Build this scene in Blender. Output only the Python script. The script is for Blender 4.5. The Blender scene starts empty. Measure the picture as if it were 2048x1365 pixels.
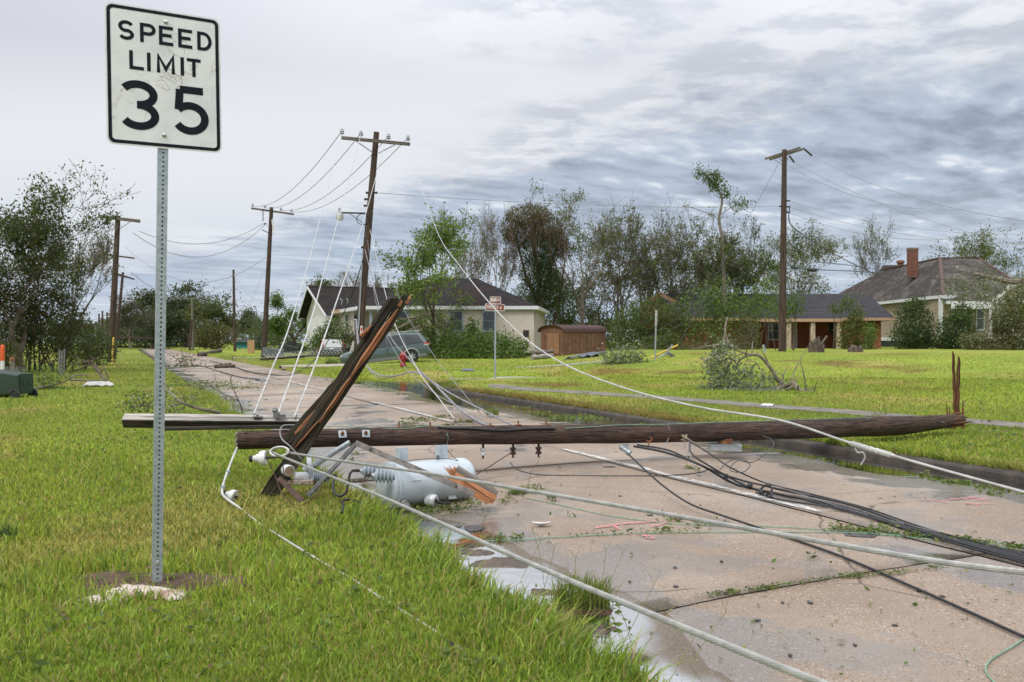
import bpy, math, random
import numpy as np
from mathutils import Vector, Matrix
# ------------------------------------------------------------------ camera, sky, sun, exposure
F, CX, CY, H = 1700.0, 1024.0, 682.5, 1.38
scene = bpy.context.scene
cam = bpy.data.cameras.new("camera")
cam_o = bpy.data.objects.new("camera", cam)
scene.collection.objects.link(cam_o)
cam_o.location = (0, 0, H)
cam_o.rotation_euler = (math.radians(90), 0, 0)
cam.sensor_width = 36.0
cam.lens = 36.0 * F / 2048.0
cam.clip_start = 0.05
cam.clip_end = 5000
cam.dof.use_dof = True
cam.dof.focus_distance = 7.4
cam.dof.aperture_fstop = 5.0
scene.camera = cam_o
vs = scene.view_settings
vs.view_transform = 'Standard'
vs.look = 'None'
vs.exposure = 0.40
vs.gamma = 1.0
vs.use_curve_mapping = False
SUN_EL, SUN_AZ = math.radians(52), math.radians(215)
sun = bpy.data.lights.new("sun", 'SUN')
sun.energy = 1.5
sun.angle = math.radians(18)
sun.color = (1.0, 0.955, 0.89)
sun_o = bpy.data.objects.new("sun", sun)
scene.collection.objects.link(sun_o)
sd = Vector((math.sin(SUN_AZ) * math.cos(SUN_EL), math.cos(SUN_AZ) * math.cos(SUN_EL), math.sin(SUN_EL)))
sun_o.rotation_euler = sd.to_track_quat('Z', 'Y').to_euler()
sun_o.location = (0, 0, 60)
class NT:
 """tiny node-tree writer"""
 def __init__(self, tree):
  self.t = tree
 def n(self, typ, props=None, **ins):
  nd = self.t.nodes.new(typ)
  for k, v in (props or {}).items():
   setattr(nd, k, v)
  for k, v in ins.items():
   key = int(k[1:]) if k[0] == '_' and k[1:].isdigit() else k.replace('_', ' ')
   self.set(nd.inputs[key], v)
  return nd
 def set(self, sock, v):
  if isinstance(v, bpy.types.NodeSocket):
   self.t.links.new(v, sock)
  elif isinstance(v, bpy.types.Node):
   self.t.links.new(v.outputs[0], sock)
  else:
   if sock.type == 'RGBA' and len(v) == 3:
    v = (*v, 1)
   sock.default_value = v
 def m(self, op, a, b=0.0, c=0.0, clamp=False):
  nd = self.n('ShaderNodeMath', {'operation': op, 'use_clamp': clamp})
  for i, v in enumerate((a, b, c)):
   self.set(nd.inputs[i], v)
  return nd.outputs[0]
 def mix(self, fac, a, b, blend='MIX'):
  nd = self.n('ShaderNodeMix', {'data_type': 'RGBA', 'blend_type': blend})
  self.set(nd.inputs[0], fac)
  self.set(nd.inputs[6], a)
  self.set(nd.inputs[7], b)
  return nd.outputs[2]
 def ramp(self, fac, lo, hi, a=0.0, b=1.0, smooth=True):
  nd = self.n('ShaderNodeMapRange', {'interpolation_type': 'SMOOTHSTEP' if smooth else 'LINEAR', 'clamp': True})
  for i, v in enumerate((fac, lo, hi, a, b)):
   self.set(nd.inputs[i], v)
  return nd.outputs[0]
 def noise(self, vec, scale, detail=4, rough=0.55, dist=0.0):
  nd = self.n('ShaderNodeTexNoise')
  if vec is not None:
   self.set(nd.inputs['Vector'], vec)
  nd.inputs['Scale'].default_value = scale
  nd.inputs['Detail'].default_value = detail
  nd.inputs['Roughness'].default_value = rough
  nd.inputs['Distortion'].default_value = dist
  return nd.outputs[0]
 def mapping(self, vec, scale=(1, 1, 1), rot=(0, 0, 0), loc=(0, 0, 0)):
  nd = self.n('ShaderNodeMapping')
  self.set(nd.inputs['Vector'], vec)
  nd.inputs['Scale'].default_value = scale
  nd.inputs['Rotation'].default_value = rot
  nd.inputs['Location'].default_value = loc
  return nd.outputs[0]
def build_world():
 w = bpy.data.worlds.new("World")
 scene.world = w
 w.use_nodes = True
 t = NT(w.node_tree)
 w.node_tree.nodes.clear()
 gen = t.n('ShaderNodeTexCoord').outputs['Generated']
 s = t.n('ShaderNodeSeparateXYZ', Vector=gen)
 x, y, z = s.outputs
 zc = t.m('ADD', t.m('MAXIMUM', z, 0.0), 0.05)
 px, py = t.m('DIVIDE', x, zc), t.m('DIVIDE', y, zc)
 p = t.n('ShaderNodeCombineXYZ', X=px, Y=py, Z=0.0).outputs[0]
 sdist = t.m('SUBTRACT', t.m('ADD', t.m('MULTIPLY', px, 0.714), t.m('MULTIPLY', py, 0.70)), 2.62)
 n1 = t.noise(p, 1.5, 8, 0.62, 0.3)
 n1b = t.noise(t.mapping(p, loc=(3.1, 7.7, 0)), 5.5, 6, 0.6)
 edge = t.m('ADD', sdist, t.m('MULTIPLY', t.m('SUBTRACT', n1, 0.5), 1.7))
 edge = t.m('ADD', edge, t.m('MULTIPLY', t.m('SUBTRACT', n1b, 0.5), 1.0))
 bank = t.ramp(edge, -0.22, 0.42)
 # thin bright veil above the bank, with soft grey folds and a few darker puffs
 n2 = t.noise(t.mapping(p, scale=(0.55, 0.35, 1), rot=(0, 0, 0.6)), 1.0, 3, 0.45)
 veil = t.mix(t.ramp(n2, 0.30, 0.50), (0.545, 0.56, 0.615), (0.715, 0.73, 0.765))
 n3 = t.noise(t.mapping(p, loc=(1.3, 0.4, 0), scale=(1.0, 1.25, 1)), 3.4, 7, 0.62)
 puffm = t.noise(t.mapping(p, loc=(5.3, 2.4, 0)), 0.9, 2, 0.5)
 puff = t.m('MULTIPLY', t.ramp(n3, 0.43, 0.60), t.ramp(puffm, 0.36, 0.52))
 right = t.ramp(px, -0.5, 0.15)
 puff = t.m('MULTIPLY', puff, right)
 veil = t.mix(t.m('MULTIPLY', puff, 0.75), veil, (0.46, 0.487, 0.555))
 # the bank: blue grey folds with bright gaps
 rot = math.radians(-43)
 ps = t.mapping(p, rot=(0, 0, rot), scale=(1.0, 1.0, 1))
 ps2 = t.mapping(ps, scale=(1.0, 1.8, 1))
 n4 = t.noise(ps2, 1.15, 8, 0.60, 0.35)
 n5 = t.noise(t.mapping(ps2, loc=(9, 2, 0)), 3.9, 4, 0.5)
 f = t.m('ADD', t.m('MULTIPLY', n4, 0.62), t.m('MULTIPLY', n5, 0.38))
 bk = t.mix(t.ramp(f, 0.36, 0.55), (0.265, 0.308, 0.385), (0.43, 0.495, 0.60))
 bk = t.mix(t.ramp(f, 0.53, 0.68), bk, (0.76, 0.79, 0.83))
 lit = t.ramp(edge, -0.1, 0.9, 0.22, 0.0)
 bk = t.mix(lit, bk, (0.46, 0.495, 0.58))
 # a heavier grey fold high over the left of the street
 fold = t.m('MULTIPLY', t.ramp(px, 0.1, -1.3), t.ramp(py, 3.2, 1.9))
 veil = t.mix(t.m('MULTIPLY', fold, 0.8), veil, (0.50, 0.515, 0.58))
 cl = t.mix(bank, veil, bk)
 # lower air: paler and bluer towards the horizon
 hz = t.ramp(z, 0.0, 0.20, 1.0, 0.0)
 n6 = t.noise(t.mapping(gen, scale=(1.6, 1.6, 16.0)), 1.5, 5, 0.52, 0.5)
 low = t.mix(t.ramp(n6, 0.40, 0.60), (0.37, 0.465, 0.61), (0.66, 0.71, 0.79))
 cl = t.mix(t.m('MULTIPLY', hz, 0.62), cl, low)
 # overcast sky grows brighter towards the zenith, evenly all round
 gain = t.ramp(z, 0.30, 1.0, 0.88, 2.5, False)
 cl = t.mix(1.0, cl, t.n('ShaderNodeCombineXYZ', X=gain, Y=gain, Z=gain).outputs[0], 'MULTIPLY')
 sky = t.n('ShaderNodeTexSky', {'sky_type': 'NISHITA', 'sun_disc': False, 'sun_elevation': SUN_EL,
         'sun_rotation': SUN_AZ})
 bg_sky = t.n('ShaderNodeBackground', Color=sky.outputs[0], Strength=0.08)
 bg_cl = t.n('ShaderNodeBackground', Color=cl, Strength=1.0)
 mx = t.n('ShaderNodeMixShader', _0=0.95)
 t.set(mx.inputs[1], bg_sky.outputs[0])
 t.set(mx.inputs[2], bg_cl.outputs[0])
 out = t.n('ShaderNodeOutputWorld')
 t.set(out.inputs['Surface'], mx.outputs[0])
build_world()
# ------------------------------------------------------------------ helpers
C = scene.collection
rng = np.random.default_rng(7)
random.seed(5)
ORG = {}
V = Vector
def P(px, py, d):
 """the point seen at photo pixel (px, py) at d metres in front of the camera"""
 return V(((px - CX) / F * d, d, H - (py - CY) / F * d))
def XW(px, d):
 return (px - CX) / F * d
US, UT = np.array((-0.414, 0.910)), np.array((0.910, 0.414))
def to_st(x, y):
 return -0.414 * x + 0.910 * y, 0.910 * x + 0.414 * y
def to_xy(s, t):
 return -0.414 * s + 0.910 * t, 0.910 * s + 0.414 * t
def sstep(a, b, x):
 k = np.clip((x - a) / (b - a), 0, 1)
 return k * k * (3 - 2 * k)
def wav(a, b, seed=0.0):
 """cheap smooth noise in -1..1"""
 return (np.sin(a * 1.31 + 1.7 * np.sin(b * 0.83 + seed) + seed * 2.1) + np.sin(b * 1.73 + 1.3 * np.sin(a * 1.07 - seed) + seed)
   + 0.5 * np.sin(a * 3.1 + b * 2.3 + seed * 3) + 0.5 * np.sin(b * 3.7 - a * 2.9 + seed * 5)) / 3.0
T_L = 1.85
def right_edge(s):
 s = np.asarray(s, float)
 e = np.full_like(s, 8.1)
 m = (s > 21.5) & (s <= 26.5)
 e = np.where(m, 13.1 - np.sqrt(np.clip(25 - (s - 21.5) ** 2, 0, None)), e)
 e = np.where((s > 26.5) & (s < 31.0), 17.0, e)
 m = (s >= 31.0) & (s < 34.5)
 e = np.where(m, 10.3 - np.sqrt(np.clip(12.25 - (s - 34.5) ** 2, 0, None)), e)
 return np.where(s >= 34.5, 6.8, e)
def zlawn(x, y):
 """height of grass-covered ground"""
 s, t = to_st(x, y)
 left = 0.02 + 0.015 * wav(x * 0.5, y * 0.5, 1.0)
 far = np.asarray(y, float)
 e = 0.058 + sstep(24, 46, far) * (0.14 + 0.56 * sstep(0.0, 9.0, x)) + 0.05 * sstep(8.4, 10.5, t)
 e = e - 0.34 * np.exp(-(((x + 9.0) / 2.6) ** 2 + ((y - 47.6) / 2.6) ** 2))
 e = e + 0.02 * wav(x * 0.4, y * 0.4, 2.0) * sstep(8.3, 9.5, t)
 # ditch that the side street runs in
 side = sstep(26.2, 26.8, s) * (1 - sstep(30.8, 31.6, s)) * (1 - sstep(15.0, 18.0, t))
 e = e * (1 - side) - 0.045 * side
 return np.where(t < 4.5, left, e)
def zroad(x, y):
 s, t = to_st(x, y)
 c = -0.05 * np.clip((t - 5.0) / 3.15, -1.2, 1.2) ** 2
 c = c + 0.006 * wav(s * 0.9, t * 1.5, 4.0) + 0.003 * wav(s * 2.7, t * 3.3, 5.0)
 c = c + np.where(t < 3.2, 0.0035 * wav(s * 1.7, t * 2.0, 6.0) + 0.0012 * wav(s * 9, t * 9, 2.0), 0.0)
 c = c - 0.022 * np.exp(-(((s - 18.5) / 4.0) ** 2 + ((t - 7.2) / 1.0) ** 2))
 c = c - 0.02 * np.exp(-(((s - 27.5) / 2.0) ** 2 + ((t - 8.5) / 1.6) ** 2))
 c = c - 0.012 * np.exp(-(((s - 4.2) / 1.3) ** 2 + ((t - 2.4) / 0.45) ** 2))
 return c
def inside_road(x, y):
 s, t = to_st(x, y)
 return (t > T_L) & (t < right_edge(s))
def zg(x, y):
 return float(np.where(inside_road(x, y), zroad(x, y), zlawn(x, y)))
def G(px, py, lift=0.0):
 """point of the ground seen at a photo pixel"""
 z = 0.0
 for _ in range(9):
  d = max(0.5, (H - z - lift) * F / max(py - CY, 2.0))
  z = 0.5 * (z + zg(XW(px, d), d)) if _ > 3 else zg(XW(px, d), d)
 q = P(px, py, d)
 return V((q.x, q.y, zg(q.x, q.y) + lift))
def on(px, d, lift=0.0):
 x = XW(px, d)
 return V((x, d, zg(x, d) + lift))
class MB:
 """collects geometry, links it as one mesh object"""
 def __init__(self):
  self.v, self.f, self.uv, self.mi = [], [], [], []
  self.cur = 0
 def face(self, idx, uv=None):
  self.f.append(tuple(idx))
  self.uv.append(uv if uv else [(0.0, 0.0)] * len(idx))
  self.mi.append(self.cur)
 def poly(self, pts):
  b = len(self.v)
  self.v += [V(p) for p in pts]
  o, a = V(pts[0]), (V(pts[1]) - V(pts[0]))
  a = a.normalized() if a.length else V((1, 0, 0))
  nrm = a.cross(V(pts[-1]) - o)
  bb = nrm.cross(a).normalized() if nrm.length else V((0, 0, 1))
  self.face(range(b, b + len(pts)), [((V(p) - o).dot(bb), (V(p) - o).dot(a)) for p in pts])
  return self
 def box(self, c, size, rot=None):
  c = V(c)
  hx, hy, hz = size[0] / 2, size[1] / 2, size[2] / 2
  R = rot if rot is not None else Matrix.Identity(3)
  q = [c + R @ V((sx * hx, sy * hy, sz * hz)) for sz in (-1, 1) for sy in (-1, 1) for sx in (-1, 1)]
  for i in ((0, 2, 3, 1), (4, 5, 7, 6), (0, 1, 5, 4), (2, 6, 7, 3), (0, 4, 6, 2), (1, 3, 7, 5)):
   self.poly([q[k] for k in i])
  return self
 def box2(self, a, b):
  a, b = V(a), V(b)
  return self.box((a + b) / 2, (abs(b.x - a.x), abs(b.y - a.y), abs(b.z - a.z)))
 def sweep(self, pts, prof, up=None, scales=None, caps=True, closed=True, twist=0.0):
  """prof: list of (u, v) in the plane across the path"""
  pts = [V(p) for p in pts]
  n, k = len(pts), len(prof)
  b = len(self.v)
  ln, acc = 0.0, []
  ref = V(up) if up is not None else None
  prev = None
  per = [0.0]
  for j in range(k):
   q0, q1 = prof[j], prof[(j + 1) % k]
   per.append(per[-1] + math.hypot(q1[0] - q0[0], q1[1] - q0[1]))
  for i, p in enumerate(pts):
   tg = (pts[min(i + 1, n - 1)] - pts[max(i - 1, 0)])
   tg = tg.normalized() if tg.length > 1e-9 else V((0, 0, 1))
   if ref is not None:
    side = tg.cross(ref)
   elif prev is None:
    side = tg.cross(V((0, 0, 1)) if abs(tg.z) < 0.9 else V((1, 0, 0)))
   else:
    side = prev - tg * prev.dot(tg)
   side.normalize()
   prev = side
   nn = side.cross(tg).normalized()
   if i:
    ln += (p - pts[i - 1]).length
   acc.append(ln)
   sc = scales[i] if scales else 1.0
   a = twist * ln
   ca, sa = math.cos(a), math.sin(a)
   for (u, w) in prof:
    uu, ww = (u * ca - w * sa, u * sa + w * ca) if twist else (u, w)
    self.v.append(p + side * (uu * sc) + nn * (ww * sc))
  for i in range(n - 1):
   for j in range(k if closed else k - 1):
    j2 = (j + 1) % k
    self.face((b + i * k + j, b + i * k + j2, b + (i + 1) * k + j2, b + (i + 1) * k + j),
       [(per[j], acc[i]), (per[j + 1], acc[i]), (per[j + 1], acc[i + 1]), (per[j], acc[i + 1])])
  if caps and closed:
   self.face(range(b + k - 1, b - 1, -1))
   self.face(range(b + (n - 1) * k, b + n * k))
  return self
 def tube(self, pts, r, sides=8, caps=True):
  rs = r if isinstance(r, (list, tuple)) else [r] * len(pts)
  prof = [(math.cos(2 * math.pi * j / sides), math.sin(2 * math.pi * j / sides)) for j in range(sides)]
  b = len(self.uv)
  self.sweep(pts, prof, None, list(rs), caps)
  r0 = max(rs)
  for q in range(b, len(self.uv)):
   self.uv[q] = [(u * r0, w) for u, w in self.uv[q]]
  return self
 def beam(self, a, b, w, h, up=(0, 0, 1), bev=0.006):
  """squared timber or bar with eased edges; w across, h along up"""
  w, h = w / 2, h / 2
  e = min(bev, w * 0.4, h * 0.4)
  prof = [(w, -h + e), (w, h - e), (w - e, h), (-w + e, h), (-w, h - e), (-w, -h + e), (-w + e, -h), (w - e, -h)]
  a, b = V(a), V(b)
  n = max(2, min(12, int((b - a).length / 0.25)))
  return self.sweep([a.lerp(b, i / (n - 1)) for i in range(n)], prof, up)
 def lathe(self, a, axis, prof, sides=14):
  """prof: (radius, distance along axis)"""
  a, ax = V(a), V(axis).normalized()
  s = ax.cross(V((0, 0, 1)) if abs(ax.z) < 0.9 else V((1, 0, 0))).normalized()
  n = ax.cross(s)
  b = len(self.v)
  for r, h in prof:
   for j in range(sides):
    an = 2 * math.pi * j / sides
    self.v.append(a + ax * h + (s * math.cos(an) + n * math.sin(an)) * r)
  for i in range(len(prof) - 1):
   for j in range(sides):
    j2 = (j + 1) % sides
    self.face((b + i * sides + j, b + i * sides + j2, b + (i + 1) * sides + j2, b + (i + 1) * sides + j),
       [(0, 0)] * 4)
  if prof[0][0] > 1e-4:
   self.face(range(b + sides - 1, b - 1, -1))
  if prof[-1][0] > 1e-4:
   self.face(range(b + (len(prof) - 1) * sides, b + len(prof) * sides))
  return self
 def rows(self, a, b, c, d, n, lift, out):
  """lapped courses (siding, shingles) on the quad a-b (lower edge) d-c (upper edge); lift pushes each lower edge out"""
  a, b, c, d, out = V(a), V(b), V(c), V(d), V(out).normalized()
  for i in range(n):
   f0, f1 = i / n, (i + 1) / n
   l0, r0, l1, r1 = a.lerp(d, f0), b.lerp(c, f0), a.lerp(d, f1), b.lerp(c, f1)
   self.poly([l0 + out * lift, r0 + out * lift, r1, l1])
   self.poly([l0, r0, r0 + out * lift, l0 + out * lift])
  return self
 def build(self, name, mat, parent=None, origin=None, local=False, smooth=False):
  org = V((0, 0, 0)) if local else (ORG[parent.name] if parent else V(origin or (0, 0, 0)))
  me = bpy.data.meshes.new(name)
  me.from_pydata([tuple(p - org) for p in self.v], [], self.f)
  ul = me.uv_layers.new(name="uv")
  ul.data.foreach_set("uv", np.array([c for f in self.uv for uvp in f for c in uvp], dtype=np.float32))
  for m in (mat if isinstance(mat, (list, tuple)) else [mat]):
   me.materials.append(m)
  me.polygons.foreach_set("material_index", self.mi)
  if smooth:
   me.polygons.foreach_set("use_smooth", [True] * len(self.f))
   me.set_sharp_from_angle(angle=math.radians(40))
  me.update()
  o = bpy.data.objects.new(name, me)
  C.objects.link(o)
  if parent:
   o.parent = parent
  else:
   o.location = org
  ORG[o.name] = org
  return o
def tag(o, label=None, cat=None, group=None, kind=None):
 for k, v in (("label", label), ("category", cat), ("group", group), ("kind", kind)):
  if v:
   o[k] = v
 return o
def thing(name, label, cat, loc, group=None, rot=None):
 o = bpy.data.objects.new(name, None)
 o.empty_display_size = 0.2
 C.objects.link(o)
 o.location = V(loc)
 if rot:
  o.rotation_euler = rot
 ORG[o.name] = V(loc)
 return tag(o, label, cat, group)
def dup(o, parent=None):
 c = o.copy()
 C.objects.link(c)
 if parent:
  c.parent = parent
 for ch in [q for q in bpy.data.objects if q.parent == o]:
  dup(ch, c)
 return c
def np_mesh(name, verts, faces_n, faces, mat, parent=None, cols=None, origin=(0, 0, 0), smooth=False):
 """verts (N,3), faces flat index array with faces_n verts each"""
 org = ORG[parent.name] if parent else V(origin)
 me = bpy.data.meshes.new(name)
 nf = len(faces) // faces_n
 me.vertices.add(len(verts))
 me.vertices.foreach_set("co", (verts - np.array(org)).astype(np.float32).ravel())
 me.loops.add(len(faces))
 me.loops.foreach_set("vertex_index", faces.astype(np.int32))
 me.polygons.add(nf)
 me.polygons.foreach_set("loop_start", np.arange(0, nf * faces_n, faces_n, dtype=np.int32))
 if smooth:
  me.polygons.foreach_set("use_smooth", np.ones(nf, dtype=bool))
 if cols is not None:
  at = me.color_attributes.new("col", 'FLOAT_COLOR', 'POINT')
  c4 = np.ones((len(verts), 4), np.float32)
  c4[:, :3] = cols
  at.data.foreach_set("color", c4.ravel())
 me.materials.append(mat)
 me.update(calc_edges=True)
 o = bpy.data.objects.new(name, me)
 C.objects.link(o)
 if parent:
  o.parent = parent
 else:
  o.location = org
 ORG[o.name] = org
 return o
# ------------------------------------------------------------------ materials
def base_mat(name):
 m = bpy.data.materials.new(name)
 m.use_nodes = True
 t = NT(m.node_tree)
 return m, t, m.node_tree.nodes["Principled BSDF"]
def pmat(name, c1, c2=None, rough=0.6, metal=0.0, scale=6.0, detail=5, bump=0.0, bscale=30.0, spec=0.5, thr=(0.35, 0.65), rvar=0.0):
 m, t, b = base_mat(name)
 co = t.n('ShaderNodeTexCoord').outputs['Object']
 c2 = c2 or tuple(v * 0.75 for v in c1)
 n = t.noise(co, scale, detail, 0.6)
 t.set(b.inputs['Base Color'], t.mix(t.ramp(n, *thr), c1, c2))
 b.inputs['Metallic'].default_value = metal
 b.inputs['Specular IOR Level'].default_value = spec
 if rvar:
  t.set(b.inputs['Roughness'], t.ramp(t.noise(co, scale * 2.3, 4), 0.3, 0.7, rough - rvar, rough + rvar))
 else:
  b.inputs['Roughness'].default_value = rough
 if bump:
  bn = t.n('ShaderNodeBump', Strength=1.0, Distance=bump, Height=t.noise(co, bscale, 5, 0.6))
  t.set(b.inputs['Normal'], bn.outputs[0])
 return m
def wood(name, light, dark, moss=None, rough=0.8, bump=0.004, freq=70.0, long=2.2, spots=0.0):
 m, t, b = base_mat(name)
 uv = t.n('ShaderNodeUVMap').outputs[0]
 g = t.noise(t.mapping(uv, scale=(freq, long, 1)), 1.0, 5, 0.65, 0.6)
 g2 = t.noise(t.mapping(uv, scale=(freq * 3.1, long * 3.5, 1), loc=(3, 1, 0)), 1.0, 3, 0.6)
 big = t.noise(t.mapping(uv, scale=(6, 1.3, 1), loc=(7, 3, 0)), 1.0, 4, 0.6)
 f = t.m('ADD', t.m('MULTIPLY', g, 0.7), t.m('MULTIPLY', g2, 0.3))
 col = t.mix(t.ramp(f, 0.41, 0.59), dark, light)
 col = t.mix(t.ramp(big, 0.42, 0.7, 0.0, 0.6), col, tuple(v * 0.55 for v in dark))
 if moss:
  mo = t.noise(t.mapping(uv, scale=(14, 2.5, 1), loc=(1, 9, 0)), 1.0, 5, 0.7)
  col = t.mix(t.ramp(mo, 0.52, 0.68, 0, 0.75), col, moss)
 crack = t.ramp(t.noise(t.mapping(uv, scale=(freq * 0.6, long * 0.35, 1), loc=(5, 5, 0)), 1.0, 3, 0.5, 0.8), 0.36, 0.42, 1.0, 0.0)
 col = t.mix(t.m('MULTIPLY', crack, 0.8), col, tuple(v * 0.25 for v in dark))
 t.set(b.inputs['Base Color'], col)
 b.inputs['Roughness'].default_value = rough
 b.inputs['Specular IOR Level'].default_value = 0.35
 h = t.m('SUBTRACT', f, t.m('MULTIPLY', crack, 0.8))
 bn = t.n('ShaderNodeBump', Strength=1.0, Distance=bump, Height=h)
 t.set(b.inputs['Normal'], bn.outputs[0])
 return m
def leaf_mat(name, trans=0.35, rough=0.55):
 m, t, b = base_mat(name)
 a = t.n('ShaderNodeAttribute', {'attribute_name': 'col'}).outputs[0]
 t.set(b.inputs['Base Color'], a)
 b.inputs['Roughness'].default_value = rough
 b.inputs['Specular IOR Level'].default_value = 0.35
 tr = t.n('ShaderNodeBsdfTranslucent')
 t.set(tr.inputs[0], t.mix(0.35, a, (0.30, 0.38, 0.04)))
 mx = t.n('ShaderNodeMixShader', _0=trans)
 t.set(mx.inputs[1], b.outputs[0])
 t.set(mx.inputs[2], tr.outputs[0])
 out = m.node_tree.nodes["Material Output"]
 t.set(out.inputs['Surface'], mx.outputs[0])
 return m
M = {}
M['leaf'] = leaf_mat('leaf')
M['grass'] = leaf_mat('grass_blade', 0.4, 0.5)
M['bark'] = pmat('bark', (0.125, 0.095, 0.07), (0.055, 0.042, 0.032), 0.9, bump=0.012, bscale=18, scale=4)
M['bark_pale'] = pmat('bark_pale', (0.22, 0.185, 0.14), (0.12, 0.10, 0.075), 0.9, bump=0.01, bscale=18, scale=4)
M['bark_brown'] = pmat('bark_brown', (0.13, 0.075, 0.045), (0.06, 0.035, 0.022), 0.9, bump=0.01, bscale=20, scale=4)
M['raw_wood'] = wood('raw_wood', (0.46, 0.205, 0.095), (0.24, 0.095, 0.042), freq=60, long=3, bump=0.006)
M['splinter'] = wood('splinter', (0.20, 0.085, 0.035), (0.08, 0.032, 0.014), freq=60, long=3, bump=0.006)
M['pole_wood'] = wood('pole_wood', (0.125, 0.075, 0.056), (0.030, 0.018, 0.014), freq=95, long=5.0, bump=0.016)
M['pole_far'] = wood('pole_far', (0.105, 0.068, 0.048), (0.045, 0.030, 0.022), freq=30, long=0.8)
M['arm_dark'] = wood('arm_dark', (0.080, 0.064, 0.045), (0.017, 0.014, 0.010), moss=(0.060, 0.070, 0.030), freq=55, long=1.6, bump=0.012)
M['arm_grey'] = wood('arm_grey', (0.48, 0.45, 0.40), (0.20, 0.175, 0.15), freq=60, long=1.4, bump=0.005)
M['arm_far'] = wood('arm_far', (0.24, 0.215, 0.18), (0.11, 0.095, 0.08), freq=40, long=1.2)
M['end_grain'] = pmat('end_grain', (0.32, 0.30, 0.20), (0.03, 0.026, 0.02), 0.95, scale=26, bump=0.01, bscale=60, thr=(0.42, 0.6))
M['galv'] = pmat('galvanized_steel', (0.42, 0.46, 0.475), (0.31, 0.35, 0.37), 0.48, 0.55, scale=34, detail=3, rvar=0.08)
M['galv_dark'] = pmat('galvanized_dark', (0.24, 0.245, 0.245), (0.15, 0.15, 0.15), 0.55, 0.5, scale=20)
M['steel'] = pmat('bolt_steel', (0.62, 0.62, 0.60), (0.42, 0.42, 0.42), 0.3, 0.8, scale=30)
M['rust'] = pmat('rust', (0.30, 0.125, 0.045), (0.11, 0.045, 0.022), 0.9, 0.1, scale=24, bump=0.003, bscale=80)
M['iron'] = pmat('dark_iron', (0.055, 0.045, 0.042), (0.028, 0.022, 0.02), 0.7, 0.3, scale=24)
M['porcelain'] = pmat('white_porcelain', (0.68, 0.69, 0.68), (0.55, 0.56, 0.56), 0.18, scale=12, spec=0.6)
M['porcelain_grey'] = pmat('grey_porcelain', (0.33, 0.37, 0.41), (0.24, 0.28, 0.32), 0.22, scale=12, spec=0.6)
M['porcelain_brown'] = pmat('brown_porcelain', (0.075, 0.035, 0.022), (0.045, 0.02, 0.014), 0.25, scale=14, spec=0.6)
M['black_rubber'] = pmat('black_rubber', (0.022, 0.022, 0.024), (0.012, 0.012, 0.013), 0.5, scale=30)
M['cable_white'] = pmat('white_wire_cover', (0.50, 0.50, 0.48), (0.35, 0.35, 0.33), 0.5, scale=9)
M['strand'] = pmat('aluminium_strand', (0.46, 0.46, 0.435), (0.34, 0.34, 0.32), 0.45, 0.3, scale=20)
M['wire_grey'] = pmat('grey_wire', (0.30, 0.31, 0.32), (0.22, 0.22, 0.23), 0.5, 0.3, scale=5)
M['wire_dark'] = pmat('dark_wire', (0.06, 0.06, 0.065), (0.035, 0.035, 0.04), 0.55, scale=5)
M['green_wire'] = pmat('green_copper_wire', (0.20, 0.36, 0.25), (0.12, 0.25, 0.16), 0.6, scale=9)
M['tank'] = pmat('tank_paint', (0.47, 0.525, 0.555), (0.33, 0.365, 0.375), 0.36, scale=5.0, detail=9, spec=0.5, thr=(0.48, 0.78), rvar=0.09, bump=0.0015, bscale=3.0)
M['white'] = pmat('white_paint', (0.76, 0.77, 0.76), (0.66, 0.67, 0.66), 0.5, scale=3)
M['black'] = pmat('black_print', (0.006, 0.008, 0.013), (0.009, 0.011, 0.017), 0.5, scale=20, spec=0.15)
M['dark'] = pmat('dark_interior', (0.018, 0.018, 0.018), (0.012, 0.012, 0.012), 0.8)
M['glass'] = pmat('window_glass', (0.022, 0.027, 0.033), (0.05, 0.06, 0.07), 0.08, scale=1.2, spec=0.7)
M['concrete'] = pmat('pale_concrete', (0.40, 0.345, 0.295), (0.30, 0.255, 0.215), 0.8, scale=3, bump=0.004, bscale=60)
M['kerb'] = pmat('kerb_concrete', (0.072, 0.059, 0.047), (0.036, 0.030, 0.024), 0.8, scale=5, detail=7, bump=0.008, bscale=40)
M['asphalt'] = pmat('side_asphalt', (0.34, 0.325, 0.31), (0.26, 0.25, 0.245), 0.6, scale=3, bump=0.003, bscale=80)
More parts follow.
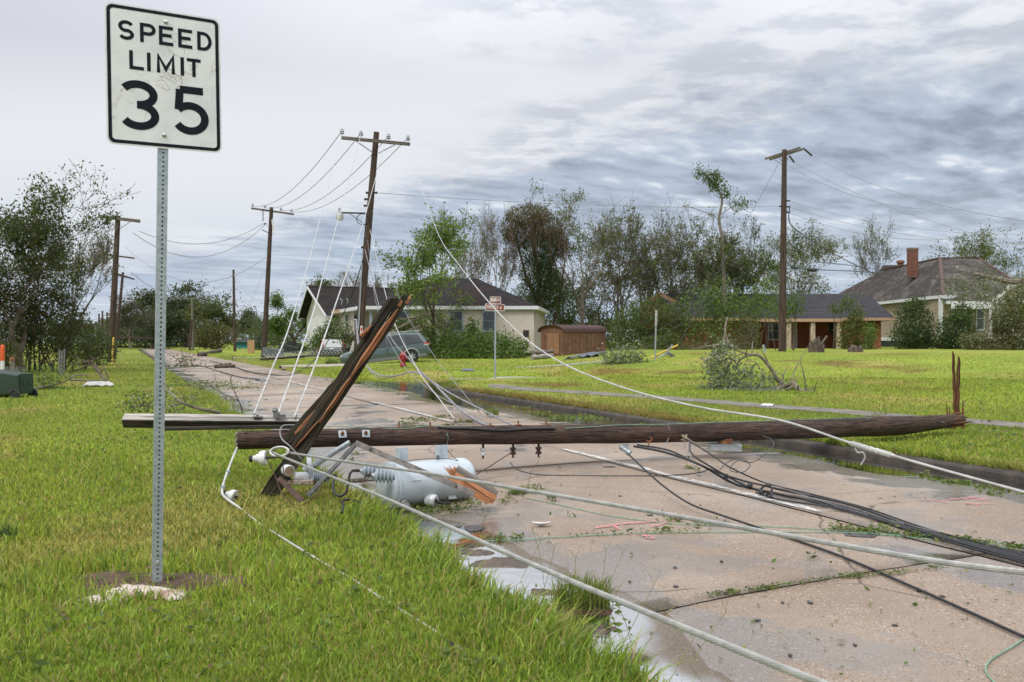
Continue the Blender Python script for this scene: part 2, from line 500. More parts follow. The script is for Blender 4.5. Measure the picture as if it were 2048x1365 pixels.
# ------------------------------------------------------------------ ground
def graded(a, b, stops):
 """stops: list of (from, to, step) - fine stretches inside a coarse, growing grid"""
 out = set()
 for f, t_, st in stops:
  out.update(np.round(np.arange(f, t_ + 1e-6, st), 4))
 lo, hi = min(out), max(out)
 st = 0.6
 while lo > a:
  lo -= st
  st *= 1.22
  out.add(lo)
 st = 0.6
 while hi < b:
  hi += st
  st *= 1.22
  out.add(hi)
 return np.array(sorted(out))
def lawn_tint(x, y):
 """own colour of the turf: yellow green, straw patches, bare brown patches"""
 s, t = to_st(x, y)
 n1 = wav(x * 0.55, y * 0.33, 3.0)
 n2 = wav(x * 1.9, y * 1.3, 8.0)
 n3 = wav(x * 5.2, y * 4.1, 11.0)
 k = n1 * 0.5 + n2 * 0.3 + n3 * 0.2
 green, yellow, straw = np.array((0.228, 0.330, 0.040)), np.array((0.355, 0.42, 0.055)), np.array((0.46, 0.375, 0.13))
 a = np.clip(0.5 + 0.8 * k, 0, 1)[..., None]
 c = green * (1 - a) + yellow * a
 b = sstep(0.22, 0.68, wav(x * 0.75 + 5, y * 0.42, 14.0) + 0.35 * n3)[..., None] * 0.65
 c = c * (1 - b) + straw * b
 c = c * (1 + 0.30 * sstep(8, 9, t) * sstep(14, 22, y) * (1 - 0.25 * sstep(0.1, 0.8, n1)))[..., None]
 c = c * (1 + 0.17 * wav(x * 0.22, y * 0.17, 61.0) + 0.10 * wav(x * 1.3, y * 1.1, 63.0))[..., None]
 # dry strip along the kerb, worn ground round the side street
 right = (t > 8.0)
 dry = np.where(right & (s < 24), sstep(1.1, 0.15, t - 8.15 + 0.35 * n2 + 0.12 * n3), 0.0)
 dry = dry * sstep(8.5, 11.5, s) * 0.95
 worn = np.where(right & (t > 10.5), sstep(0.30, 0.9, wav(x * 0.5, y * 0.32, 21.0) + 0.5 * n2) * sstep(20, 24, y) * (1 - sstep(40, 46, y)), 0.0) * 0.8
 brown = np.array((0.27, 0.145, 0.055))
 for w in (dry, worn):
  w = w[..., None]
  c = c * (1 - w) + brown * w
 return c
def build_terrain():
 s = graded(-40, 900, [(-4, 34.6, 0.3), (20.5, 27.4, 0.11), (30.4, 35.4, 0.15), (-2, 20.4, 0.22)])
 t = graded(-500, 700, [(-10, 24, 0.45), (1.6, 2.1, 0.1), (6.5, 7.2, 0.1), (8.0, 14.0, 0.14), (8.05, 8.3, 0.04)])
 S, T = np.meshgrid(s, t, indexing='ij')
 x, y = to_xy(S, T)
 x, y = x.ravel(), y.ravel()
 ins = inside_road(x, y)
 edge_in = np.zeros_like(ins)
 ins = ins | ((T.ravel() < right_edge(S.ravel()) + 0.085) & (T.ravel() > 4) & (S.ravel() < 26.6))
 z = np.where(ins & ~edge_in, -0.2, zlawn(x, y) - 0.004)
 far = np.hypot(x, y)
 z = z + np.where(far > 150, 0.0, 0.0)
 ns, nt_ = len(s), len(t)
 i, j = np.meshgrid(np.arange(ns - 1), np.arange(nt_ - 1), indexing='ij')
 a = (i * nt_ + j).ravel()
 faces = np.stack([a, a + nt_, a + nt_ + 1, a + 1], 1).ravel()
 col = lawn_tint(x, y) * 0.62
 m, nt, b = base_mat('turf')
 at = nt.n('ShaderNodeAttribute', {'attribute_name': 'col'}).outputs[0]
 co = nt.n('ShaderNodeTexCoord').outputs['Object']
 n = nt.noise(co, 9.0, 6, 0.7)
 n2 = nt.noise(co, 60.0, 3, 0.6)
 c = nt.mix(nt.ramp(n, 0.35, 0.65), nt.mix(1.0, at, (0.62, 0.60, 0.5), 'MULTIPLY'), nt.mix(1.0, at, (1.3, 1.28, 1.2), 'MULTIPLY'))
 c = nt.mix(nt.ramp(n2, 0.4, 0.65, 0, 0.4), c, (0.075, 0.058, 0.035))
 nt.set(b.inputs['Base Color'], c)
 b.inputs['Roughness'].default_value = 0.95
 b.inputs['Specular IOR Level'].default_value = 0.15
 bn = nt.n('ShaderNodeBump', Strength=1.0, Distance=0.03, Height=nt.noise(co, 22.0, 5, 0.7))
 nt.set(b.inputs['Normal'], bn.outputs[0])
 o = np_mesh('ground', np.stack([x, y, z], 1), 4, faces, m, cols=col, smooth=True)
 tag(o, kind='structure')
build_terrain()
# ---- concrete road: slabs with open joints over a dark bed
def road_material():
 m, t, b = base_mat('road_concrete')
 co = t.n('ShaderNodeTexCoord').outputs['Object']
 at = t.n('ShaderNodeAttribute', {'attribute_name': 'col'})
 sep = t.n('ShaderNodeSeparateColor', Color=at.outputs[0])
 wet, tone = sep.outputs[0], sep.outputs[1]
 big = t.noise(t.mapping(co, scale=(1, 1, 1)), 0.55, 6, 0.6, 0.3)
 c = t.mix(t.ramp(big, 0.34, 0.66), (0.28, 0.222, 0.168), (0.425, 0.355, 0.285))
 c = t.mix(t.ramp(tone, 0.3, 0.7, 0, 0.55), c, (0.235, 0.168, 0.118))
 # exposed aggregate
 v1 = t.n('ShaderNodeTexVoronoi', {'feature': 'F1'}, Vector=co, Scale=75.0)
 pe = t.ramp(v1.outputs['Distance'], 0.28, 0.42, 1.0, 0.0)
 hue = t.n('ShaderNodeSeparateColor', Color=v1.outputs['Color'])
 pc = t.mix(hue.outputs[0], (0.30, 0.17, 0.09), (0.66, 0.57, 0.48))
 pc = t.mix(t.ramp(hue.outputs[1], 0.6, 0.75), pc, (0.12, 0.085, 0.065))
 amt = t.m('MULTIPLY', pe, t.ramp(hue.outputs[2], 0.40, 0.50, 0, 0.9))
 c = t.mix(amt, c, pc)
 v2 = t.n('ShaderNodeTexVoronoi', {'feature': 'F1'}, Vector=co, Scale=28.0)
 h2 = t.n('ShaderNodeSeparateColor', Color=v2.outputs['Color'])
 a2 = t.m('MULTIPLY', t.ramp(v2.outputs['Distance'], 0.22, 0.34, 1, 0), t.ramp(h2.outputs[2], 0.80, 0.84, 0, 0.9))
 c = t.mix(a2, c, t.mix(h2.outputs[0], (0.50, 0.44, 0.38), (0.15, 0.11, 0.085)))
 sp = t.noise(co, 210.0, 2, 0.7)
 c = t.mix(t.ramp(sp, 0.44, 0.6, 0, 0.6), c, (0.13, 0.088, 0.06))
 stain = t.noise(t.mapping(co, loc=(4, 4, 0)), 1.6, 7, 0.65, 0.5)
 c = t.mix(t.ramp(stain, 0.55, 0.72, 0, 0.35), c, (0.20, 0.145, 0.105))
 # hairline cracks
 cr = t.n('ShaderNodeTexVoronoi', {'feature': 'DISTANCE_TO_EDGE'}, Scale=0.42)
 t.set(cr.inputs['Vector'], t.mix(0.16, co, t.n('ShaderNodeTexNoise', Vector=co, Scale=1.7, Detail=6.0).outputs[1]))
 c = t.mix(t.m('MULTIPLY', t.ramp(cr.outputs[0], 0.0, 0.006, 0.75, 0.0), t.ramp(stain, 0.42, 0.52)), c, (0.06, 0.045, 0.033))
 # damp concrete is darker and shinier
 patch = t.noise(t.mapping(co, loc=(2, 6, 0)), 1.1, 6, 0.62, 0.4)
 w = t.m('ADD', t.m('MULTIPLY', wet, 1.3), t.ramp(patch, 0.44, 0.60, -0.25, 0.55), clamp=True)
 w = t.ramp(w, 0.15, 0.85)
 c = t.mix(w, c, t.mix(1.0, c, (0.68, 0.72, 0.78), 'MULTIPLY'))
 t.set(b.inputs['Base Color'], c)
 t.set(b.inputs['Roughness'], t.ramp(w, 0, 1, 0.78, 0.06, False))
 t.set(b.inputs['Specular IOR Level'], t.ramp(w, 0, 1, 0.45, 0.85, False))
 fine = t.m('ADD', t.m('MULTIPLY', pe, 0.5), t.m('MULTIPLY', sp, 0.8))
 bn = t.n('ShaderNodeBump', Distance=0.0022, Height=fine)
 t.set(bn.inputs['Strength'], t.ramp(w, 0, 1, 1.0, 0.30, False))
 t.set(b.inputs['Normal'], bn.outputs[0])
 return m
M['road'] = road_material()
M['bed'] = pmat('joint_dirt', (0.10, 0.075, 0.05), (0.05, 0.038, 0.026), 0.95, scale=10)
LEVEL_L, LEVEL_R = -0.0415, -0.0275
def road_attr(x, y):
 s, t = to_st(x, y)
 z = zroad(x, y)
 lev = np.where(t < 5, LEVEL_L, LEVEL_R)
 wet = 1 - sstep(0.0, 0.020, z - lev + 0.003 * wav(x * 5, y * 4, 2.0))
 sheen = sstep(0.15, 0.75, wav(s * 0.30 + 2, t * 1.05, 6.0) + 0.25 * wav(s * 1.7, t * 2.2, 9.0)) * (1 - sstep(26, 40, s)) * 0.55
 wet = np.clip(np.maximum(wet, sheen), 0, 1)
 tone = 0.5 + 0.5 * wav(s * 0.5, t * 0.7, 13.0)
 tone = tone + 0.35 * sstep(6.0, 3.0, s)
 return np.stack([wet, np.clip(tone, 0, 1), np.zeros_like(wet)], 1)
road = tag(bpy.data.objects.new("road", None), kind='structure')
C.objects.link(road)
ORG[road.name] = V((0, 0, 0))
def slab(s0, s1, t0, t1, ns, nt_, name='slab', edge=None):
 g = 0.008
 ss = np.linspace(s0 + g, s1 - g, ns)
 tt = np.linspace(0, 1, nt_)
 S, Tn = np.meshgrid(ss, tt, indexing='ij')
 hi = (np.minimum(edge(S), t1) if edge is not None else t1) - g
 T = t0 + g + Tn * (hi - t0 - g)
 jig = 0.006 * wav(S * 7, T * 7, s0)
 S2 = S + jig * (np.isclose(S, ss[0]) | np.isclose(S, ss[-1]))
 x, y = to_xy(S2, T)
 x, y = x.ravel(), y.ravel()
 z = zroad(x, y) + 0.004 * math.sin(s0 * 2.3 + t0)
 i, j = np.meshgrid(np.arange(ns - 1), np.arange(nt_ - 1), indexing='ij')
 a = (i * nt_ + j).ravel()
 top = np.stack([a, a + nt_, a + nt_ + 1, a + 1], 1)
 n = ns * nt_
 rim = np.concatenate([np.arange(nt_), np.arange(1, ns) * nt_ + nt_ - 1, (ns - 1) * nt_ + np.arange(nt_ - 2, -1, -1), np.arange(ns - 2, 0, -1) * nt_])
 rim = np.roll(rim, 0)
 low = np.arange(len(rim)) + n
 rx, ry, rz = x[rim], y[rim], z[rim] - 0.05
 q = np.roll(np.arange(len(rim)), -1)
 side = np.stack([rim, low, low[q], rim[q]], 1)
 vv = np.concatenate([np.stack([x, y, z], 1), np.stack([rx, ry, rz], 1)])
 at = road_attr(vv[:, 0], vv[:, 1])
 return np_mesh(name, vv, 4, np.concatenate([top, side]).ravel(), M['road'], road, at, smooth=False)
joints = [-3.2, -0.9, 3.75, 8.45, 13.15, 17.9, 22.6, 27.3, 32.0, 36.7, 41.4, 46.1, 51, 56, 61, 66, 71, 76, 81, 90, 100, 112, 126, 142, 160]
for k in range(len(joints) - 1):
 a, b_ = joints[k], joints[k + 1]
 d = max(3.0, a)
 ns = 26 if d < 12 else (16 if d < 30 else 6)
 slab(a, b_, T_L - 0.55, 5.0, ns, 18 if d < 30 else 6)
 slab(a, b_, 5.0, 8.16, ns, 18 if d < 30 else 6, edge=(lambda S: np.minimum(8.14, right_edge(S) + 0.04)) if a > 31 else None)
# mouth of the side street
slab(21.9, 26.3, 8.18, 12.6, 18, 14, edge=lambda S: right_edge(np.maximum(S, 21.6)) + 0.05)
slab(26.3, 31.1, 8.18, 12.6, 14, 14)
slab(31.1, 34.4, 8.18, 9.9, 10, 8, edge=lambda S: np.maximum(8.3, right_edge(S) + 0.05))
mb = MB()
for (s0, s1, t0, t1) in ((-4, 162, 1.2, 8.2), (21.8, 34.4, 8.2, 12.7)):
 q = []
 for k in range(13):
  for t_ in (t0, t1):
   x, y = to_xy(s0 + (s1 - s0) * k / 12, t_)
   q.append(V((x, y, -0.115)))
 for k in range(12):
  mb.poly([q[2 * k], q[2 * k + 1], q[2 * k + 3], q[2 * k + 2]])
mb.build('road_bed', M['bed'], road)
# painted centre line (worn dashes), lies on the slabs
def paint(name, path, width, mat, parent, lift=0.0045, wob=0.0):
 mb = MB()
 L = []
 for i, (x, y) in enumerate(path):
  x0, y0 = path[max(i - 1, 0)]
  x1, y1 = path[min(i + 1, len(path) - 1)]
  dx, dy = x1 - x0, y1 - y0
  l = math.hypot(dx, dy)
  nx, ny = -dy / l, dx / l
  w = width * (0.5 + wob * (random.random() - 0.5))
  if i in (0, len(path) - 1):
   w *= 0.5
  r = []
  for sg in (-1, 1):
   xx, yy = x + nx * w * sg, y + ny * w * sg
   r.append(V((xx, yy, float(zroad(xx, yy)) + lift + 0.004)))
  L.append(r)
 for a, b in zip(L[:-1], L[1:]):
  mb.poly([a[0], b[0], b[1], a[1]])
 return mb.build(name, mat, parent)
def sprayed(name, col, scale, lo, hi):
 m, t, b = base_mat(name)
 co = t.n('ShaderNodeTexCoord').outputs['Object']
 b.inputs['Base Color'].default_value = (*col, 1)
 b.inputs['Roughness'].default_value = 0.7
 tr = t.n('ShaderNodeBsdfTransparent')
 mx = t.n('ShaderNodeMixShader')
 t.set(mx.inputs[0], t.ramp(t.noise(co, scale, 8, 0.75), lo, hi))
 t.set(mx.inputs[1], b.outputs[0])
 t.set(mx.inputs[2], tr.outputs[0])
 t.set(m.node_tree.nodes["Material Output"].inputs['Surface'], mx.outputs[0])
 return m
M['line_paint'] = sprayed('worn_line_paint', (0.58, 0.565, 0.53), 14, 0.40, 0.66) or pmat('worn_line_paint', (0.66, 0.645, 0.61), (0.42, 0.35, 0.29), 0.7, scale=9, detail=8, thr=(0.46, 0.66))
M['pink'] = sprayed('pink_marking_paint', (0.60, 0.22, 0.23), 26, 0.35, 0.62)
for s0, s1 in ((5.2, 9.6), (13.6, 18.9), (25.2, 29.6), (36.0, 40.5), (47, 51), (58, 62), (70, 74)):
 pth = [to_xy(s0 + (s1 - s0) * k / 24, 5.09 + 0.01 * math.sin(k)) for k in range(25)]
 paint('lane_line', pth, 0.09, M['line_paint'], road, wob=0.25)
def px_path(pts, n=8):
 out = []
 for (a, b) in zip(pts[:-1], pts[1:]):
  for k in range(n):
   u = a[0] + (b[0] - a[0]) * k / n, a[1] + (b[1] - a[1]) * k / n
   g = G(*u)
   out.append((g.x, g.y))
 g = G(*pts[-1])
 out.append((g.x, g.y))
 return out
for pts, w in (([(1190, 1058), (1240, 1050), (1330, 1043)], 0.04), ([(1222, 1050), (1240, 1062)], 0.03),
    ([(1300, 1056), (1360, 1040)], 0.03), ([(1290, 1072), (1305, 1080)], 0.06), ([(1250, 1071), (1300, 1073)], 0.02),
    ([(1845, 1002), (1880, 1004)], 0.05), ([(1880, 1002), (1895, 1008)], 0.05), ([(1895, 1001), (1960, 996)], 0.05),
    ([(1915, 1000), (1985, 1002)], 0.06), ([(1930, 1008), (1960, 1013)], 0.06), ([(1942, 1010), (1990, 1010)], 0.03)):
 paint('paint_mark', px_path(pts, 5), w, M['pink'], road, wob=0.6)
# ---- kerb along the right edge and round the corner
kp = [(s, 8.1) for s in np.arange(-3, 21.5, 0.6)]
kp += [(21.5 + 5 * math.sin(a), 13.1 - 5 * math.cos(a)) for a in np.linspace(0, math.pi / 2 * 0.98, 16)]
kp += [(26.5, t) for t in np.arange(13.3, 17.0, 0.6)]
pts = []
for s, t in kp:
 x, y = to_xy(s, t)
 pts.append(V((x, y, 0.0)))
mb = MB()
prof = [(-0.02, -0.2), (0.01, 0.03), (0.03, 0.054), (0.16, 0.066), (0.19, 0.05), (0.19, -0.2)]
mb.sweep(pts, prof, (0, 0, 1))
kb = mb.build('kerb', M['kerb'])
tag(kb, kind='structure')
# ---- pavement strips in the right-hand lawn
def strip(name, st_pts, w, lift, mat, bury=0.12):
 mb = MB()
 out = []
 P2 = []
 for (a, b) in zip(st_pts[:-1], st_pts[1:]):
  n = max(2, int(math.hypot(b[0] - a[0], b[1] - a[1]) / 0.5))
  P2 += [(a[0] + (b[0] - a[0]) * k / n, a[1] + (b[1] - a[1]) * k / n) for k in range(n)]
 P2.append(st_pts[-1])
 for i, (s, t) in enumerate(P2):
  s0, t0 = P2[max(i - 1, 0)]
  s1, t1 = P2[min(i + 1, len(P2) - 1)]
  l = math.hypot(s1 - s0, t1 - t0)
  ns_, nt_ = -(t1 - t0) / l, (s1 - s0) / l
  r = []
  for sg in (-1, -0.33, 0.33, 1):
   ww = w / 2 * sg * (0.35 if i in (0, len(P2) - 1) else (0.75 if i in (1, len(P2) - 2) else 1)) * (1 + 0.1 * math.sin(i * 1.3 + sg * 2))
   x, y = to_xy(s + ns_ * ww, t + nt_ * ww)
   r.append(V((x, y, float(zlawn(x, y)) + lift)))
  r = [r[0] - V((0, 0, bury))] + r + [r[-1] - V((0, 0, bury))]
  out.append(r)
 for a, b in zip(out[:-1], out[1:]):
  for k in range(5):
   mb.poly([a[k], b[k], b[k + 1], a[k + 1]])
 return tag(mb.build(name, mat), kind='structure')
PAVE = [(-1, 12.8), (4, 12.55), (8.4, 12.2), (12.9, 11.3), (16.1, 10.7), (21.5, 9.65), (23.0, 9.9)]
M['walk'] = pmat('worn_pavement', (0.20, 0.18, 0.155), (0.12, 0.105, 0.085), 0.85, scale=3, detail=7, bump=0.005, bscale=50)
strip('pavement', PAVE, 0.8, 0.010, M['walk'])
SIDE = [(28.6, 12.3), (28.7, 15.5)]
strip('side_street', SIDE, 4.1, 0.004, M['asphalt'])
strip('side_path', [(33.8, 15.5), (34.1, 17), (34.4, 20.5)], 0.7, 0.02, M['asphalt'])
strip('driveway', [(41.6, 6.75), (41.5, 8.5), (42.0, 11.0)], 3.0, 0.012, M['concrete'])
strip('front_path', [(62, 6.8), (62.4, 12), (63, 20)], 1.2, 0.02, M['concrete'])
# ---- standing water in both gutters
def water_material():
 m, t, b = base_mat('gutter_water')
 co = t.n('ShaderNodeTexCoord').outputs['Object']
 m.node_tree.nodes.remove(b)
 tr = t.n('ShaderNodeBsdfTransparent')
 tr.inputs[0].default_value = (0.86, 0.83, 0.77, 1)
 puddle_brown = t.n('ShaderNodeBsdfDiffuse')
 at = t.n('ShaderNodeAttribute', {'attribute_name': 'col'}).outputs[0]
 dep = t.n('ShaderNodeSeparateColor', Color=at).outputs[0]
 puddle_brown.inputs[0].default_value = (0.125, 0.088, 0.042, 1)
 body = t.n('ShaderNodeMixShader')
 t.set(body.inputs[0], dep)
 t.set(body.inputs[1], tr.outputs[0])
 t.set(body.inputs[2], puddle_brown.outputs[0])
 gl = t.n('ShaderNodeBsdfGlossy')
 gl.inputs['Roughness'].default_value = 0.02
 rip = t.n('ShaderNodeBump', Strength=1.0, Distance=0.0022, Height=t.noise(t.mapping(co, scale=(1.0, 1.6, 1)), 6.0, 3, 0.5))
 t.set(gl.inputs['Normal'], rip.outputs[0])
 fr = t.n('ShaderNodeFresnel', IOR=1.34)
 t.set(fr.inputs['Normal'], rip.outputs[0])
 mx = t.n('ShaderNodeMixShader')
 t.set(mx.inputs[0], t.m('MULTIPLY', fr.outputs[0], t.ramp(dep, 0.0, 0.028), clamp=True))
 t.set(mx.inputs[1], body.outputs[0])
 t.set(mx.inputs[2], gl.outputs[0])
 t.set(m.node_tree.nodes["Material Output"].inputs['Surface'], mx.outputs[0])
 return m
M['water'] = water_material()
def water(s0, s1, t0, t1, lev):
 s, t = np.arange(s0, s1, 0.25), np.arange(t0, t1, 0.1)
 S, T = np.meshgrid(s, t, indexing='ij')
 x, y = to_xy(S, T)
 x, y = x.ravel(), y.ravel()
 depth = np.clip((lev - zroad(x, y)) / 0.022, 0, 0.92)
 if t0 < 4:
  depth = depth * 0.22
 i, j = np.meshgrid(np.arange(len(s) - 1), np.arange(len(t) - 1), indexing='ij')
 a = (i * len(t) + j).ravel()
 faces = np.stack([a, a + len(t), a + len(t) + 1, a + 1], 1).ravel()
 o = np_mesh('water', np.stack([x, y, np.full_like(x, lev)], 1), 4, faces, M['water'], cols=np.stack([depth] * 3, 1))
 tag(o, kind='structure')
water(-2.5, 30, 1.3, 3.2, LEVEL_L)
water(-2.5, 34, 5.0, 8.09, LEVEL_R)
water(22, 33, 8.05, 11, LEVEL_R)
# ------------------------------------------------------------------ grass blades (stuff)
DIRT = (-2.0, 4.78, 0.50, 0.24)
def build_grass():
 def cand(n, y0, y1, x0=-900, x1=2950):
  px = rng.uniform(x0, x1, n)
  py = rng.uniform(y0, y1, n)
  z = np.full(n, 0.05)
  for _ in range(4):
   d = (H - z) * F / (py - CY)
   x = (px - CX) / F * d
   z = zlawn(x, d)
  return x, d, z
 X, Y, Z = [], [], []
 for n, y0, y1 in ((150000, 706, 760), (150000, 760, 860), (185000, 860, 1080), (165000, 1080, 1560)):
  x, y, z = cand(n, y0, y1)
  X.append(x); Y.append(y); Z.append(z)
 x, y, z = map(np.concatenate, (X, Y, Z))
 # the longer fringe that hangs over the road edge
 ef = rng.uniform(0, 1, 9000) ** 2 * 22 + 1.2
 et = T_L - np.abs(rng.normal(0, 0.14, 9000)) + 0.06 + 0.10 * wav(ef * 2.1, ef * 0.7, 3.0)
 fx, fy = to_xy(ef, et)
 nf = len(fx)
 # ... and along the top of the kerb
 kf = rng.uniform(0, 1, 9000) ** 1.5 * 18 + 3.5
 kt = 8.22 + np.abs(rng.normal(0, 0.12, 9000))
 kx, ky = to_xy(kf, kt)
 fx, fy = np.concatenate([fx, kx]), np.concatenate([fy, ky])
 fr = np.concatenate([np.zeros(len(x)), np.ones(nf), np.full(len(kx), 0.7)])
 x, y = np.concatenate([x, fx]), np.concatenate([y, fy])
 z = zlawn(x, y)
 s, t = to_st(x, y)
 R = right_edge(s)
 ragged = 0.09 * wav(s * 1.9, t * 0.2, 3.0) + 0.05 * wav(s * 6.1, t * 0.2, 7.0)
 okl = t < T_L + 0.02 + ragged
 okr = t > R + 0.11 + 0.5 * ragged
 ok = okl | okr
 # pavement, drive, side street
 for pts, w in ((PAVE, 0.95), ([(41.6, 6.75), (41.5, 8.5), (42.0, 11.0)], 3.0), (SIDE[:2], 4.3)):
  for a, b in zip(pts[:-1], pts[1:]):
   ax, ay, bx, by = a[0], a[1], b[0], b[1]
   l2 = (bx - ax) ** 2 + (by - ay) ** 2
   u = np.clip(((s - ax) * (bx - ax) + (t - ay) * (by - ay)) / l2, 0, 1)
   dd = np.hypot(s - ax - u * (bx - ax), t - ay - u * (by - ay))
   ok &= dd > w / 2 * (0.92 + 0.30 * wav(s * 3, t * 3, 4.0) + 0.25 * wav(s * 0.9, t * 0.9, 9.0)) - 0.04
 e = ((x - DIRT[0]) / DIRT[2]) ** 2 + ((y - DIRT[1]) / DIRT[3]) ** 2 + 0.9 * wav(x * 6, y * 6, 2.0) + 0.4 * wav(x * 15, y * 15, 5.0)
 ok &= (e > 1.0) | (rng.uniform(0, 1, len(x)) < 0.28)
 ok &= (y > 2.2) & (y < 95)
 x, y, z, t, s, fr, e = x[ok], y[ok], z[ok], t[ok], s[ok], fr[ok], e[ok]
 n = len(x)
 tuft = wav(x * 3.3, y * 3.0, 31.0) * 0.5 + wav(x * 9.0, y * 8.0, 37.0) * 0.5
 big = wav(x * 0.9, y * 0.8, 51.0)
 h = (0.036 + 0.018 * tuft + 0.012 * big) * rng.uniform(0.45, 1.55, n)
 h = np.maximum(h, 0.012)
 h = h * (1 + fr * 1.5)
 h = h * np.where(t > 4, 0.85, 1.0) * np.where((e < 2.6) & (y < 6), 1.7, 1.0)
 h = np.where(y > 16, h * 1.3, h)
 w = (0.0021 + 0.00056 * y) * rng.uniform(0.7, 1.35, n)
 ang = rng.uniform(0, 2 * np.pi, n)
 lean = np.abs(rng.normal(0.5, 0.4, n)) * h
 la = rng.uniform(0, 2 * np.pi, n)
 # overhang towards the road
 la = np.where((fr == 1.0) & (rng.uniform(0, 1, n) < 0.75), 0.42 + rng.normal(0, 0.6, n), la)
 la = np.where((fr == 0.7) & (rng.uniform(0, 1, n) < 0.7), 0.42 + np.pi + rng.normal(0, 0.6, n), la)
 lean = np.where(fr > 0.5, lean * 1.5, lean)
 ca, sa = np.cos(ang) * w, np.sin(ang) * w
 lx, ly = np.cos(la) * lean, np.sin(la) * lean
 z0 = z - 0.01
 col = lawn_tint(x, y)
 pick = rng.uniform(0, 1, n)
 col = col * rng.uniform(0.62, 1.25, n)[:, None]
 straw = np.array((0.44, 0.34, 0.13))
 dk = np.array((0.11, 0.19, 0.03))
 col = np.where((pick < 0.17)[:, None], straw * rng.uniform(0.6, 1.1, n)[:, None], col)
 col = np.where((pick > 0.80)[:, None], dk * rng.uniform(0.8, 1.3, n)[:, None], col)
 near = y < 13
 def arr(m):
  return x[m], y[m], z0[m], h[m], ca[m], sa[m], lx[m], ly[m], col[m]
 a, b_, c_, hh, ca_, sa_, lx_, ly_, cc = arr(near)
 k = len(a)
 vv = np.empty((k, 5, 3))
 for q, (sg, f, hf, wf) in enumerate(((-1, 0, 0, 1), (1, 0, 0, 1), (-1, 0.35, 0.62, 0.75), (1, 0.35, 0.62, 0.75), (0, 1, 1, 0))):
  vv[:, q, 0] = a + sg * ca_ * wf + lx_ * f
  vv[:, q, 1] = b_ + sg * sa_ * wf + ly_ * f
  vv[:, q, 2] = c_ + (hh + 0.01) * hf
 base = (np.arange(k) * 5)[:, None]
 f1 = (base + np.array([0, 1, 3, 0, 3, 2, 2, 3, 4])).ravel()
 a, b2, c2, hh, ca_, sa_, lx_, ly_, cc2 = arr(~near)
 k2 = len(a)
 v2 = np.empty((k2, 3, 3))
 for q, (sg, f) in enumerate(((-1, 0), (1, 0), (0, 1))):
  v2[:, q, 0] = a + sg * ca_ + lx_ * f
  v2[:, q, 1] = b2 + sg * sa_ + ly_ * f
  v2[:, q, 2] = c2 + (hh + 0.01) * f
 f2 = (k * 5 + (np.arange(k2) * 3)[:, None] + np.array([0, 1, 2])).ravel()
 verts = np.concatenate([vv.reshape(-1, 3), v2.reshape(-1, 3)])
 cols = np.concatenate([np.repeat(cc, 5, 0), np.repeat(cc2, 3, 0)])
 o = np_mesh('grass', verts, 3, np.concatenate([f1, f2]), M['grass'], cols=cols)
 tag(o, 'short yellow green lawn grass on both sides of the road', 'grass', kind='stuff')
 print('grass blades', n)
build_grass()
# ------------------------------------------------------------------ lettering made of strokes
def arc(cx, cy, rx, ry, a0, a1, n=14):
 return [(cx + rx * math.cos(math.radians(a0 + (a1 - a0) * i / n)), cy + ry * math.sin(math.radians(a0 + (a1 - a0) * i / n))) for i in range(n + 1)]
GL = {
 'S': [arc(.5, .735, .5, .265, 25, 270) + arc(.5, .245, .5, .245, 90, -155)[1:]],
 'P': [[(0, 0), (0, 1)], [(0, 1), (.5, 1)] + arc(.55, .725, .45, .275, 90, -90) + [(0, .45)]],
 'E': [[(0, 0), (0, 1)], [(0, 1), (1, 1)], [(0, .52), (.85, .52)], [(0, 0), (1, 0)]],
 'D': [[(0, 0), (0, 1)], [(0, 1), (.4, 1)] + arc(.4, .5, .6, .5, 80, -80) + [(.4, 0), (0, 0)]],
 'L': [[(0, 1), (0, 0)], [(0, 0), (1, 0)]],
 'I': [[(.5, 0), (.5, 1)]],
 'M': [[(0, 0), (0, 1), (.5, .15), (1, 1), (1, 0)]],
 'T': [[(0, 1), (1, 1)], [(.5, 1), (.5, 0)]],
 '3': [arc(.46, .755, .50, .245, 150, -90, 18), [(.42, .51), (.5, .51)], arc(.48, .255, .52, .255, 90, -150, 20)],
 '5': [[(.95, 1), (.17, 1)], [(.17, 1), (.12, .50)], arc(.50, .31, .50, .31, 142, -148, 24)],
 'B': [[(0, 0), (0, 1)], [(0, 1), (.5, 1)] + arc(.55, .76, .35, .24, 90, -90) + [(0, .52)], [(.5, .52)] + arc(.55, .26, .45, .26, 90, -90) + [(0, 0)]],
 'N': [[(0, 0), (0, 1), (1, 0), (1, 1)]],
 'H': [[(0, 0), (0, 1)], [(1, 0), (1, 1)], [(0, .5), (1, .5)]],
 'O': [arc(.5, .5, .5, .5, 0, 360, 22)],
 'G': [arc(.5, .5, .5, .5, 40, 330, 18) + [(.98, .45), (.55, .45)]],
}
def ribbon(mb, pts, t, fr):
 """flat stroke of width t; fr maps (u, v) to a 3D point"""
 n = len(pts)
 L, R = [], []
 for i in range(n):
  a = V((*pts[max(i - 1, 0)], 0)); p = V((*pts[i], 0)); b = V((*pts[min(i + 1, n - 1)], 0))
  d0 = (p - a).normalized() if i else (b - p).normalized()
  d1 = (b - p).normalized() if i < n - 1 else d0
  tg = (d0 + d1).normalized() if (d0 + d1).length > 1e-6 else d0
  nn = V((-tg.y, tg.x, 0))
  k = t / 2 / max(0.5, abs(nn.dot(V((-d0.y, d0.x, 0)))))
  L.append(p + nn * k)
  R.append(p - nn * k)
 for i in range(n - 1):
  mb.poly([fr(R[i].x, R[i].y), fr(R[i + 1].x, R[i + 1].y), fr(L[i + 1].x, L[i + 1].y), fr(L[i].x, L[i].y)])
